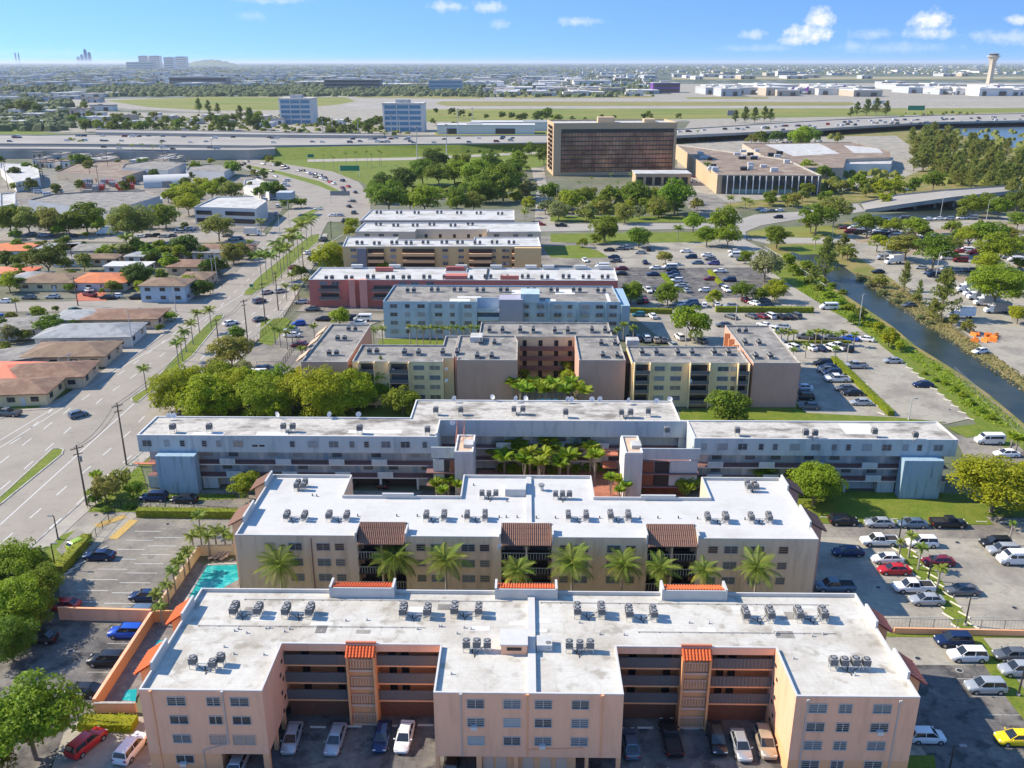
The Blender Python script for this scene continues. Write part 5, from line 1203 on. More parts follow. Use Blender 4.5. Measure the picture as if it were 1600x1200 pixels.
for zf in (2.6, 5.2, 7.8): lpart(B5, 'gallery_slab', MB().box(-13.8, -7.5, 251.6, 255.4, zf-.2, zf), ['white_wall']); lpart(B5, 'railing', MB().box(-13.8, -7.5, 251.5, 251.58, zf, zf+1.1), ['blue_apt'])
lpart(B5, 'stair_tower', MB().box(-7.4, -.6, 250.2, 256, 0, 11.8), ['lilac']); lpart(B5, 'lift_housing', MB().box(-1.2, 4.2, 251.3, 258, 10.6, 13.2), ['blue_apt'])
for x in (-27.5, -18.8, 7, 15.5, 23.5): lpart(B5, 'pier', MB().box(x-.3, x+.3, 250.55, 250.98, 0, 10.9), ['skyblue'])
lpart(B5, 'end_pier', MB().box(27.7, 30.2, 250, 271, 0, 10.2), ['skyblue'])
for (a, b, c, d) in ((-22, 252, -16, 256), (-20, 257, -13, 259), (-4, 262, 1, 267), (9, 262, 15, 268), (24, 253, 25, 264), (6, 253.5, 9, 256)): lpart(B5, 'roof_patch', MB().box(a, c, b, d, 10.551, 10.56), ['roof_patch'])
B6 = block('b6', 'long red apartment block with white roof behind the light blue block', [(-70.8, 286), (30.2, 286), (30.8, 304.5), (-20, 304.5), (-20, 299), (-27, 299), (-27, 304.5), (-71, 304.5)], 9.2, 'red_apt', 'roof_pale', [(-66, 2.4), (-62, 2.4), (-40, 2.4), (-36, 2.4), (-31, 2.4)], (8, 5.3, 2.6), 286)
for (a, b) in ((-67.5, -60.5), (-50, -43), (-40.5, -34)):
    for zf in (2.7, 5.4): lpart(B6, 'balcony_slab', MB().box(a, b, 284.9, 285.98, zf-.2, zf), ['red_apt_light']); lpart(B6, 'railing', MB().box(a, b, 284.85, 284.89, zf, zf+1), ['rail_grey']); lpart(B6, 'sliding_door', MB().box(a+.6, b-.6, 285.93, 285.97, zf, zf+1.9), ['pane'])
for (a, b) in ((-57.5, -55.5), (-54, -51.5)): lpart(B6, 'pier', MB().box(a, b, 284.7, 285.98, 0, 9.4), ['red_apt_light'])
for x in (-58, -45, -22, -10, 2, 8, 19, 27): lpart(B6, 'raised_parapet', MB().box(x-2, x+2, 303.6, 304.9, 9.21, 10.2), ['roof_white'])
for (x, y) in ((-24, 301.5), (-48, 300), (-5, 288)): lpart(B6, 'red_parapet', MB().box(x-3, x+3, y-.5, y+.5, 8.9, 10.2), ['red_apt'])
lpart(B6, 'expansion_joint', MB().box(-13, -12.5, 286.5, 304, 8.78, 9.1), ['dark']); lpart(B6, 'lift_housing', MB().box(-26, -19, 286.6, 290.5, 8.8, 10.4), ['red_apt'])
B7 = block('b7', 'yellow ochre apartment block with white roof and rows of balconies', [(-68.5, 332.5), (5.9, 334), (5.2, 353), (-20, 352), (-20, 347), (-50, 347), (-50, 352), (-70.5, 352)], 11, 'yellow_apt', 'roof_pale', [(-64.5, 2.0), -49.5, (-30, 2.0), -24, (-12, 2.0), -7, (12-20, 1.2), 1.8], (9.6, 7.1, 4.6, 2.0), 332.5)
for (a, b) in ((-59, -53), (-46, -34), (-21, -12.5), (-5, 0)):
    lpart(B7, 'painted_balcony_shade', MB().box(a, b, 332.1, 332.45, 0, 10.2), ['shadow_room'])  # flat dark panel paints the shade behind the balconies
    for zf in (2.7, 5.3, 7.8): lpart(B7, 'balcony', MB().box(a, b, 331.0, 332.09, zf-.25, zf+.85), ['yellow_dark'])
lpart(B7, 'end_wing', MB().box(-4, 6, 330.8, 332.4, 0, 10.9), ['yellow_apt']); lpart(B7, 'grey_pier', MB().box(-63, -59.5, 331.4, 332.4, 0, 10.5), ['grey_apt'])
B8 = block('b8', 'cream apartment block with galleries behind the yellow block', [(-70.9, 372), (-46, 372), (-46, 378), (-16, 378), (-16, 372), (6.5, 373), (5.8, 395), (-70.9, 394)], 9.6, 'cream_apt', 'roof_pale', [-66, -60, -54, -12, -4, 2], (8, 5.4, 2.8), 372)
for zf in (2.6, 5.3): lpart(B8, 'gallery_slab', MB().box(-45.9, -16.1, 375.5, 377.9, zf-.2, zf), ['cream_apt']); lpart(B8, 'railing', MB().box(-45.9, -16.1, 375.4, 375.5, zf, zf+1), ['cream_wall'])
for x in (-42, -36, -30, -24, -19):
    for zf in (.1, 2.7, 5.4): lpart(B8, 'door', MB().box(x-.6, x+.6, 377.9, 377.97, zf, zf+2), ['dark'])
B9 = block('b9', 'low grey apartment block with pale roof, farthest of the row', [(-75.8, 413), (-5, 414), (-5.5, 444), (-75.8, 443.5)], 7.6, 'grey_apt', 'roof_pale', list(range(-72, -8, 7)), (6.2, 3.6, 1.4), 413)
lpart(B9, 'cornice', MB().box(-75.9, -5, 411.8, 412.98, 6.6, 7.3), ['grey_apt'])
def ridge_ac(px0, px1, py, z, n, where):
    for i in range(n):
        cluster(px0+(px1-px0)*i/(n-1)+rng.uniform(-3, 3), py+rng.uniform(-1.2, 1.2), z, '%s pair from left, %s' % (ordn(i), where), 'two', False, 1.35)
ridge_ac(640, 940, 452, 10.55, 9, 'the patched grey roof of the blue block'); ridge_ac(515, 945, 432, 8.75, 15, 'the white roof of the red block'); ridge_ac(560, 800, 378, 10.55, 10, 'the white roof of the yellow block'); ridge_ac(590, 735, 350, 9.15, 6, 'the roof of the cream block'); ridge_ac(590, 780, 332, 7.15, 7, 'the roof of the low grey block')

# ================================================================ hotel, black glass office, low buildings
HT = empty('hotel', (64, 690, 0)); tag(HT, 'big sand-coloured hotel slab with a grid of copper-tinted glass', 'building')
hp = [(19.5, 648.5), (107, 659), (104, 700), (16, 690)]; a = Vector((19.5, 648.5, 0)); b = Vector((107, 659, 0)); dd = (b-a).normalized(); Lh = (b-a).length
roofed(HT, [(p[0], p[1]) for p in hp], 36, 'hotel', 'roof_pale', par=1.2, pt=.6, cap='hotel')
WH = Wall(HT, a.x, a.y, math.atan2(dd.y, dd.x))
u0, u1, zb, zt = 5.5, Lh-2.2, 2.6, 29.9
pn = MB().box(0, 2.2, -.12, 0, 0, 2.35).mesh('glass_panel', ['hotelglass'])
nx = 33; nz = 9
for i in range(nx):
    for k in range(nz):
        if nx*nz - (i*nz+k) > 300: pass
        WH.put('glass_panel', pn, u0+(u1-u0)*i/nx+.08, zb+(zt-zb)*k/nz+.05, .05) if i*nz+k < 300 or True else None
WH.put('glass_frame', MB().box(u0-.2, u1+.2, -.06, 0, zb-.2, zt+.2).mesh('glass_frame', ['metal_dark']), 0, 0, .02)
WH.put('window_band', MB().box(u0, u1, -.3, 0, 30.2, 31.8).mesh('window_band', ['pane']), 0, 0, .02)
WH.put('pier', MB().box(0, 1.6, -.8, 0, zb-3, 35.9).mesh('pier', ['hotel']), u0+(u1-u0)*.47-30000*0, 0, .05) if False else None
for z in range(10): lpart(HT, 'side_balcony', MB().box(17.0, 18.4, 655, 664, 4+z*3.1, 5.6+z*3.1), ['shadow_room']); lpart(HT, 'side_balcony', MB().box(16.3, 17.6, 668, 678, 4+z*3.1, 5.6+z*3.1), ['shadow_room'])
lpart(HT, 'penthouse', MB().box(52, 64, 672, 684, 34.8, 38.6), ['hotel']); lpart(HT, 'penthouse', MB().box(86, 94, 678, 690, 34.8, 37), ['hotel'])
HP = empty('hotel_podium', (92, 600, 0)); tag(HP, 'low pale hotel podium with square openings below the copper glass', 'building')
lpart(HP, 'wall', MB().box(72, 108, 598, 618, 0, 7), ['hotel']); lpart(HP, 'roof', MB().box(71.5, 108.5, 597.5, 618, 7.002, 7.6), ['roof_pale'])
for i in range(6): lpart(HP, 'opening', MB().box(73+i*5.8, 77+i*5.8, 597.6, 597.99, .3, 5.2), ['dark'])

GB = empty('office_building', (150, 640, 0)); tag(GB, 'low black glass office with white fins and a brown gravel roof', 'building')
gp = [tuple(G(1119, 303)[:2]), tuple(G(1281, 304)[:2]), tuple(G(1230, 250, 11)[:2]), tuple(G(1055, 226, 11)[:2])]
roofed(GB, gp, 11.5, 'hotel', 'roof_brown', par=.8, pt=.6, cap='concrete')
ga = Vector((*gp[0], 0)); gb_ = Vector((*gp[1], 0)); gd = (gb_-ga).normalized(); gl = (gb_-ga).length; WG = Wall(GB, ga.x, ga.y, math.atan2(gd.y, gd.x))
WG.put('glass_wall', MB().box(3, gl-.5, -.3, 0, .3, 10.9).mesh('glass_wall', ['blackglass']), 0, 0, .02); WG.put('lower_glass', MB().box(9, gl-6, -.42, -.3, .4, 3).mesh('lower_glass', ['greenglass']), 0, 0, .02)
fin = MB().box(-.22, .22, -.9, 0, .2, 11).mesh('fin', ['white_paint'])
for i in range(15): WG.put('fin', fin, 6+i*(gl-8)/14, 0, .3)
for i in range(26): p = G(rng.uniform(1090, 1230), rng.uniform(236, 268), 11); lpart(GB, 'roof_unit', MB().box(p.x-rng.uniform(1, 3), p.x+2, p.y-1.5, p.y+1.5, 10.8, 12.5+rng.random()), ['metal_pale' if i % 3 else 'metal_dark'])
GW = empty('warehouse', G(1300, 262)); tag(GW, 'wide tan industrial block with pale roof panels beside the black glass office', 'building')
def slab(root, l, z, wall, roof, ztop=None): P = [tuple(G(l[i], l[i+1], z)[:2]) for i in range(0, len(l), 2)]; roofed(root, P, z, wall, roof, par=.4, pt=.5)
slab(GW, [1200, 247, 1240, 262, 1318, 262, 1322, 248, 1392, 246, 1390, 236, 1330, 222, 1160, 224], 9, 'ind_tan', 'roof_brown'); 
for l in ([1318, 227, 1372, 231, 1380, 239, 1334, 239], [1195, 226, 1280, 224, 1312, 240, 1240, 244]):
    P = [G(l[i], l[i+1], 8.7) for i in range(0, 8, 2)]; m = MB(); m.add(P, [(0, 1, 2, 3)]); lpart(GW, 'roof_panel', m, ['roof_pale'])
o = empty('building', G(1340, 268)); slab(o, [1320, 256, 1392, 256, 1396, 246, 1326, 246], 7, 'cone_white', 'roof_pale'); lpart(o, 'loading_bay', MB().box(o.location.x-20, o.location.x-8, o.location.y-14, o.location.y-8, 0, 4), ['dark']); tag(o, 'small cream building with loading bays below the tan industrial block', 'building')

def office(label, x0, x1, ytop, ybase, depth, wall, glass, floors, cat='building', vert=0):
    a = G(x0, ybase); b = G(x1, ybase); h = (ybase-ytop)*DEP(x0, ybase)/F*1.03; c = (a+b)/2; root = empty('office_building', c); Wd = (b-a).length; m = MB(); m.box(-Wd/2, Wd/2, 0, depth, 0, h); m.build('wall', wall, root)
    MB().box(-Wd/2-.5, Wd/2+.5, -.5, depth, h+.01, h+1.2).build('roof', 'roof_pale', root)
    g = MB().box(-Wd/2+2, Wd/2-2, -.4, -.01, 0, h/floors*.6).mesh('window_band', [glass])
    for i in range(floors): put('window_band', g, root, (0, 0, h/floors*(i+.2)))
    if vert:
        f = MB().box(-.5, .5, -.9, -.3, 0, h).mesh('pier', ['white_wall'])
        for i in range(vert): put('pier', f, root, (-Wd/2+2+(Wd-4)*i/(vert-1), 0, 0))
    MB().box(-Wd*.2, Wd*.15, depth*.3, depth*.6, h+1.2, h+5).build('plant_room', 'roof_pale', root)
    tag(root, label, cat); return root
office('blue and white striped office block beyond the highway, left of its twin', 438, 489, 158, 194, 34, 'white_wall', 'blueglass', 5, vert=4)
office('white office block with pale blue glass bands beyond the highway', 599, 662, 166, 206, 34, 'white_wall', 'blueglass', 5, vert=4)
office('low blue-glass office among the trees beyond the airfield', 670, 722, 127, 143, 40, 'paleblue', 'blueglass', 3)
office('dark low office block beyond the airfield trees', 507, 595, 126, 140, 40, 'grey_apt', 'pane', 3)
office('black long office block behind the dark tree belt', 265, 355, 122, 134, 50, 'grey_apt', 'pane', 2)
office('purple-roofed terminal block at the airfield edge', 1020, 1062, 131, 145, 60, 'purple_paint', 'pane', 2)
office('grey concrete terminal tower block on the apron', 1377, 1415, 129, 137, 60, 'ind_grey', 'pane', 3)
office('pale cube office on the horizon at right of centre', 1215, 1245, 112, 119, 60, 'white_wall', 'pane_mid', 2)
for i, (x0, x1, yt, yb) in enumerate(((218, 232, 89, 106), (235, 251, 89, 106), (257, 272, 91, 107), (276, 292, 90, 106))): office('pale high-rise on the left horizon', x0, x1, yt, yb, 90, 'cone_white', 'pane_mid', 6)
office('broad grey-green high block before the horizon towers', 198, 241, 98, 108, 90, 'ind_grey', 'greenglass', 3)
for x, t in ((135, 80), (141, 84), (129, 87), (123, 90)):
    o = empty('skyscraper', G(x, 98.6)); hh = (98.6-t)*DEP(x, 98.6)/F; o.location.z = 0; MB().box(-110, 110, 0, 100, 0, hh).build('tower', 'ind_grey', o); MB().box(-60, 60, 10, 60, hh, hh*1.12).build('top', 'ind_grey', o); tag(o, 'hazy blue skyscraper on the far left horizon', 'building')
for x in (26, 31):
    o = empty('chimney', G(x, 98.8)); hh = 15*DEP(x, 98.8)/F; MB().tube((0, 0, 0), (0, 0, hh), 60, 40, 8).build('stack', 'ind_grey', o); MB().tube((0, 0, hh), (0, 0, hh*1.02), 44, 44, 8).build('rim', 'metal_grey', o); tag(o, 'hazy tall stack on the far left horizon', 'chimney')
# low grassy hill on the left horizon
hm = MB(); c = G(322, 103); n = 40
for i in range(n+1):
    for j in range(5):
        t = i/n*2-1; q = 1-j/4; hh = 120*max(0, math.cos(t*1.5))**1.1*(1-q*q)*1.0*(1+.12*math.sin(i*1.3)); hm.v.append((c.x+t*620, c.y+(j-2)*200, hh if j < 4 else hh))
for i in range(n):
    for j in range(4): hm.f.append((i*5+j, (i+1)*5+j, (i+1)*5+j+1, i*5+j+1)); hm.m.append(0)
struct(hm.build('hill', 'hill', None, 60))

# control tower: flared shaft and cab
ct = empty('control_tower', G(1545, 134)); h = 104
m = MB(); rg = []
for z, r in ((0, 13), (h*.25, 11), (h*.55, 10), (h*.75, 12), (h*.86, 18), (h*.9, 20)): rg.append([(r*math.cos(a)*(.75 if k % 2 else 1), r*math.sin(a), z) for k, a in enumerate([6.283*i/12 for i in range(12)])])
m.loft(rg); m.build('shaft', 'tower_stone', ct, 30)
MB().tube((0, 0, h*.9), (0, 0, h*.93), 22, 22, 12).build('deck', 'roof_pale', ct); MB().tube((0, 0, h*.93), (0, 0, h*.98), 13, 17, 12).build('cab_glass', 'pane', ct); MB().tube((0, 0, h*.98), (0, 0, h), 18, 14, 12).build('cab_roof', 'metal_grey', ct); MB().tube((0, 0, h), (0, 0, h*1.06), 1, .6, 5).build('mast', 'metal_grey', ct)
tag(ct, 'tall flared sandstone-coloured airport control tower at the right horizon', 'control tower')

# ================================================================ far warehouses, terminals, parked aircraft
boxm = {}; SHARED = ('pale low building in the far hazy city plain', 'white-roofed warehouse in the city beyond the airfield')
def shed(px, py, w, d, h, wall, roof, label, group='far low buildings', shared=True, ang=0):
    k = (wall, roof)
    if k not in boxm:
        m = MB(); m.box(-.5, .5, -.5, .5, 0, .86, 0); m.box(-.505, .505, -.505, .505, .86, 1, 1); m.box(-.4, -.3, -.52, -.501, .05, .6, 2); m.box(.1, .3, -.52, -.501, .05, .6, 2); m.box(-.2, -.05, -.2, .1, 1.0, 1.12, 1); boxm[k] = m.mesh('building', [wall, roof, 'pane'])
    p = G(px, py); o = put('far_building', boxm[k], None, (p.x, p.y, 0), ang, (w, d, h)); tag(o, label, 'building', group)
    if label in SHARED: o['shared'] = 1
    return o
r2 = random.Random(5)
def scatter(n, x0, x1, y0, y1, wm, hm_, label, roofs=('roof_white', 'roof_pale', 'roof_grey'), pw=1.6, avoid=()):
    for i in range(n):
        py = y0+(y1-y0)*r2.random()**pw if y1 > y0 else y0; px = r2.uniform(x0, x1); k = DEP(px, py)/F
        shed(px, py, r2.uniform(*wm)*k, (r2.uniform(60, 160) if py < 150 else r2.uniform(14, 30)), r2.uniform(*hm_), r2.choice(('cone_white', 'ind_grey', 'ind_tan', 'white_wall')), r2.choice(roofs), label)
scatter(95, -20, 1620, 101.5, 118, (6, 22), (9, 18), 'pale low building in the far hazy city plain')
scatter(45, 0, 1000, 118, 137, (14, 60), (9, 14), 'white-roofed warehouse in the city beyond the airfield', pw=1)
scatter(26, 770, 1020, 138, 152, (20, 46), (8, 12), 'pale warehouse along the far edge of the airfield', pw=1)
scatter(30, 0, 170, 140, 200, (14, 40), (6, 10), 'low building at the left edge beyond the highway', ('roof_pale', 'roof_grey', 'roof_white'), pw=1)
scatter(24, 60, 300, 243, 262, (10, 22), (4, 6), 'small workshop roof among the yards below the highway wall', ('roof_pale', 'roof_grey', 'roof_brown'), pw=1)
scatter(16, 180, 560, 183, 200, (10, 26), (5, 8), 'low building among trees beyond the highway', ('roof_pale', 'roof_grey', 'roof_white'), pw=1)
scatter(20, 700, 1020, 114, 138, (10, 26), (8, 14), 'pale low building in the far hazy city plain', pw=1)
scatter(34, 1090, 1600, 139, 150, (24, 70), (12, 20), 'white terminal building on the airport apron', ('roof_white', 'roof_pale'), pw=1)
scatter(14, 1000, 1500, 118, 124, (8, 30), (12, 18), 'white hangar beyond the airport apron', ('roof_white',), pw=1)
def plane(px, py, s, ang, tail):
    p = G(px, py); o = empty('airliner', (p.x, p.y, 0), ang); o.scale = (s,)*3
    m = MB(); m.loft([[(x, r*math.cos(a), 4.5+r*math.sin(a)) for a in [6.283*i/10 for i in range(10)]] for x, r in ((-30, .6), (-22, 2.4), (-10, 3), (18, 3), (26, 2.2), (30, .4))]); m.build('fuselage', 'white_paint', o, 60)
    for sg in (-1, 1):
        m = MB(); m.loft([[(6, sg*2, 4), (-4, sg*2, 4), (-4, sg*2, 4.6), (6, sg*2, 4.6)], [(-6, sg*28, 5.5), (-9, sg*28, 5.5), (-9, sg*28, 5.7), (-6, sg*28, 5.7)]]); m.build('wing', 'white_paint', o)
        m = MB(); m.loft([[(-22, sg*1, 6), (-28, sg*1, 6), (-28, sg*1, 6.4), (-22, sg*1, 6.4)], [(-27, sg*10, 6.5), (-30, sg*10, 6.5), (-30, sg*10, 6.7), (-27, sg*10, 6.7)]]); m.build('tailplane', 'white_paint', o); MB().tube((-1, sg*9, 3), (5, sg*9, 3), 1.4, n=8).build('engine', 'metal_grey', o)
    m = MB(); m.prism([(-22, -.3), (-30, -.3), (-30, .3), (-22, .3)], 7, 8); m.loft([[(-20, -.3, 7), (-29, -.3, 7), (-29, .3, 7), (-20, .3, 7)], [(-28, -.2, 16), (-32, -.2, 16), (-32, .2, 16), (-28, .2, 16)]]); m.build('tail_fin', tail, o)
    tag(o, 'parked white airliner with %s tail on the apron' % ('a purple' if tail == 'purple_paint' else 'a grey'), 'airliner', 'airliners parked on the apron')
for x, y, a, t in ((1195, 148, 2.6, 'purple_paint'), (1215, 149, 2.9, 'purple_paint'), (1240, 147.5, 2.5, 'purple_paint'), (1285, 142, 2.7, 'purple_paint'), (1300, 145, 3.4, 'purple_paint'), (1470, 147, 2.7, 'metal_grey'), (1500, 148, .4, 'metal_grey'), (1535, 146, 2.7, 'purple_paint'), (1560, 147.5, .2, 'metal_grey')): plane(x, y, 1.2, a, t)
for (x, y, w, hgt, lab) in ((870, 203, 265, 10, 'long white shed row beyond the hotel'), (760, 208, 150, 10, 'white arched shed row at the grass edge')):
    k = DEP(x, y)/F; shed(x, y, w*k, 30, hgt, 'cone_white', 'roof_white', lab, None, False)

# ================================================================ the highway
def deck(name, top, bot, z, mat, wallmat, label=None, z0=0):
    """elevated roadway between two image polylines at deck height z"""
    P = [G(top[i], top[i+1], z) for i in range(0, len(top), 2)]; Q = [G(bot[i], bot[i+1], z) for i in range(0, len(bot), 2)]; n = len(P)
    m = MB(); m.add(P+Q, [(i, i+1, n+i+1, n+i) for i in range(n-1)]); 
    o = m.build(name, mat); o['kind'] = 'structure'
    m = MB()
    for A in (P, Q):
        for i in range(n-1): ribbon([A[i], A[i+1]], .5, z0, z+.95, m) if z0 == 0 else ribbon([A[i], A[i+1]], .5, z-1.6, z+.95, m)
    o = m.build('highway_wall', wallmat); o['kind'] = 'structure'
deck('highway', [-80, 211, 60, 212, 200, 210, 400, 212, 600, 214, 860, 212, 1060, 203, 1200, 194, 1300, 188, 1450, 181, 1600, 178, 1800, 174], [-80, 225, 60, 226, 200, 227, 400, 229, 600, 227, 860, 224, 1060, 213, 1250, 204, 1350, 198, 1450, 192, 1600, 189, 1800, 186], 7, 'highway', 'concrete_wall', z0=1)
deck('slip_road', [-80, 229, 60, 229, 200, 230, 300, 231, 390, 231, 430, 230], [-80, 234, 60, 234, 200, 235, 300, 236, 390, 236, 430, 234], 7, 'highway', 'concrete_wall')
deck('ramp', [150, 203, 300, 205, 450, 208, 600, 210], [150, 208, 300, 210, 450, 212, 600, 213], 9, 'highway', 'concrete_wall')
m = MB(); P = [G(x, y, 6.9)+Vector((0, -.4, 0)) for x, y in ((395, 233), (430, 230.5), (600, 227.2), (720, 226), (862, 224.2))]; Q = [G(x, y, .1) for x, y in ((388, 247), (430, 250), (600, 245), (720, 240), (862, 236))]
m.add(P+Q, [(i, i+1, 6+i, 5+i) for i in range(4)]); struct(m.build('highway_slope', 'grass'))
m = MB(); a = G(262, 248); b = G(376, 248)
for i in range(12): p = a.lerp(b, i/11); m.box(p.x-1, p.x+1, p.y+15, p.y+60, 0, 5.4)
m.box(a.x, b.x, a.y+55, a.y+56, 0, 5.3, 1); struct(m.build('underpass_pier', ['concrete_wall', 'dark']))  # dark sheet behind the piers paints the underpass shade
m = MB()
P = [G(x, y, 7) for x, y in ((-80, 234), (60, 234), (200, 235), (262, 236))]
for A, B_ in zip(P, P[1:]): ribbon([A+Vector((0, -1.5, 0)), B_+Vector((0, -1.5, 0))], 1, 0, 6.6, m)
struct(m.build('retaining_wall', 'concrete_wall'))
# bridge ramp over the canal on the right
m = MB(); T = [(1345, 318), (1400, 306), (1480, 298), (1580, 291), (1680, 286)]; Bt = [(1352, 330), (1405, 322), (1490, 310), (1585, 300), (1700, 294)]; zz = (.3, 3, 6, 7, 7)
P = [G(x, y, z) for (x, y), z in zip(T, zz)]; Q = [G(x, y, z) for (x, y), z in zip(Bt, zz)]
m.add(P+Q, [(i, i+1, 5+i+1, 5+i) for i in range(4)]); m.add([p-Vector((0, 0, 1.3)) for p in P+Q], [(i, i+1, 5+i+1, 5+i) for i in range(4)])
for A in (P, Q):
    for i in range(4):
        a, b = A[i], A[i+1]; m.add([a-Vector((0, 0, 1.3)), b-Vector((0, 0, 1.3)), b+Vector((0, 0, .9)), a+Vector((0, 0, .9))], [(0, 1, 2, 3)], 1)
for i in range(7): p = Q[1].lerp(Q[3], i/6)+Vector((0, 4, 0)); m.box(p.x-.8, p.x+.8, p.y, p.y+10, 0, max(1.2, p.z-1.4), 1)
bo = m.build('bridge', ['highway', 'concrete_wall']); struct(bo)
# ================================================================ houses and industry west of the avenue
def hip(root, w, d, h0, h1, roof, ov=.7, gable=False, name='roof'):
    x, y = w/2+ov, d/2+ov; r = max(.5, w/2-d/2) if not gable else x
    m = MB(); v = [(-x, -y, h0), (x, -y, h0), (x, y, h0), (-x, y, h0), (-r, 0, h1), (r, 0, h1)]
    m.add(v, [(0, 1, 5, 4), (1, 2, 5), (2, 3, 4, 5), (3, 0, 4)]); m.add([(-x, -y, h0-.2), (x, -y, h0-.2), (x, y, h0-.2), (-x, y, h0-.2), (-x, -y, h0-.001), (x, -y, h0-.001), (x, y, h0-.001), (-x, y, h0-.001)], [(0, 1, 5, 4), (1, 2, 6, 5), (2, 3, 7, 6), (3, 0, 4, 7), (3, 2, 1, 0)])
    o = m.build(name, roof, root); return o
def house(cx, cy, w, d, hw, label, wall, roof, rise=1.6, ang=0, kind='hip', hz=3.2, wins=True):
    """cx, cy: middle of the roof in the image, w and d in metres"""
    p = G(cx, cy, hw+rise*.5); root = empty('house', (p.x, p.y, 0), R(ang)); MB().box(-w/2, w/2, -d/2, d/2, 0, hw-.2).build('wall', wall, root)
    if kind == 'hip': hip(root, w, d, hw, hw+rise, roof)
    elif kind == 'gable': hip(root, w, d, hw, hw+rise, roof, gable=True)
    else: MB().box(-w/2-.5, w/2+.5, -d/2-.5, d/2+.5, hw-.19, hw+.15).build('roof', roof, root)
    k = max(2, int(w/4.5)); f = 2 if hw > 5 else 1
    g = MB().box(-.9, .9, -.06, 0, -.6, .6).mesh('window', ['pane'])
    for j in range(f):
        for i in range(k): put('window', g, root, (-w/2+w*(i+.5)/k, -d/2-.001, 1.7+2.8*j))
    for i in range(2): o = put('window', g, root, (w/2+.001, -d/4+d/2*i, 1.7)); o.rotation_euler.z = math.pi/2
    MB().box(-.5, .5, -d/2-.08, -d/2-.002, 0, 2.1).build('door', 'white_wall', root).location.x = w/2/k if k > 2 else 0
    tag(root, label, 'house'); return root
house(25, 384, 17, 16, 3.2, 'house with a bright orange flat roof at the left edge', 'white_wall', 'shingle_orange', .8, 0, 'gable')
house(75, 384, 22, 13, 3.2, 'low house with grey-green flat roof beside the orange roof', 'cone_white', 'shingle_grey', .4, 8, 'flat')
house(132, 386, 20, 15, 3.2, 'low house with pale grey flat roof in the rear row', 'white_wall', 'roof_grey', .4, 6, 'flat')
house(88, 430, 20, 15, 3.2, 'cream house with a tan-brown hipped roof on the side street', 'cream_wall', 'shingle_tan', 1.8)
house(163, 430, 20, 15, 3.2, 'white house with a bright orange roof and red driveway', 'white_wall', 'shingle_orange', 1.7, 0)
house(262, 437, 15, 11, 5.8, 'two-storey pale blue house with brown hipped roof at the corner', 'blue_apt', 'shingle_tan', 1.5)
house(202, 412, 16, 8, 3.0, 'low white flat-roofed shed behind the orange-roofed house', 'white_wall', 'roof_white', .3, 0, 'flat')
house(303, 408, 16, 13, 3.2, 'house with red-brown hipped roof behind the pale blue house', 'beige', 'shingle_brown', 1.5)
house(306, 428, 10, 12, 3.2, 'small brown-roofed wing right of the pale blue house', 'beige', 'shingle_tan', 1.2)
house(355, 383, 22, 9, 3.2, 'long brown-roofed house below the white office', 'beige', 'shingle_brown', 1.2)
house(335, 391, 15, 10, 3.0, 'grey flat-roofed house below the white office', 'cone_white', 'roof_grey', .3, 0, 'flat')
house(238, 395, 18, 10, 3.0, 'house with faded green roof among trees', 'cone_white', 'shingle_grey', .8)
house(50, 427, 10, 10, 3.0, 'grey-roofed house at the left among trees', 'cone_white', 'shingle_grey', 1)
house(196, 487, 22, 12, 3.2, 'house with long red-brown roof at the street corner', 'beige', 'shingle_brown', 1.3, 4)
house(128, 489, 14, 11, 3.0, 'grey-roofed wing left of the red-brown corner roof', 'cone_white', 'shingle_grey', 1.0, 4)
house(142, 511, 26, 14, 3.3, 'house with a broad pale grey hipped roof', 'cone_white', 'shingle_grey', 1.8, 4)
house(40, 502, 18, 15, 3.0, 'low grey-roofed house at the left beside a lawn', 'white_wall', 'roof_grey', .9, 20)
house(113, 540, 21, 13, 3.2, 'house with a wide tan hipped roof near the avenue', 'beige', 'shingle_tan', 1.8, 4)
house(42, 550, 16, 12, 3.0, 'grey flat-roofed wing left of the tan roof', 'cone_white', 'roof_grey', .3, 30, 'flat')
house(68, 573, 22, 12, 3.2, 'house with dark red-brown roof beside the tan roof', 'beige', 'shingle_brown', 1.7, 8)
house(30, 598, 16, 11, 3.2, 'yellow-walled house with red-brown roof at the corner lawn', 'cream_wall', 'shingle_brown', 1.6, 6)
house(8, 575, 12, 14, 3.2, 'red-roofed house cut by the left edge', 'beige', 'tile_red', 1.6)
house(118, 401, 15, 9, 3.0, 'small grey-roofed house among trees in the middle row', 'cone_white', 'roof_grey', .3, 5, 'flat')
house(158, 398, 14, 9, 3.0, 'small brown-roofed house beside the tall palm', 'beige', 'shingle_tan', 1.1, 3)
house(20, 420, 15, 11, 3.0, 'small red-roofed house at the left edge of the middle row', 'white_wall', 'tile_red', 1.1)
house(268, 391, 13, 9, 3.0, 'small pale-roofed house behind the two-storey pale blue house', 'cone_white', 'roof_pale', .3, 0, 'flat')

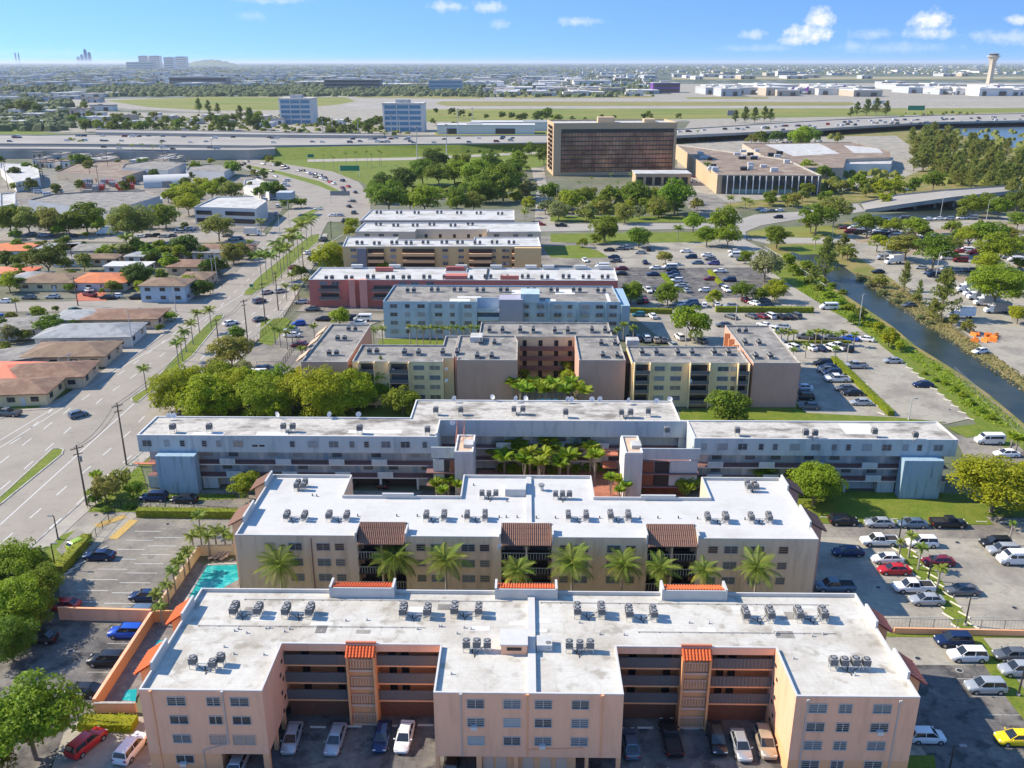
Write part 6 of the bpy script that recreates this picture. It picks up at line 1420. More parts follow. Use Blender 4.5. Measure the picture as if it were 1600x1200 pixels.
def slabb(name, l, z, wall, roof, label, cat='building', par=.6, bands=None):
    P = [G(l[i], l[i+1], z) for i in range(0, len(l), 2)]; c = sum(P, Vector())/len(P); c.z = 0; root = empty(name, c); roofed(root, [(p.x, p.y) for p in P], z, wall, roof, par=par, pt=.5)
    if bands:
        a, b = P[bands[0]], P[bands[1]]; a = Vector((a.x, a.y, 0)); b = Vector((b.x, b.y, 0)); d = (b-a).normalized(); W = Wall(root, a.x, a.y, math.atan2(d.y, d.x)); L_ = (b-a).length
        for (u0, u1, z0_, z1_) in bands[2]: W.put('window_band', MB().box(u0*L_, u1*L_, -.2, 0, z0_, z1_).mesh('window_band', ['pane']), 0, 0, .02)
    tag(root, label, cat); return root
slabb('warehouse', [44, 312, 170, 330, 250, 306, 228, 297, 140, 299, 80, 303], 9, 'ind_grey', 'roof_grey', 'large blue-grey warehouse with a pocked roof behind the tree row')
slabb('warehouse', [172, 333, 253, 311, 253, 308, 250, 307, 170, 327], 6, 'ind_grey', 'ind_grey', 'lower blue-grey wing of the large warehouse')
o = slabb('office_building', [303, 323, 400, 326, 417, 314, 397, 306, 338, 307], 8.5, 'white_wall', 'roof_pale', 'white two-storey office with dark window bands beside the avenue', bands=(0, 1, [(.03, .28, 4.8, 6.8), (.5, .97, 4.8, 6.8), (.03, .3, 1, 3), (.5, .97, 1, 3.2)]))
lpart(o, 'roof_box', MB().box(o.location.x+18, o.location.x+26, o.location.y+8, o.location.y+16, 8.5, 12), ['ind_grey'])
slabb('warehouse', [0, 262, 24, 285, 62, 277, 60, 264, 40, 256, 0, 254], 6, 'cone_white', 'roof_pale', 'white warehouse at the left edge below the highway wall')
slabb('warehouse', [88, 268, 190, 277, 240, 262, 190, 250, 120, 254], 5, 'ind_tan', 'roof_brown', 'long low tan warehouse below the highway wall')
slabb('warehouse', [190, 262, 262, 266, 290, 254, 240, 250, 195, 256], 6, 'ind_grey', 'roof_grey', 'grey workshop left of the underpass')
slabb('warehouse', [290, 266, 350, 269, 366, 259, 330, 256, 296, 258], 6, 'cone_white', 'roof_grey', 'pale workshop right of the white vault')
slabb('warehouse', [380, 290, 420, 300, 430, 290, 400, 278, 382, 281], 5, 'cone_white', 'roof_pale', 'pale low building beside the lot near the interchange')
slabb('building', [0, 322, 24, 318, 24, 300, 0, 302], 8, 'cone_white', 'roof_pale', 'pale block at the left edge beside the large warehouse')
o = empty('vaulted_hall', G(262, 290)); m = MB(); Lv, rv = 28, 9
m.loft([[(x, rv*math.cos(a)*1.15, rv*math.sin(a)*.8) for a in [math.pi*i/10 for i in range(11)]] for x in (-Lv/2, Lv/2)]); m.build('vault', 'roof_white', o, 60); MB().box(-3, 3, -rv*1.15-.1, -rv*1.15+.4, 0, 4).build('door', 'metal_grey', o); o.rotation_euler.z = .35; tag(o, 'white vaulted hall beside the trees', 'building')
# substation: red and white cabinets, lattice frames
for i in range(26):
    x = 132+78*rng.random(); y = 284+16*rng.random(); p = G(x, y); o = empty('transformer', (p.x, p.y, 0), rng.random()*.4); MB().box(-2, 2, -1.3, 1.3, .4, 3).build('tank', 'red_paint' if i % 3 else 'metal_grey', o)
    m = MB(); [m.tube((k, 0, 3), (k, 0, 4.6), .22, .1, 6) for k in (-1.2, 0, 1.2)]; m.build('bushing', 'white_paint', o); tag(o, ('red' if i % 3 else 'grey') + ' transformer cabinet in the substation yard', 'transformer', 'transformers in the substation')

# ================================================================ walls, fences, hedges
def wall(l, h, t, mat, label, cap=None, name='garden_wall', world=False):
    P = pts(l) if not world else [Vector((*p, 0)) for p in l]; c = sum(P, Vector())/len(P); o = empty(name, c); m = MB(); ribbon([p-c for p in P], t, 0, h, m); m.build('panel', mat, o)
    if cap: m = MB(); ribbon([p-c for p in P], t+.12, h, h+.1, m); m.build('coping', cap, o)
    tag(o, label, 'wall' if name != 'fence' else 'fence'); return o
wall([94, 968, 239, 972], 2.0, .25, 'peach', 'peach boundary wall between the two left car parks', 'peach_dark')
wall([240, 972, 150, 1112], 1.8, .3, 'orange_wall', 'sunlit orange wall along the pool terrace', 'peach')  # sunlight on the peach wall is put into the orange colour
wall([150, 1113, 214, 1113], 1.4, .25, 'peach', 'short peach wall closing the pool terrace', 'concrete')
wall([240, 972, 290, 971], 1.9, .25, 'orange_wall', 'orange cross wall beside the tiled pent roof')
wall([248, 962, 312, 868, 368, 867], 1.8, .25, 'cream_wall', 'cream wall round the upper pool', 'beige_warm')
wall([1396, 990, 1680, 996], 1.0, .25, 'peach_dark', 'long low brown wall between the right car parks', None)
def fence(l, h, label, mat='metal_dark', step=2.4, mesh=True, name='fence', bars=.3):
    P = pts(l); c = sum(P, Vector())/len(P); o = empty(name, c); post = MB().box(-.04, .04, -.04, .04, 0, h).mesh('post', [mat]); m = MB()
    for a, b in zip(P, P[1:]):
        n = max(1, int((b-a).length/step))
        for i in range(n): put('post', post, o, a.lerp(b, i/n)-c)
        ribbon([a-c, b-c], .04, h-.06, h, m); ribbon([a-c, b-c], .04, .15, .2, m)
        k = int((b-a).length/bars)
        for i in range(k): q = a.lerp(b, i/k)-c; m.box(q.x-.012, q.x+.012, q.y-.012, q.y+.012, .15, h)
    r = m.build('rails', mat, o); tag(o, label, 'fence'); return o
fence([1346, 982, 1680, 988], 1.8, 'chain link fence on the low brown wall', 'metal_grey', 3, bars=.5)
fence([140, 850, 190, 795], 1.6, 'dark gate fence across the entrance drive'); fence([92, 905, 140, 850], 1.5, 'dark fence behind the left hedge')
fence([140, 792, 215, 795, 372, 806], 1.6, 'dark fence below the clipped hedge', bars=.6)
fence([393, 540, 440, 500, 470, 470], 1.8, 'dark fence beside the corner lawn', bars=.6); fence([402, 575, 440, 575, 470, 530], 1.8, 'dark fence round the small yard', bars=.6)
fence([1490, 585, 1600, 685], 2.0, 'thin wire fence along the canal lawn', 'metal_grey', 3.5, bars=.7)
fence([1195, 392, 1240, 420, 1290, 455], 2, 'pale rail along the upper canal bank', 'white_paint', 3, bars=1)
hedge([216, 806, 372, 808], 1.7, 1.5, 'above the upper left car park', size=.22)
hedge([128, 1135, 212, 1137], 2.2, 1.2, 'with golden tips below the pool terrace', 'leaf_gold', size=.24)
hedge([92, 898, 138, 846], 1.8, 1.6, 'beside the entrance drive at the left', size=.25)
hedge([1302, 563, 1330, 590, 1360, 620, 1392, 650], 1.6, 1.3, 'flowering between the right car parks', 'leaf_lime', word='bushy hedge', size=.3)
hedge([978, 488, 1050, 490], 2, 1.6, 'behind the blue block car park', 'hedge', word='dark hedge', size=.35); hedge([1118, 487, 1270, 488], 2, 1.8, 'across the middle car park', 'hedge', word='dark hedge', size=.35)
hedge([1108, 425, 1128, 448], 1.6, 1.1, 'in the dark-surfaced car park', 'leaf_yellow', word='yellow hedge', size=.3); hedge([1035, 430, 1050, 447], 2, 1, 'left of the blue car rows', 'leaf_lime', word='light green hedge', size=.3)
hedge([1210, 536, 1330, 536], 1.0, .7, 'under the small palms of the right car park', 'hedge', word='low hedge', size=.3)

# ================================================================ poles, lamps, signs, wires
def upole(bx, by, tx, ty, label, trans=False, mat='wood_pole'):
    p = G(bx, by); h = min(16, max(8, (by-ty)*DEP(bx, by)/F*1.12)); o = empty('utility_pole', p); MB().tube((0, 0, 0), (0, 0, h), .2, .13, 8).build('pole', mat, o)
    a = MB().box(-1.1, 1.1, -.06, .06, h-.7, h-.55); a.box(-.8, .8, -.06, .06, h-1.8, h-1.65); a.build('crossarm', mat, o).rotation_euler.z = .8
    m = MB()
    for x in (-1, -.4, .4, 1): m.tube((x, 0, h-.55), (x, 0, h-.3), .05, n=5)
    m.build('insulator', 'metal_grey', o).rotation_euler.z = .8
    if trans: MB().tube((.35, 0, h-3.2), (.35, 0, h-2.2), .26, n=8).build('transformer_can', 'metal_grey', o)
    tag(o, label, 'utility pole'); o['group'] = 'utility poles'; return o, h
PO = [upole(136, 790, 119, 698, 'thick dark utility pole with transformer beside the near avenue kerb', True), upole(198, 727, 181, 634, 'slim dark utility pole left of the pale blue block'),
 upole(342, 540, 339, 508, 'utility pole on the avenue pavement beyond the tree row'), upole(387, 532, 382, 473, 'utility pole beside the small corner lawn'), upole(415, 507, 410, 447, 'utility pole next to the dark fence'), upole(435, 485, 430, 430, 'utility pole before the red block'),
 upole(474, 418, 472, 390, 'utility pole at the yellow-green tree'), upole(518, 372, 518, 352, 'utility pole left of the yellow block'), upole(122, 478, 115, 437, 'utility pole at the red driveway'), upole(114, 413, 113, 380, 'utility pole between the rear houses'), upole(13, 296, 8, 255, 'utility pole at the left warehouse'), upole(68, 280, 62, 240, 'utility pole left of the tan warehouse'),
 upole(100, 278, 94, 235, 'utility pole before the tan warehouse'), upole(142, 283, 137, 246, 'utility pole at the substation'), upole(156, 298, 152, 262, 'tall pole at the substation edge'), upole(170, 270, 167, 240, 'utility pole behind the substation'), upole(257, 262, 254, 232, 'utility pole at the grey workshop'), upole(333, 247, 330, 212, 'tall pole beside the underpass')]
def wire(i, j, dz=-.4, sag=1.2, off=.8):
    a, ha = PO[i]; b, hb = PO[j]; A = a.location+Vector((off*.6, off*.6, ha+dz)); B_ = b.location+Vector((off*.6, off*.6, hb+dz)); m = MB(); pv = A
    for k in range(1, 11): t = k/10; q = A.lerp(B_, t)-Vector((0, 0, sag*4*t*(1-t))); m.tube(pv, q, .05, n=3, cap=False); pv = q
    o = m.build('power_line', 'metal_dark'); tag(o, 'thin black power line strung along the avenue', 'power line', 'power lines along the avenue')
for i in range(6): wire(i, i+1); wire(i, i+1, off=-.8)
def lamp(bx, by, tx, ty, ax, ay, label, mat='pole_grey', head=True):
    p = G(bx, by); h = min(13, max(4.5, (by-ty)*DEP(bx, by)/F*1.15)); o = empty('street_lamp', p); MB().tube((0, 0, 0), (0, 0, h), .14, .08, 7).build('pole', mat, o); MB().tube((0, 0, 0), (0, 0, .35), .28, .24, 8).build('base', 'concrete', o)
    L_ = (ax-tx)*DEP(bx, by)/F; L_ = math.copysign(min(3.5, max(.6, abs(L_))), L_ or 1)
    MB().tube((0, 0, h-.1), (L_, 0, h+.45 if abs(L_) > 1 else h), .06, .045, 5).build('arm', mat, o); MB().box(L_-.4, L_+.4, -.16, .16, h+.36 if abs(L_) > 1 else h-.05, h+.52 if abs(L_) > 1 else h+.1).build('lamp_head', 'metal_grey', o)
    tag(o, label, 'street lamp'); o['group'] = 'lamp posts'
for a in [(208, 545, 200, 490, 223, 482, 'tall grey street lamp arching over the avenue by the tan roof'), (275, 487, 268, 447, 287, 440, 'grey street lamp at the side street corner'), (340, 443, 337, 400, 352, 395, 'grey street lamp before the corner trees'), (334, 443, 332, 404, 325, 404, 'bare grey pole beside the corner trees'),
    (97, 588, 92, 560, 107, 550, 'grey street lamp on the corner lawn'), (112, 590, 108, 556, 110, 556, 'pale post beside the red-brown roof'), (407, 370, 405, 350, 412, 346, 'street lamp by the white office'), (437, 363, 435, 335, 437, 335, 'pale pole near the white office'), (452, 352, 448, 315, 460, 312, 'street lamp beside the palm median'),
    (1342, 509, 1347, 465, 1350, 465, 'tall lamp post on the canal lawn'), (1379, 425, 1385, 385, 1390, 380, 'lamp post on the far canal bank'), (1462, 435, 1470, 400, 1484, 390, 'arched lamp post among the parked vans'), (1300, 371, 1304, 342, 1310, 338, 'lamp post at the tree-shaded car park'), (1469, 340, 1472, 307, 1476, 305, 'lamp post beside the bridge'), (1540, 349, 1545, 317, 1552, 315, 'lamp post right of the bridge'),
    (1322, 570, 1326, 542, 1328, 541, 'short lamp post in the palm car park'), (1149, 505, 1151, 467, 1150, 467, 'white lamp post in the middle car park'), (1071, 540, 1072, 510, 1074, 510, 'slim lamp post behind the mauve complex'), (1420, 656, 1422, 625, 1428, 625, 'lamp post behind the right end of the blue block'),
    (700, 213, 697, 185, 700, 185, 'lamp post beside the white office beyond the highway')]: lamp(*a)
for a in [(1404, 846, 1406, 815, 1407, 815, 'dark lamp post beside the white pickup and palm'), (1450, 907, 1452, 882, 1453, 882, 'dark lamp post in the middle of the palm median'), (1508, 977, 1513, 947, 1518, 947, 'dark lamp post at the near end of the palm median'), (1481, 1215, 1487, 1165, 1500, 1165, 'dark lamp post in the building shadow'), (1591, 1087, 1597, 1055, 1598, 1055, 'dark lamp post at the right edge'),
    (91, 843, 88, 817, 87, 817, 'dark post by the lime green car'), (125, 1133, 117, 1100, 118, 1100, 'dark lamp post beside the golden hedge'), (87, 888, 83, 867, 84, 867, 'short dark post behind the hedge')]: lamp(*a, mat='metal_dark')
for (x, y, t, l) in ((612, 213, 181, 0), (625, 213, 186, 0), (505, 213, 186, 0), (652, 248, 200, 0), (698, 245, 196, 0), (716, 218, 172, 0), (738, 198, 170, 0), (560, 214, 190, 0), (520, 214, 186, 0)):
    p = G(x, y); h = min(34, (y-t)*DEP(x, y)/F); o = empty('lamp_mast', p); MB().tube((0, 0, 0), (0, 0, h), .5, .3, 6).build('pole', 'pole_grey', o); MB().tube((0, 0, h-1), (0, 0, h), 1.2, 1.2, 8).build('lamp_ring', 'metal_grey', o); tag(o, 'tall slim mast beside the highway', 'mast', 'masts beside the highway')
def gantry(px, py, w, h, zc, mat, label, posts=True, txt=None):
    p = G(px, py); k = DEP(px, py)/F; o = empty('road_sign', p); MB().box(-w*k/2, w*k/2, -.2, 0, zc, zc+h*k).build('panel', mat, o)
    m = MB(); m.tube((-w*k/2, .2, 0), (-w*k/2, .2, zc+h*k), .2, n=5); m.tube((w*k/2, .2, 0), (w*k/2, .2, zc+h*k), .2, n=5); m.build('post', 'pole_grey', o)
    tag(o, label, 'road sign')
gantry(130, 196, 14, 9, 3, 'sign_green', 'large green road sign left beyond the highway'); gantry(486, 254, 10, 5, 4, 'sign_green', 'green road sign on the highway slope'); gantry(547, 276, 30, 8, 4, 'sign_green', 'wide green gantry sign over the avenue slip road'); gantry(532, 318, 30, 7, 4.5, 'metal_grey', 'grey back of a gantry sign above the intersection')
gantry(1430, 181, 26, 7, 8, 'sign_green', 'row of green signs beside the elevated highway'); gantry(393, 449+3, 5, 4, 1, 'sign_green', 'small green street sign at the median tip'); gantry(1372, 168, 18, 5, 6, 'paleblue', 'pale billboard before the runway'); gantry(1142, 184, 12, 8, 3, 'metal_grey', 'grey billboard beside the highway'); gantry(1292, 205, 6, 10, 2, 'red_paint', 'red banner sign beside the trees')
# orange plastic barriers by the canal
for i in range(16):
    p = G(1520+38*rng.random(), 524+12*rng.random()); o = put('road_barrier', None, None, (p.x, p.y, 0), rng.random()*3) if False else empty('road_barrier', (p.x, p.y, 0), rng.random()*3)
    m = MB(); m.loft([[(x, -.4, 0), (x, .4, 0), (x, .12, 1), (x, -.12, 1)] for x in (-1, 1)]); m.build('body', 'orange_paint', o); tag(o, 'orange plastic road barrier piled by the canal', 'road barrier', 'orange barriers'); 
# sun loungers by the pool
for i, (x, y) in enumerate(((334, 873), (342, 872), (351, 873))):
    o = empty('sun_lounger', G(x, y), .5+i*.3); MB().box(-.9, .5, -.3, .3, .3, .38).build('seat', 'beige_warm', o); b = MB().box(0, .8, -.3, .3, 0, .07).build('backrest', 'beige_warm', o); b.location = (.5, 0, .32); b.rotation_euler.y = -.6
    for a in (-.8, .4):
        for c in (-.25, .25): MB().box(a-.03, a+.03, c-.03, c+.03, 0, .3).build('leg', 'frame', o)
    tag(o, 'beige sun lounger beside the turquoise pool', 'sun lounger', 'sun loungers by the pool')
# ================================================================ trees: x y half-width leaf, placed where each stands
def trees(s, where, group=None, mul=1.0, **k):
    A = dict(g='leaf', d='leaf_dark', y='leaf_yellow', o='leaf_gold', l='leaf_lime', v='leaf_olive', s='leaf_grey')
    for it in s.split(';'):
        it = it.split()
        if len(it) > 3: tree(float(it[0]), float(it[1]), float(it[2])*mul, A[it[3]], where, group, **k)
trees('42 1122 82 l;-30 1190 50 g', 'at the lower left corner of the scene', flat=.9)
trees('26 882 46 l;58 912 36 g;16 945 50 l;56 948 32 g;14 1000 40 g;75 905 22 l;-20 900 40 g', 'overhanging the left car parks')
trees('385 757 25 l', 'before the left wing of the pale blue block'); trees('163 762 25 v;190 745 17 v;207 765 15 g;148 778 12 g', 'on the lawn left of the pale blue block')
trees('1075 757 22 l;1192 737 24 l;1275 752 42 l;1240 740 22 l', 'between the white roof and the pale blue block'); trees('1558 752 68 o;1618 742 40 o', 'beside the right end of the pale blue block', flat=.7, hk=.8)
trees('272 612 34 y;318 620 36 y;366 608 30 y;410 620 34 l;456 612 32 y;502 616 38 y;548 610 34 y;592 606 26 l;290 598 28 y;340 600 28 l;388 602 28 y;434 600 28 l;478 600 28 y;524 598 28 y;568 598 26 l;345 632 24 y;430 634 24 y;525 632 24 y;628 626 24 g', 'in the dense row behind the pale blue block', 'trees in the row behind the pale blue block', flat=1.15, hk=.85, mul=1.18)
trees('360 548 32 v;345 577 24 v;378 580 20 s;372 522 16 g', 'at the avenue bend beyond the tree row'); trees('1140 634 34 g', 'behind the pale blue block, before the mauve complex')
trees('860 565 10 g;882 545 16 l;884 560 15 l;884 575 17 l;890 590 17 l;893 603 16 l;820 548 13 d;822 566 13 d;818 585 12 g;858 598 12 l;840 600 10 g', 'in the courtyard of the mauve complex')
trees('1080 502 32 l;986 457 21 l;1044 459 21 g;1115 463 14 y;1160 453 18 g;1190 460 14 g;1212 452 20 y', 'in the middle car park rows')
trees('946 356 24 g;999 368 19 g;910 378 9 l;1084 347 18 l;1131 345 25 l;1105 367 18 l;1138 368 20 l;1040 400 13 v;932 372 10 g', 'along the street before the car park')
trees('1215 367 22 g;1197 414 27 s;1165 400 12 l;1287 400 14 g;1232 407 14 l;1262 415 12 l', 'at the canal head')
trees('912 307 15 g;954 302 13 g;975 303 13 g;995 301 17 g;1017 303 12 g;1055 305 24 l;1030 323 14 v;942 325 13 v;920 331 13 v;977 331 15 v;893 311 16 l;873 328 14 s;917 331 12 s;1000 330 10 s;1010 318 10 g;1090 318 9 v', 'in the belt below the hotel', mul=1.25)
trees('513 403 27 y;536 415 12 y;470 423 14 g;550 347 12 y;545 360 10 y;600 417 13 y;647 337 13 g;695 363 14 l;722 369 10 l;530 493 18 l;770 437 11 l;630 443 12 l;867 443 9 l;490 402 10 g;960 470 9 d', 'between the apartment blocks')
trees('607 307 22 g;587 300 14 g;663 309 22 l;640 312 13 g;713 311 16 g;740 313 14 v;857 298 14 g;852 322 10 s;680 247 16 d;633 278 18 d;600 288 16 d;660 265 18 g;685 272 16 g;710 267 18 l;740 268 20 l;766 258 17 g;786 282 25 g;746 292 20 g;813 250 13 l;850 242 12 g;826 293 13 s;800 262 14 g;770 300 14 g;720 250 12 g;830 232 9 g', 'in the grove beyond the apartment blocks', mul=1.3)
trees('13 340 24 g;43 344 22 v;77 344 22 v;105 346 20 g;133 338 24 g;150 349 15 y;204 348 30 v;257 335 20 g;23 365 9 g;132 367 6 g;185 345 12 v', 'in the row before the blue-grey warehouse', mul=1.15)
trees('277 300 14 y;300 302 18 y;293 318 16 y;330 296 16 y;360 297 16 v;420 293 14 g;315 285 10 y;262 305 10 y;345 285 10 g;405 300 9 g', 'round the white vaulted hall', mul=1.2)
trees('340 353 25 v;450 313 13 g;470 315 10 g', 'around the white office')
trees('7 403 12 d;32 406 12 d;73 404 24 d;130 408 14 v;100 411 9 g;200 390 12 d;213 381 12 d;253 394 12 l;263 408 14 l;290 381 17 d;283 394 13 l;213 428 18 d;323 418 14 d;342 414 14 d;363 394 16 v;378 391 12 v;310 450 13 d;328 449 9 d;236 402 8 g;318 393 9 g;170 399 8 g;395 400 8 g', 'among the houses of the rear rows', mul=1.2)
trees('13 440 18 y;30 428 11 g;107 448 9 l;77 507 20 g;17 520 16 s;267 493 10 l;227 501 8 g;7 547 9 g;250 512 8 g;182 448 9 g;158 455 6 l', 'among the houses near the avenue')
trees('1277 338 26 g;1305 326 24 v;1268 347 14 v;1357 348 20 g;1345 343 12 g;1395 353 18 l;1432 353 20 l;1487 353 14 g;1372 376 15 y;1397 383 18 y;1417 381 24 v;1462 388 30 g;1487 380 18 v;1517 366 20 l;1550 362 26 g;1562 388 30 l;1595 380 16 g;1542 411 20 y;1597 411 12 g;1560 443 39 l;1594 441 20 l;1592 488 16 y;1592 342 16 g;1500 366 12 g;1535 355 14 g;1445 362 12 g;1578 365 16 v', 'shading the car park across the canal', hk=1.05, flat=.85, mul=1.1)
trees('1522 320 20 g;1542 316 18 g;1562 323 20 g;1590 312 18 d;1610 320 20 d;1505 332 10 v', 'right of the canal bridge')
trees('1390 527 17 o;1372 512 12 y;1408 540 10 y;1325 392 16 v;1375 438 12 v;1345 488 12 d;1432 465 9 v;1490 498 10 v;1512 508 12 v;1240 420 10 l;1335 498 10 g', 'on the canal banks')
trees('1180 290 9 v;1195 283 10 v;1260 262 12 y;1275 265 10 y;1290 270 12 g;1300 286 10 v;1245 270 9 v;1340 283 12 l;1380 292 12 y;1400 288 13 l;1365 286 9 v;1460 280 14 g;1430 288 12 g;1253 212 16 l;1240 214 9 g;1215 212 9 d;1190 215 10 d;1175 216 8 v;1275 212 8 g;1310 215 7 v;1375 262 5 g;1362 255 5 g;1320 290 9 v;1255 305 8 v;1240 312 10 v;1205 312 8 g', 'around the tan industrial block', mul=1.3)
trees('330 183 10 d;345 188 15 d;395 190 12 d;415 195 9 g;360 195 10 d;305 190 8 g;280 193 9 l;200 195 10 g;215 198 9 g;250 196 7 d;180 192 9 d;165 188 7 v;510 190 8 g;520 195 9 g;560 193 11 l;575 200 11 d;590 190 8 v;677 190 6 g;710 195 7 d;680 173 6 d;705 175 8 d;720 178 8 d;112 222 9 l;95 222 7 g;125 225 8 l;130 165 9 g;120 180 7 d;40 165 14 d;20 168 10 d;60 170 10 d;385 180 8 d;445 199 6 g;470 205 6 g;230 186 6 v', 'beyond the highway', 'trees beyond the highway')
trees('112 247 7 l;122 250 8 y;98 252 7 l;330 252 7 y;388 262 6 g;395 300 6 g;225 258 5 v;15 240 4 v;28 240 4 v;45 241 4 v;60 242 4 v;75 242 4 v;88 242 4 v;150 243 4 v', 'along the foot of the highway wall')
trees(';'.join('%d %d 4.5 %s' % (722+i*9, 233+(i % 2)*5-i*.3, 'dg'[i % 2]) for i in range(15)), 'in the rows on the highway slope', 'young trees in rows on the slope')
trees('785 180 8 d;800 181 8 d;815 182 9 d;840 182 10 d;855 178 11 g;870 185 9 l;735 180 5 d;760 182 6 g;1015 180 8 g;1005 182 7 d;940 182 5 d;960 183 5 v;1060 182 6 d;895 186 6 g;915 187 5 v', 'along the near edge of the airfield')
for x, y, r, k in ((310, 165, 8, 2.6), (325, 168, 8, 2.6), (340, 170, 7, 2.4), (375, 178, 10, 2.6), (390, 183, 12, 2.4), (345, 198, 10, 2.2), (855, 178, 9, 2.2), (1150, 182, 8, 2.4), (1165, 180, 10, 2.4), (1180, 180, 10, 2.3), (1195, 178, 9, 2.5), (1205, 180, 8, 2.4), (1340, 170, 9, 2.3), (1355, 168, 11, 2.3), (1370, 167, 11, 2.3), (1385, 170, 10, 2.3), (1330, 175, 7, 2.2), (1200, 205, 7, 2)): casuarina(x, y, r, 'on the airfield side of the highway', k, 'leaf_dark')
r4 = random.Random(8)
trees(';'.join('%d %d %d %s' % (x, y, r4.uniform(5, 10), r4.choice('dvgdl')) for x, y in [(r4.uniform(110, 440), r4.uniform(178, 200)) for _ in range(46)]+[(r4.uniform(500, 600), r4.uniform(188, 206)) for _ in range(14)]+[(r4.uniform(0, 70), r4.uniform(160, 172)) for _ in range(10)]), 'beyond the highway', 'trees beyond the highway')
trees(';'.join('%d %d %d %s' % (x, y, r4.uniform(6, 12), r4.choice('dvgdl')) for x, y in [(r4.uniform(0, 330), r4.uniform(378, 408)) for _ in range(26)]+[(r4.uniform(0, 300), r4.uniform(408, 450)) for _ in range(16)]+[(r4.uniform(0, 130), r4.uniform(478, 545)) for _ in range(10)]+[(r4.uniform(60, 300), r4.uniform(335, 360)) for _ in range(10)]+[(r4.uniform(0, 440), r4.uniform(250, 300)) for _ in range(34)]), 'between the low houses', mul=1.25)
trees(';'.join('%d %d %d %s' % (x, y, r4.uniform(7, 13), r4.choice('vgly')) for x, y in [(r4.uniform(865, 1060), r4.uniform(298, 332)) for _ in range(22)]+[(r4.uniform(1170, 1400), r4.uniform(292, 312)) for _ in range(14)]+[(r4.uniform(600, 830), r4.uniform(285, 318)) for _ in range(16)]), 'in the green belt around the hotel')
# the feathery wood beside the lake
r3 = random.Random(11); WOOD = []
for i in range(120):
    x = r3.uniform(1425, 1640); y0 = 207+(x-1425)*.16; y1 = 262+(x-1425)*.30; y = r3.uniform(y0, min(y1, 318))
    if x < 1480 and y > 262: continue
    WOOD.append((x, y))
WOOD.sort(key=lambda q: q[1])
for x, y in WOOD: casuarina(x, y-4, r3.uniform(10, 16), 'in the wood beside the lake', r3.uniform(1.9, 2.6), group='trees of the wood beside the lake')
for x, y, r, k, w in ((1292, 405, 26, 2.6, 'on the left canal bank'), (1272, 430, 14, 2.2, 'on the left canal bank'), (1318, 385, 18, 2.2, 'on the left canal bank'), (1415, 432, 13, 3.6, 'on the right canal bank'), (1476, 460, 32, 2.5, 'on the right canal bank'), (1460, 485, 16, 2.2, 'on the right canal bank'), (1437, 452, 9, 3.4, 'on the right canal bank')): casuarina(x, y, r, w, k)
casuarina(596, 592, 13, 'dark and narrow in the row behind the pale blue block', 5.6, 'leaf_dark')
for x, y, r in ((1238, 413, 8), (1252, 425, 9), (1266, 437, 10), (1280, 448, 10), (1296, 459, 11), (1310, 468, 11), (1326, 478, 11), (1342, 492, 10), (1357, 505, 9), (1300, 445, 9), (1285, 436, 9), (1318, 455, 8)): bush(x, y, r, 'leaf_lime' if r % 2 else 'leaf', 'on the left canal bank')
for x, y, r in ((1345, 432, 9), (1360, 442, 10), (1380, 455, 10), (1398, 468, 9), (1418, 472, 8), (1405, 460, 8), (1440, 495, 8), (1452, 502, 7), (1505, 512, 7), (1480, 500, 7)): bush(x, y, r, 'leaf_grey', 'in dry grass on the right canal bank')
for x, y, r in ((1445, 582, 6), (1462, 592, 7), (1478, 598, 7), (1492, 607, 8), (1505, 615, 8), (1517, 627, 9), (1535, 640, 8), (1548, 650, 9), (1465, 575, 5)): bush(x, y, r, 'leaf_lime', 'on the canal lawn')
for x, y in ((785, 728), (815, 732), (830, 726), (852, 730), (868, 733), (884, 728), (900, 730), (918, 726), (933, 728), (798, 722)): bush(x, y, 12, 'leaf_yellow' if x % 2 else 'leaf_lime', 'under the palms of the pale blue courtyard')
for x, y, r, w in ((508, 905, 26, 'between the two white roofs'), (490, 912, 14, 'between the two white roofs'), (410, 908, 14, 'between the two white roofs'), (675, 915, 10, 'between the two white roofs'), (800, 731, 14, 'in the pale blue courtyard'), (1000, 766, 6, 'by the small pool'), (28, 862, 14, 'at the avenue edge'), (165, 795, 10, 'beside the gate'), (205, 790, 9, 'beside the gate'), (310, 453, 8, 'at the corner house')): bush(x, y, r, 'leaf_lime' if r > 12 else 'leaf', w)
b = bush(480-8, 534, 7, 'pinkflower', 'beside the mauve complex', word='pink flowering bush')

# palms
for x, y, r in ((437, 884, 44), (615, 874, 48), (697, 878, 42), (806, 893, 34), (895, 882, 44), (970, 886, 42), (1032, 891, 36), (1098, 893, 34), (1183, 890, 42)): palm(x, y, r*rng.uniform(.82, 1.0), 'between the two white-roofed blocks', 'coco', 8.2+rng.uniform(-.9, .9), 'coconut palms between the two white roofs')
for x, y in ((243, 929), (260, 912), (250, 945), (277, 880), (270, 893), (293, 862), (285, 872), (300, 838), (312, 828), (325, 838), (335, 828), (350, 832), (362, 836), (310, 806)): palm(x, y, 15, 'along the pool wall of the upper left car park', 'small', 3.6)
for x, y in ((63, 862), (45, 870)): palm(x, y, 16, 'at the left avenue edge', 'small', 5)
for x, y, r in ((780, 698, 18), (797, 706, 15), (812, 700, 14), (828, 708, 14), (836, 696, 15), (850, 712, 15), (866, 703, 14), (880, 700, 14), (893, 710, 15), (908, 700, 15), (923, 703, 15), (915, 694, 13), (843, 724, 15), (875, 724, 15), (788, 715, 17), (805, 695, 17), (820, 722, 16), (857, 695, 17), (888, 716, 17), (902, 690, 16), (930, 715, 15), (870, 690, 16), (775, 708, 14)): palm(x, y, r*1.3, 'in the pale blue courtyard', 'areca', rng.uniform(3.6, 5.6))
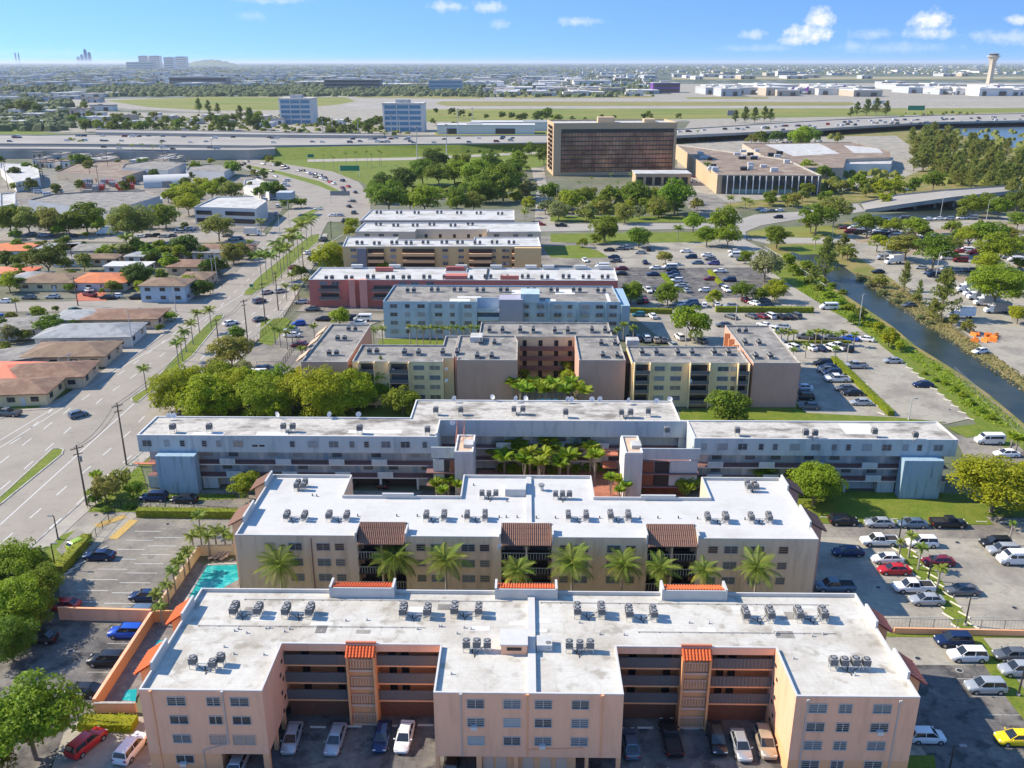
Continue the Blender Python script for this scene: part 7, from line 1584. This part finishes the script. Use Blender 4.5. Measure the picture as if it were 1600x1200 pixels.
for x, y, r in ((955, 748, 14), (968, 752, 15), (978, 760, 13), (968, 768, 12), (682, 758, 15), (700, 752, 15), (716, 760, 13), (692, 768, 13), (150, 745, 13), (1590, 688, 15), (1583, 683, 13), (1604, 690, 14)): palm(x, y, r, 'beside the pale blue block', 'areca', 3.4)
for i in range(12): palm(803+i*10, 600+(i % 3)*6, 17, 'in the row before the mauve courtyard pool', 'areca', 5.5)
for i in range(11): palm(640+i*10.5, 511+(i % 3), 8, 'in the tall row before the light blue block', 'royal', 8)
for x, y in ((583, 515), (597, 514), (470, 545), (455, 512), (447, 520), (490, 510), (975, 507), (990, 512), (965, 515), (915, 500), (928, 500), (455, 430), (478, 436), (446, 447), (460, 450), (428, 512), (436, 516), (472, 543), (465, 448), (900, 502), (725, 497)): palm(x, y, 9, 'around the middle apartment blocks', 'small', 5)
for x, y, bx, by in ((327, 484, 331, 503), (308, 489, 312, 517), (298, 506, 300, 526), (287, 517, 292, 535), (281, 530, 288, 543), (275, 537, 278, 562), (224, 577, 226, 604)): palm(x, y, 13, 'on the curving grass median', 'royal', 6.2)
for x, y in ((405, 400), (413, 394), (423, 400), (430, 379), (441, 382), (450, 372), (457, 362), (464, 370), (470, 352), (477, 347), (485, 342), (436, 392), (447, 388)): palm(x, y, 16, 'on the long grass median of the avenue', 'royal', 10.5, 'royal palms on the avenue median')
for x, y, r in ((1425, 838, 13), (1408, 846, 9), (1440, 856, 13), (1470, 887, 14), (1583, 818, 8)): palm(x, y, r, 'on the grass strip of the right car park', 'small', 4)
for x, y in ((1212, 519), (1222, 518), (1232, 519), (1241, 520), (1266, 520), (1276, 518), (1286, 519), (1296, 519), (1308, 521), (1318, 520), (1336, 523), (1260, 540), (1240, 547), (1306, 545)): palm(x, y, 9, 'in the right car park island', 'small', 3.6)
for x, y, r, h in ((177, 388, 13, 5), (197, 372, 15, 7), (23, 470, 9, 4), (1060, 357, 11, 6), (1077, 300, 10, 7), (1142, 310, 9, 5), (1165, 313, 10, 5), (1172, 316, 9, 5), (823, 322, 10, 6), (823, 262, 9, 7), (820, 330, 9, 5), (1105, 257, 8, 12), (943, 360, 9, 6), (102, 372, 8, 5), (232, 385, 9, 5), (407, 347, 12, 5), (1375, 300, 8, 6), (1275, 372, 9, 5), (1175, 395, 8, 5), (390, 378, 8, 5)): palm(x, y, r, 'standing alone among the car parks and houses', 'small', h)
for x, y in ((505, 242), (520, 245), (540, 240), (556, 238), (573, 237), (580, 242), (592, 236), (595, 238), (186, 226), (206, 227), (222, 226), (238, 228), (252, 223), (870, 290), (905, 285), (925, 278), (955, 272), (965, 285), (1000, 290), (985, 272), (1090, 205)): palm(x, y, 5, 'far off near the highway', 'tiny', 11)

# ================================================================ far woods and suburbs: one mass of crowns nobody could count
def mass(name, boxes, n, seed, label, mat='farleaf', rr=(5, 11)):
    rs = np.random.RandomState(seed); out = []
    V = []
    base = np.array([(math.cos(a), math.sin(a), 0) for a in (0, 1.05, 2.1, 3.14, 4.2, 5.24)])
    for (x0, x1, y0, y1, w) in boxes:
        k = int(n*w)
        px = rs.uniform(x0, x1, k); py = y0+(y1-y0)*rs.rand(k)
        for a, b in zip(px, py):
            p = G(a, b); s = rs.uniform(*rr)*(1 if b > 125 else 1+(125-b)/14); hz = s*rs.uniform(.7, 1.15) if b > 125 else s*.45
            low = base*s*rs.uniform(.8, 1.2, (6, 1)) + (p.x, p.y, 0); up = base*s*.72*rs.uniform(.6, 1.2, (6, 1)) + (p.x, p.y, hz*.75) + rs.normal(0, s*.08, (6, 3)); top = np.array([p.x, p.y, hz])+rs.normal(0, s*.1, 3)
            for i in range(6):
                j = (i+1) % 6; V += [low[i], low[j], up[j], up[i], up[i], up[j], top, top]
    me = rawmesh(name, np.array(V, np.float32), 4, [mat]); me.validate(); o = put(name, me); o['kind'] = 'stuff'; o['label'] = label; return o
mass('far_woods', [(-20, 1620, 99.5, 104, .18), (-20, 1620, 104, 113, .15), (-20, 1020, 113, 140, .13), (140, 740, 134, 151, .20), (1060, 1620, 100, 116, .12), (0, 110, 125, 205, .05), (740, 1020, 138, 152, .02)], 11000, 3, 'dark green far tree cover of the city plain')
mass('scrub', [(1440, 1640, 205, 290, .3), (430, 640, 195, 212, .1), (160, 430, 180, 205, .22), (1060, 1300, 205, 218, .1), (1400, 1520, 176, 186, .04), (620, 830, 290, 312, .06), (870, 1060, 300, 335, .08), (1230, 1400, 270, 300, .10)], 900, 5, 'low scrub between the roads beyond the canal', 'leaf_olive', (2, 4.5))
# far small buildings of the plain beyond the ones that can be told apart
fb = MB(); r5 = random.Random(77)
for i in range(2600):
    py = 100.2+36*r5.random()**1.9; px = r5.uniform(-20, 1620)
    if py > 116 and px > 1020: continue
    k = DEP(px, py)/F; p = G(px, py); w = r5.uniform(2, 13)*k; d = r5.uniform(20, 60); hh = r5.uniform(5, 12); mi = r5.randrange(4); fb.box(p.x-w/2, p.x+w/2, p.y-d/2, p.y+d/2, 0, hh, mi)
o = fb.build('far_suburb', ['cone_white', 'roof_pale', 'ind_grey', 'ind_tan']); o['kind'] = 'stuff'; o['label'] = 'countless small pale buildings of the far plain'
# grass tufts on the banks and lawns near enough to show
def tufts(name, poly, n, s, mat, label, seed=1):
    P = pts(poly); rs = np.random.RandomState(seed); xs = [p.x for p in P]; ys = [p.y for p in P]; out = []; tries = 0
    def inside(x, y):
        c = False; j = len(P)-1
        for i in range(len(P)):
            if (P[i].y > y) != (P[j].y > y) and x < (P[j].x-P[i].x)*(y-P[i].y)/(P[j].y-P[i].y)+P[i].x: c = not c
            j = i
        return c
    while len(out) < n and tries < n*12:
        tries += 1; x = rs.uniform(min(xs), max(xs)); y = rs.uniform(min(ys), max(ys))
        if inside(x, y): out.append((x, y, rs.uniform(0, s*.4)))
    Q = np.array(out); Nn = rs.normal(0, 1, Q.shape); Nn[:, 2] = np.abs(Nn[:, 2])*.5; o = put(name, leafcards(name, Q, Nn, s, mat, seed, .6)); o['kind'] = 'stuff'; o['label'] = label
tufts('grass', [1330, 425, 1420, 450, 1500, 520, 1620, 600, 1700, 680, 1600, 615, 1500, 548, 1412, 488, 1370, 458], 3600, .7, 'drytuft', 'dry tufts of grass along the right canal bank', 2)
tufts('grass', [1232, 405, 1285, 440, 1340, 482, 1392, 514, 1428, 545, 1492, 586, 1542, 622, 1598, 668, 1560, 668, 1515, 645, 1460, 590, 1400, 545, 1325, 500, 1250, 455], 3600, .7, 'leaf_lime', 'green tufts of grass along the left canal bank', 3)
tufts('grass', [130, 770, 215, 712, 232, 770, 370, 772, 372, 782, 215, 800, 138, 800], 1500, .35, 'leaf', 'rough grass left of the pale blue block', 4)

# ================================================================ vehicles
cars('456 1152 -88 sedan silver;524 1154 -92 sedan silver;597 1150 -90 sedan navy;632 1150 -93 sedan white', 'parked in the left courtyard of the nearest building', 'cars in the left courtyard')
cars('985 1160 92 sedan bluegrey;1048 1152 92 pickup black;1120 1155 -92 suv black;1158 1163 -90 sedan silver;1196 1160 -92 suv beige', 'parked in the right courtyard of the nearest building', 'cars in the right courtyard')
cars('372 1190 90 sedan silver;706 1192 90 sedan black', 'half hidden under the nearest building', 'cars under the nearest building')
cars('1490 1000 180 suv navy;1512 1023 180 suv white;1582 1022 180 sedan grey;1592 1046 180 suv silver;1540 1072 180 suv silver;1590 1152 180 sedan yellow;1448 1149 0 hatch white', 'in the lower right car park', 'cars in the lower right car park')
cars('1427 917 180 pickup white;1448 936 180 sedan silver;1503 921 180 sedan grey;1397 889 180 sedan red;1386 872 180 sedan white;1466 876 180 sedan maroon;1374 845 180 pickup white;1441 847 180 suv white;1325 861 180 sedan navy;1303 916 180 pickup bluegrey;1556 848 180 suv black;1567 859 180 suv silver;1588 874 180 van white', 'in the right car park with the palm median', 'cars round the palm median')
cars('1318 813 0 suv black;1374 816 180 sedan silver;1426 817 180 sedan bluegrey;1482 817 0 pickup black', 'parallel to the lawn of the pale blue block', 'cars along the lawn kerb')
cars('155 867 180 sedan navy;98 944 180 sedan red;228 930 180 sedan navy;216 957 180 suv bluegrey', 'in the upper left car park', 'cars in the upper left car park'); cars('124 849 60 hatch lime', 'beside the entrance drive', None)
cars('198 987 180 suv blue;60 995 180 sedan black;167 1030 180 suv black;128 1078 180 sedan black', 'in the dark left car park by the orange wall', 'cars in the dark left car park'); cars('135 1160 68 suv red;205 1168 80 suv white', 'on the drive below the golden hedge', None)
cars('241 776 180 suv navy;288 779 180 sedan black', 'behind the clipped hedge', None); cars('1546 688 180 van white;1573 708 180 sedan white', 'at the right end of the pale blue block', None)
cars('548 752 90 suv grey;600 752 90 sedan black;1150 758 90 sedan white', 'in the ground-level car port of the pale blue block', None)
AV = 'on the avenue'
cars('122 647 47 hatch bluegrey;405 470 55 suv bluegrey;417 456 52 sedan silver;438 454 52 sedan silver;406 498 52 sedan grey;360 504 52 sedan white;460 417 55 sedan maroon;482 394 55 sedan white;505 374 75 pickup grey;497 326 175 sedan white;520 336 178 sedan white;530 336 178 sedan silver;545 322 120 sedan black;553 332 85 suv grey;538 345 90 pickup black;550 314 170 sedan grey', AV, 'cars on the avenue')
cars('12 645 175 pickup grey', 'waiting in the side street mouth at the left', None)
cars(';'.join('%.0f %.1f %d %s %s' % (x, y, a, k, c) for x, y, a, k, c in [(380, 256, 150, 'suv', 'black'), (386, 252, 150, 'sedan', 'grey'), (411, 256, 150, 'sedan', 'silver'), (429, 258, 150, 'suv', 'white'), (443, 259, 150, 'sedan', 'black'), (448, 262, 150, 'sedan', 'navy'), (465, 266, 140, 'sedan', 'silver'), (473, 266, 140, 'sedan', 'black'), (481, 270, 140, 'suv', 'white'), (487, 272, 140, 'sedan', 'navy'), (492, 271, 140, 'sedan', 'silver'), (493, 276, 140, 'sedan', 'black'), (500, 274, 140, 'suv', 'silver'), (502, 278, 135, 'sedan', 'white'), (507, 277, 135, 'sedan', 'black'), (509, 281, 135, 'sedan', 'silver'), (516, 284, 130, 'sedan', 'red'), (521, 286, 130, 'sedan', 'white'), (535, 282, 130, 'suv', 'navy'), (535, 293, 125, 'sedan', 'maroon'), (544, 291, 125, 'sedan', 'red'), (537, 297, 120, 'sedan', 'grey'), (555, 300, 115, 'sedan', 'black'), (393, 266, -30, 'sedan', 'grey'), (404, 269, -30, 'sedan', 'silver'), (424, 267, -30, 'sedan', 'grey'), (430, 275, -40, 'sedan', 'silver'), (400, 276, -25, 'van', 'silver'), (395, 274, -25, 'sedan', 'black'), (375, 258, 160, 'pickup', 'black')]), 'queued on the curved slip of the interchange', 'cars queued at the interchange')
cars('82 463 180 sedan silver;140 460 150 pickup maroon;137 453 150 sedan white;167 464 180 sedan black;182 462 180 hatch white;213 464 180 suv black;227 464 180 suv navy;250 465 180 sedan black;45 464 180 sedan grey;233 508 200 sedan silver;173 548 180 sedan navy;117 484 60 hatch green;4 494 60 sedan blue;8 470 180 sedan white;347 415 180 sedan silver;340 400 180 sedan white', 'parked by the houses', 'cars parked by the houses')
cars('218 369 180 sedan white;230 368 180 sedan grey;242 368 180 suv black;255 369 180 sedan silver;268 368 180 sedan grey;280 362 180 suv silver;282 357 180 sedan white;295 357 180 sedan white;365 373 180 suv silver;68 367 180 sedan silver;78 367 180 sedan grey;113 368 180 sedan black;355 368 180 sedan grey;372 372 180 sedan grey;20 367 180 sedan white;48 366 180 suv grey', 'along the street behind the houses', 'cars along the rear street')
cars(';'.join('%d %d %d %s %s' % (412+i*6+(i % 2)*2, 312-i*5, 190, 'suv' if i % 3 == 0 else 'sedan', ['white', 'silver', 'black', 'grey', 'navy', 'white'][i % 6]) for i in range(7)) + ';' + ';'.join('%d %d %d %s %s' % (424+i*6, 310-i*5, 190, 'sedan', ['silver', 'white', 'grey', 'blue', 'white'][i % 5]) for i in range(5)) + ';434 322 100 suv white;432 334 100 suv silver;60 300 20 van white;75 304 20 van white;92 300 0 van silver;115 303 0 sedan black', 'in the lots beside the white office and warehouse', 'cars by the white office')
cars('567 498 180 van white;560 504 180 sedan white;467 505 200 hatch blue;456 523 180 sedan white;405 578 180 suv navy;399 586 180 van white;488 482 180 sedan grey;471 471 180 sedan silver;468 538 180 sedan maroon;505 498 180 sedan black;455 515 180 sedan silver;546 497 180 suv navy', 'in the yards between avenue and apartment blocks', 'cars in the yards by the avenue')
MP = 'in the wide middle car park'
cars('1020 493 100 sedan white;998 491 180 hatch teal;1012 453 -80 pickup white;1024 452 -80 sedan grey;1065 446 180 sedan silver;1058 438 180 suv white;1055 431 180 sedan bluegrey;1052 426 180 sedan navy;1050 421 180 sedan black;1072 453 100 sedan silver;1101 453 180 hatch white;1135 452 -80 suv white;1130 447 -80 sedan black;1110 435 180 sedan maroon;1140 437 180 suv navy;1125 423 180 sedan white;1020 428 180 sedan navy;1047 418 180 van white;1025 418 180 sedan white;1090 410 180 sedan bluegrey;1115 411 180 suv purple;1110 404 180 sedan grey;1080 401 180 suv navy;1105 398 180 sedan white;1072 392 180 sedan white;1150 399 180 van white;1147 392 180 sedan white;1160 405 180 suv navy;1001 394 180 sedan silver;980 387 180 pickup silver;952 390 180 sedan black;970 388 180 sedan grey;1013 389 90 suv black;959 401 180 sedan navy;962 407 180 sedan grey;941 417 180 van white;910 418 180 sedan white;971 419 180 sedan maroon;970 427 180 sedan black;914 406 -80 sedan white;1008 409 90 sedan navy', MP, 'cars in the wide middle car park')
cars('1060 475 200 sedan white;1080 472 180 suv bluegrey;1084 476 180 sedan navy;1101 476 80 hatch white;1142 477 180 sedan silver;1007 469 100 sedan red;1165 468 100 sedan red;1178 473 120 sedan white;1120 475 90 sedan white;1050 479 190 sedan grey;1198 477 180 sedan navy;1000 470 90 sedan black;1192 469 180 sedan grey', 'in front of the hedge of the middle car park', 'cars before the long hedge')
cars('1142 494 120 sedan grey;1174 493 115 sedan grey;1190 493 115 sedan maroon;1203 493 110 suv white;1219 494 110 sedan black;1231 494 110 sedan black;1243 493 110 suv grey;1131 507 180 sedan grey;1295 480 180 van white;1205 514 125 suv white;1194 507 125 sedan white;1222 510 150 sedan silver', 'in the row behind the long hedge', 'cars behind the long hedge')
cars('996 527 95 sedan grey;1010 528 95 suv white;1025 530 95 sedan beige;1037 530 95 sedan grey;1062 526 100 suv white;1095 531 120 sedan grey;1052 538 100 sedan silver;982 526 95 sedan black', 'behind the mauve complex', 'cars behind the mauve complex')
cars('1238 542 110 suv white;1266 542 110 sedan white;1281 543 110 sedan navy;1296 543 115 suv white;1309 541 115 pickup white;1322 544 110 suv black;1222 535 115 sedan silver;1258 526 160 suv grey;1272 527 160 sedan black;1328 528 150 sedan blue;1352 529 150 sedan white;1300 527 160 sedan grey;1286 567 185 suv black;1293 573 185 sedan navy;1300 582 185 suv navy;1303 588 180 sedan silver;1308 592 180 pickup white;1321 606 180 sedan grey;1332 613 180 sedan black;1345 628 180 sedan silver;1337 571 180 pickup silver;1395 563 180 sedan silver;1442 600 180 sedan navy;1254 605 175 sedan white;1253 612 175 sedan grey;1256 620 175 suv black;1265 634 175 sedan grey;1291 577 185 sedan grey', 'in the right car park of the mauve complex', 'cars right of the mauve complex')
cars('1216 339 185 suv black;1195 329 185 sedan white;1205 329 185 sedan grey;1218 328 185 sedan white;1188 326 185 sedan silver;1475 311 10 sedan white;1480 309 10 sedan silver;1423 312 12 sedan grey;877 352 0 pickup black;845 350 0 sedan red', 'on the road to the canal bridge', 'cars on the bridge road')
rc = random.Random(21); cc = ['white', 'silver', 'grey', 'black', 'navy', 'white', 'silver', 'maroon', 'white', 'bluegrey']
s = ''
for (x0, y0, x1, y1, n, a) in ((1320, 355, 1420, 366, 9, 170), (1330, 362, 1440, 374, 9, 170), (1425, 368, 1580, 364, 10, 175), (1495, 386, 1530, 398, 6, 160), (1440, 418, 1470, 436, 4, 170), (1480, 420, 1530, 424, 5, 175), (1360, 344, 1520, 340, 10, 175), (1480, 403, 1500, 408, 2, 170), (1575, 402, 1600, 412, 3, 170)):
    for i in range(n):
        t = i/max(1, n-1); s += '%.1f %.1f %d %s %s;' % (x0+(x1-x0)*t+rc.uniform(-2, 2), y0+(y1-y0)*t+rc.uniform(-1, 1), a, rc.choice(('sedan', 'suv', 'sedan', 'van')), rc.choice(cc))
cars(s + '1508 388 185 suv red;1500 392 185 sedan red;1380 403 185 van silver;1372 424 185 sedan black;1450 425 190 sedan silver;1468 432 190 sedan black;1420 476 200 sedan grey;1532 548 200 sedan white', 'under the trees of the car park across the canal', 'cars across the canal')
s = ''
for i in range(14): s += '%.1f %.1f %d %s %s;' % (1205+i*6+rc.uniform(-2, 2), 222+rc.uniform(-2, 2), 100, 'sedan', rc.choice(cc))
for i in range(12): s += '%.1f %.1f %d %s %s;' % (1325+i*9, 297+rc.uniform(-3, 3), 170, 'sedan', rc.choice(cc))
for i in range(10): s += '%.1f %.1f %d %s %s;' % (1060+rc.uniform(0, 55), 275+rc.uniform(-5, 12), 170, 'sedan', rc.choice(cc))
for i in range(8): s += '%.1f %.1f %d %s %s;' % (795+rc.uniform(0, 18), 262+i*3, 170, 'sedan', rc.choice(cc))
cars(s, 'in the lots around hotel and industrial block', 'cars near the hotel', lod='far')
# traffic on the elevated highway
s = ''
for (pl, n, a) in (([0, 215, 200, 214, 400, 216, 600, 218, 860, 216], 34, 178), ([0, 221, 200, 222, 400, 223, 600, 223, 860, 221], 24, 0), ([1060, 207, 1250, 197, 1350, 190, 1600, 183], 44, 20), ([1060, 211, 1250, 201, 1350, 194, 1600, 187], 24, 200), ([0, 232, 200, 232, 380, 233], 6, 0)):
    q = [(pl[i], pl[i+1]) for i in range(0, len(pl), 2)]
    for _ in range(n):
        x = rc.uniform(q[0][0], q[-1][0])
        for u, v in zip(q, q[1:]):
            if u[0] <= x <= v[0]: y = u[1]+(v[1]-u[1])*(x-u[0])/(v[0]-u[0])+rc.uniform(-1.3, 1.3)
        s += '%.1f %.1f %d %s %s;' % (x, y, a, rc.choice(('sedan', 'suv', 'van', 'sedan')), rc.choice(cc))
cars(s, 'in traffic on the elevated highway', 'highway traffic', z=7.02, lod='far')
s = ''
for _ in range(34): x = rc.uniform(62, 118); s += '%.1f %.1f %d %s %s;' % (x, rc.uniform(162, 200), 80, 'sedan', rc.choice(cc))
for _ in range(40): x = rc.uniform(140, 300); s += '%.1f %.1f %d %s %s;' % (x, rc.uniform(184, 200), 80, rc.choice(('sedan', 'van')), rc.choice(cc))
for _ in range(20): x = rc.uniform(0, 60); s += '%.1f %.1f %d %s %s;' % (x, rc.uniform(180, 200), 80, 'sedan', rc.choice(cc))
cars(s, 'beyond the highway at the left', 'cars beyond the highway', lod='far')
# box trucks in a row by the canal, one at the rear street, a tanker at the office
def truck(px, py, hd, box, label, L_=7.5):
    p = G(px, py); o = empty('box_truck', (p.x, p.y, 0), R(hd)); MB().box(-L_/2, L_/2-2.2, -1.2, 1.2, .9, 3.5).build('cargo_box', box, o); MB().box(-L_/2, L_/2-2.25, -1.15, 1.15, 3.505, 3.6).build('cargo_roof', 'roof_pale', o)
    m = MB(); m.loft([[(x, -h_, .5), (x, h_, .5), (x, h_*.95, z), (x, -h_*.95, z)] for x, h_, z in ((L_/2-2.1, 1.1, 2.7), (L_/2-.9, 1.1, 2.6), (L_/2-.5, 1.05, 1.6), (L_/2+.3, 1.0, 1.4))]); m.build('cab', 'white_paint', o)
    MB().add([(L_/2-.84, -.95, 2.5), (L_/2-.84, .95, 2.5), (L_/2-.47, .95, 1.65), (L_/2-.47, -.95, 1.65)], [(0, 1, 2, 3)]).build('windscreen', 'carglass', o)
    wm_ = MB().tube((0, -.15, 0), (0, .15, 0), .45, .45, 10).mesh('wheel', ['tyre'])
    for x in (-L_/2+1.4, L_/2-.7):
        for y in (-1, 1): put('wheel', wm_, o, (x, y, .45))
    tag(o, label, 'truck'); return o
for i, (x, y) in enumerate(((1524, 463), (1530, 468), (1541, 477), (1558, 489), (1513, 456))): o = truck(x, y, 178, 'metal_grey' if i % 2 else 'ind_grey', 'grey box truck in the row beneath the large round tree'); o['group'] = 'box trucks by the canal'
truck(166, 367, 180, 'white_paint', 'white box truck on the street behind the houses'); truck(395, 368, 0, 'cone_white', 'white tanker truck beside the white office'); truck(1396, 412, 200, 'white_paint', 'white covered truck beneath the canal-side trees'); truck(1502, 497, 185, 'white_paint', 'white flatbed by the orange barriers')
# manhole covers and drains in the lots
for x, y in ((262, 819), (1420, 828), (1496, 848), (1434, 1029), (1499, 1048), (1372, 918), (150, 805), (110, 1018), (1585, 950), (1484, 640)):
    p = G(x, y); o = empty('manhole_cover', (p.x, p.y, .045)); MB().tube((0, 0, 0), (0, 0, .02), .38, .38, 12).build('cover', 'metal_dark', o); MB().tube((0, 0, -.01), (0, 0, .012), .5, .5, 12).build('ring', 'concrete', o); tag(o, 'dark round manhole cover set in the car park', 'manhole cover')

# ================================================================ the air
hz = MB().box(-72000, 72000, -450, 77000, -1.3, 135).mesh('haze', ['white_paint']); hz.materials.clear()
hm2 = bpy.data.materials.new('haze'); hm2.use_nodes = True; nt = hm2.node_tree; nt.nodes.clear(); ho = nt.nodes.new('ShaderNodeOutputMaterial'); hv = nt.nodes.new('ShaderNodeVolumePrincipled')
hv.inputs['Color'].default_value = (.80, .88, 1, 1); hv.inputs['Density'].default_value = HAZE; hv.inputs['Anisotropy'].default_value = .2; nt.links.new(hv.outputs[0], ho.inputs['Volume']); hz.materials.append(hm2)
if HAZE > 0:
    h_ = put('haze', hz); h_['kind'] = 'stuff'; h_['label'] = 'pale blue haze over the whole plain'
finish_traffic(); finish_trees(); finish_labels()
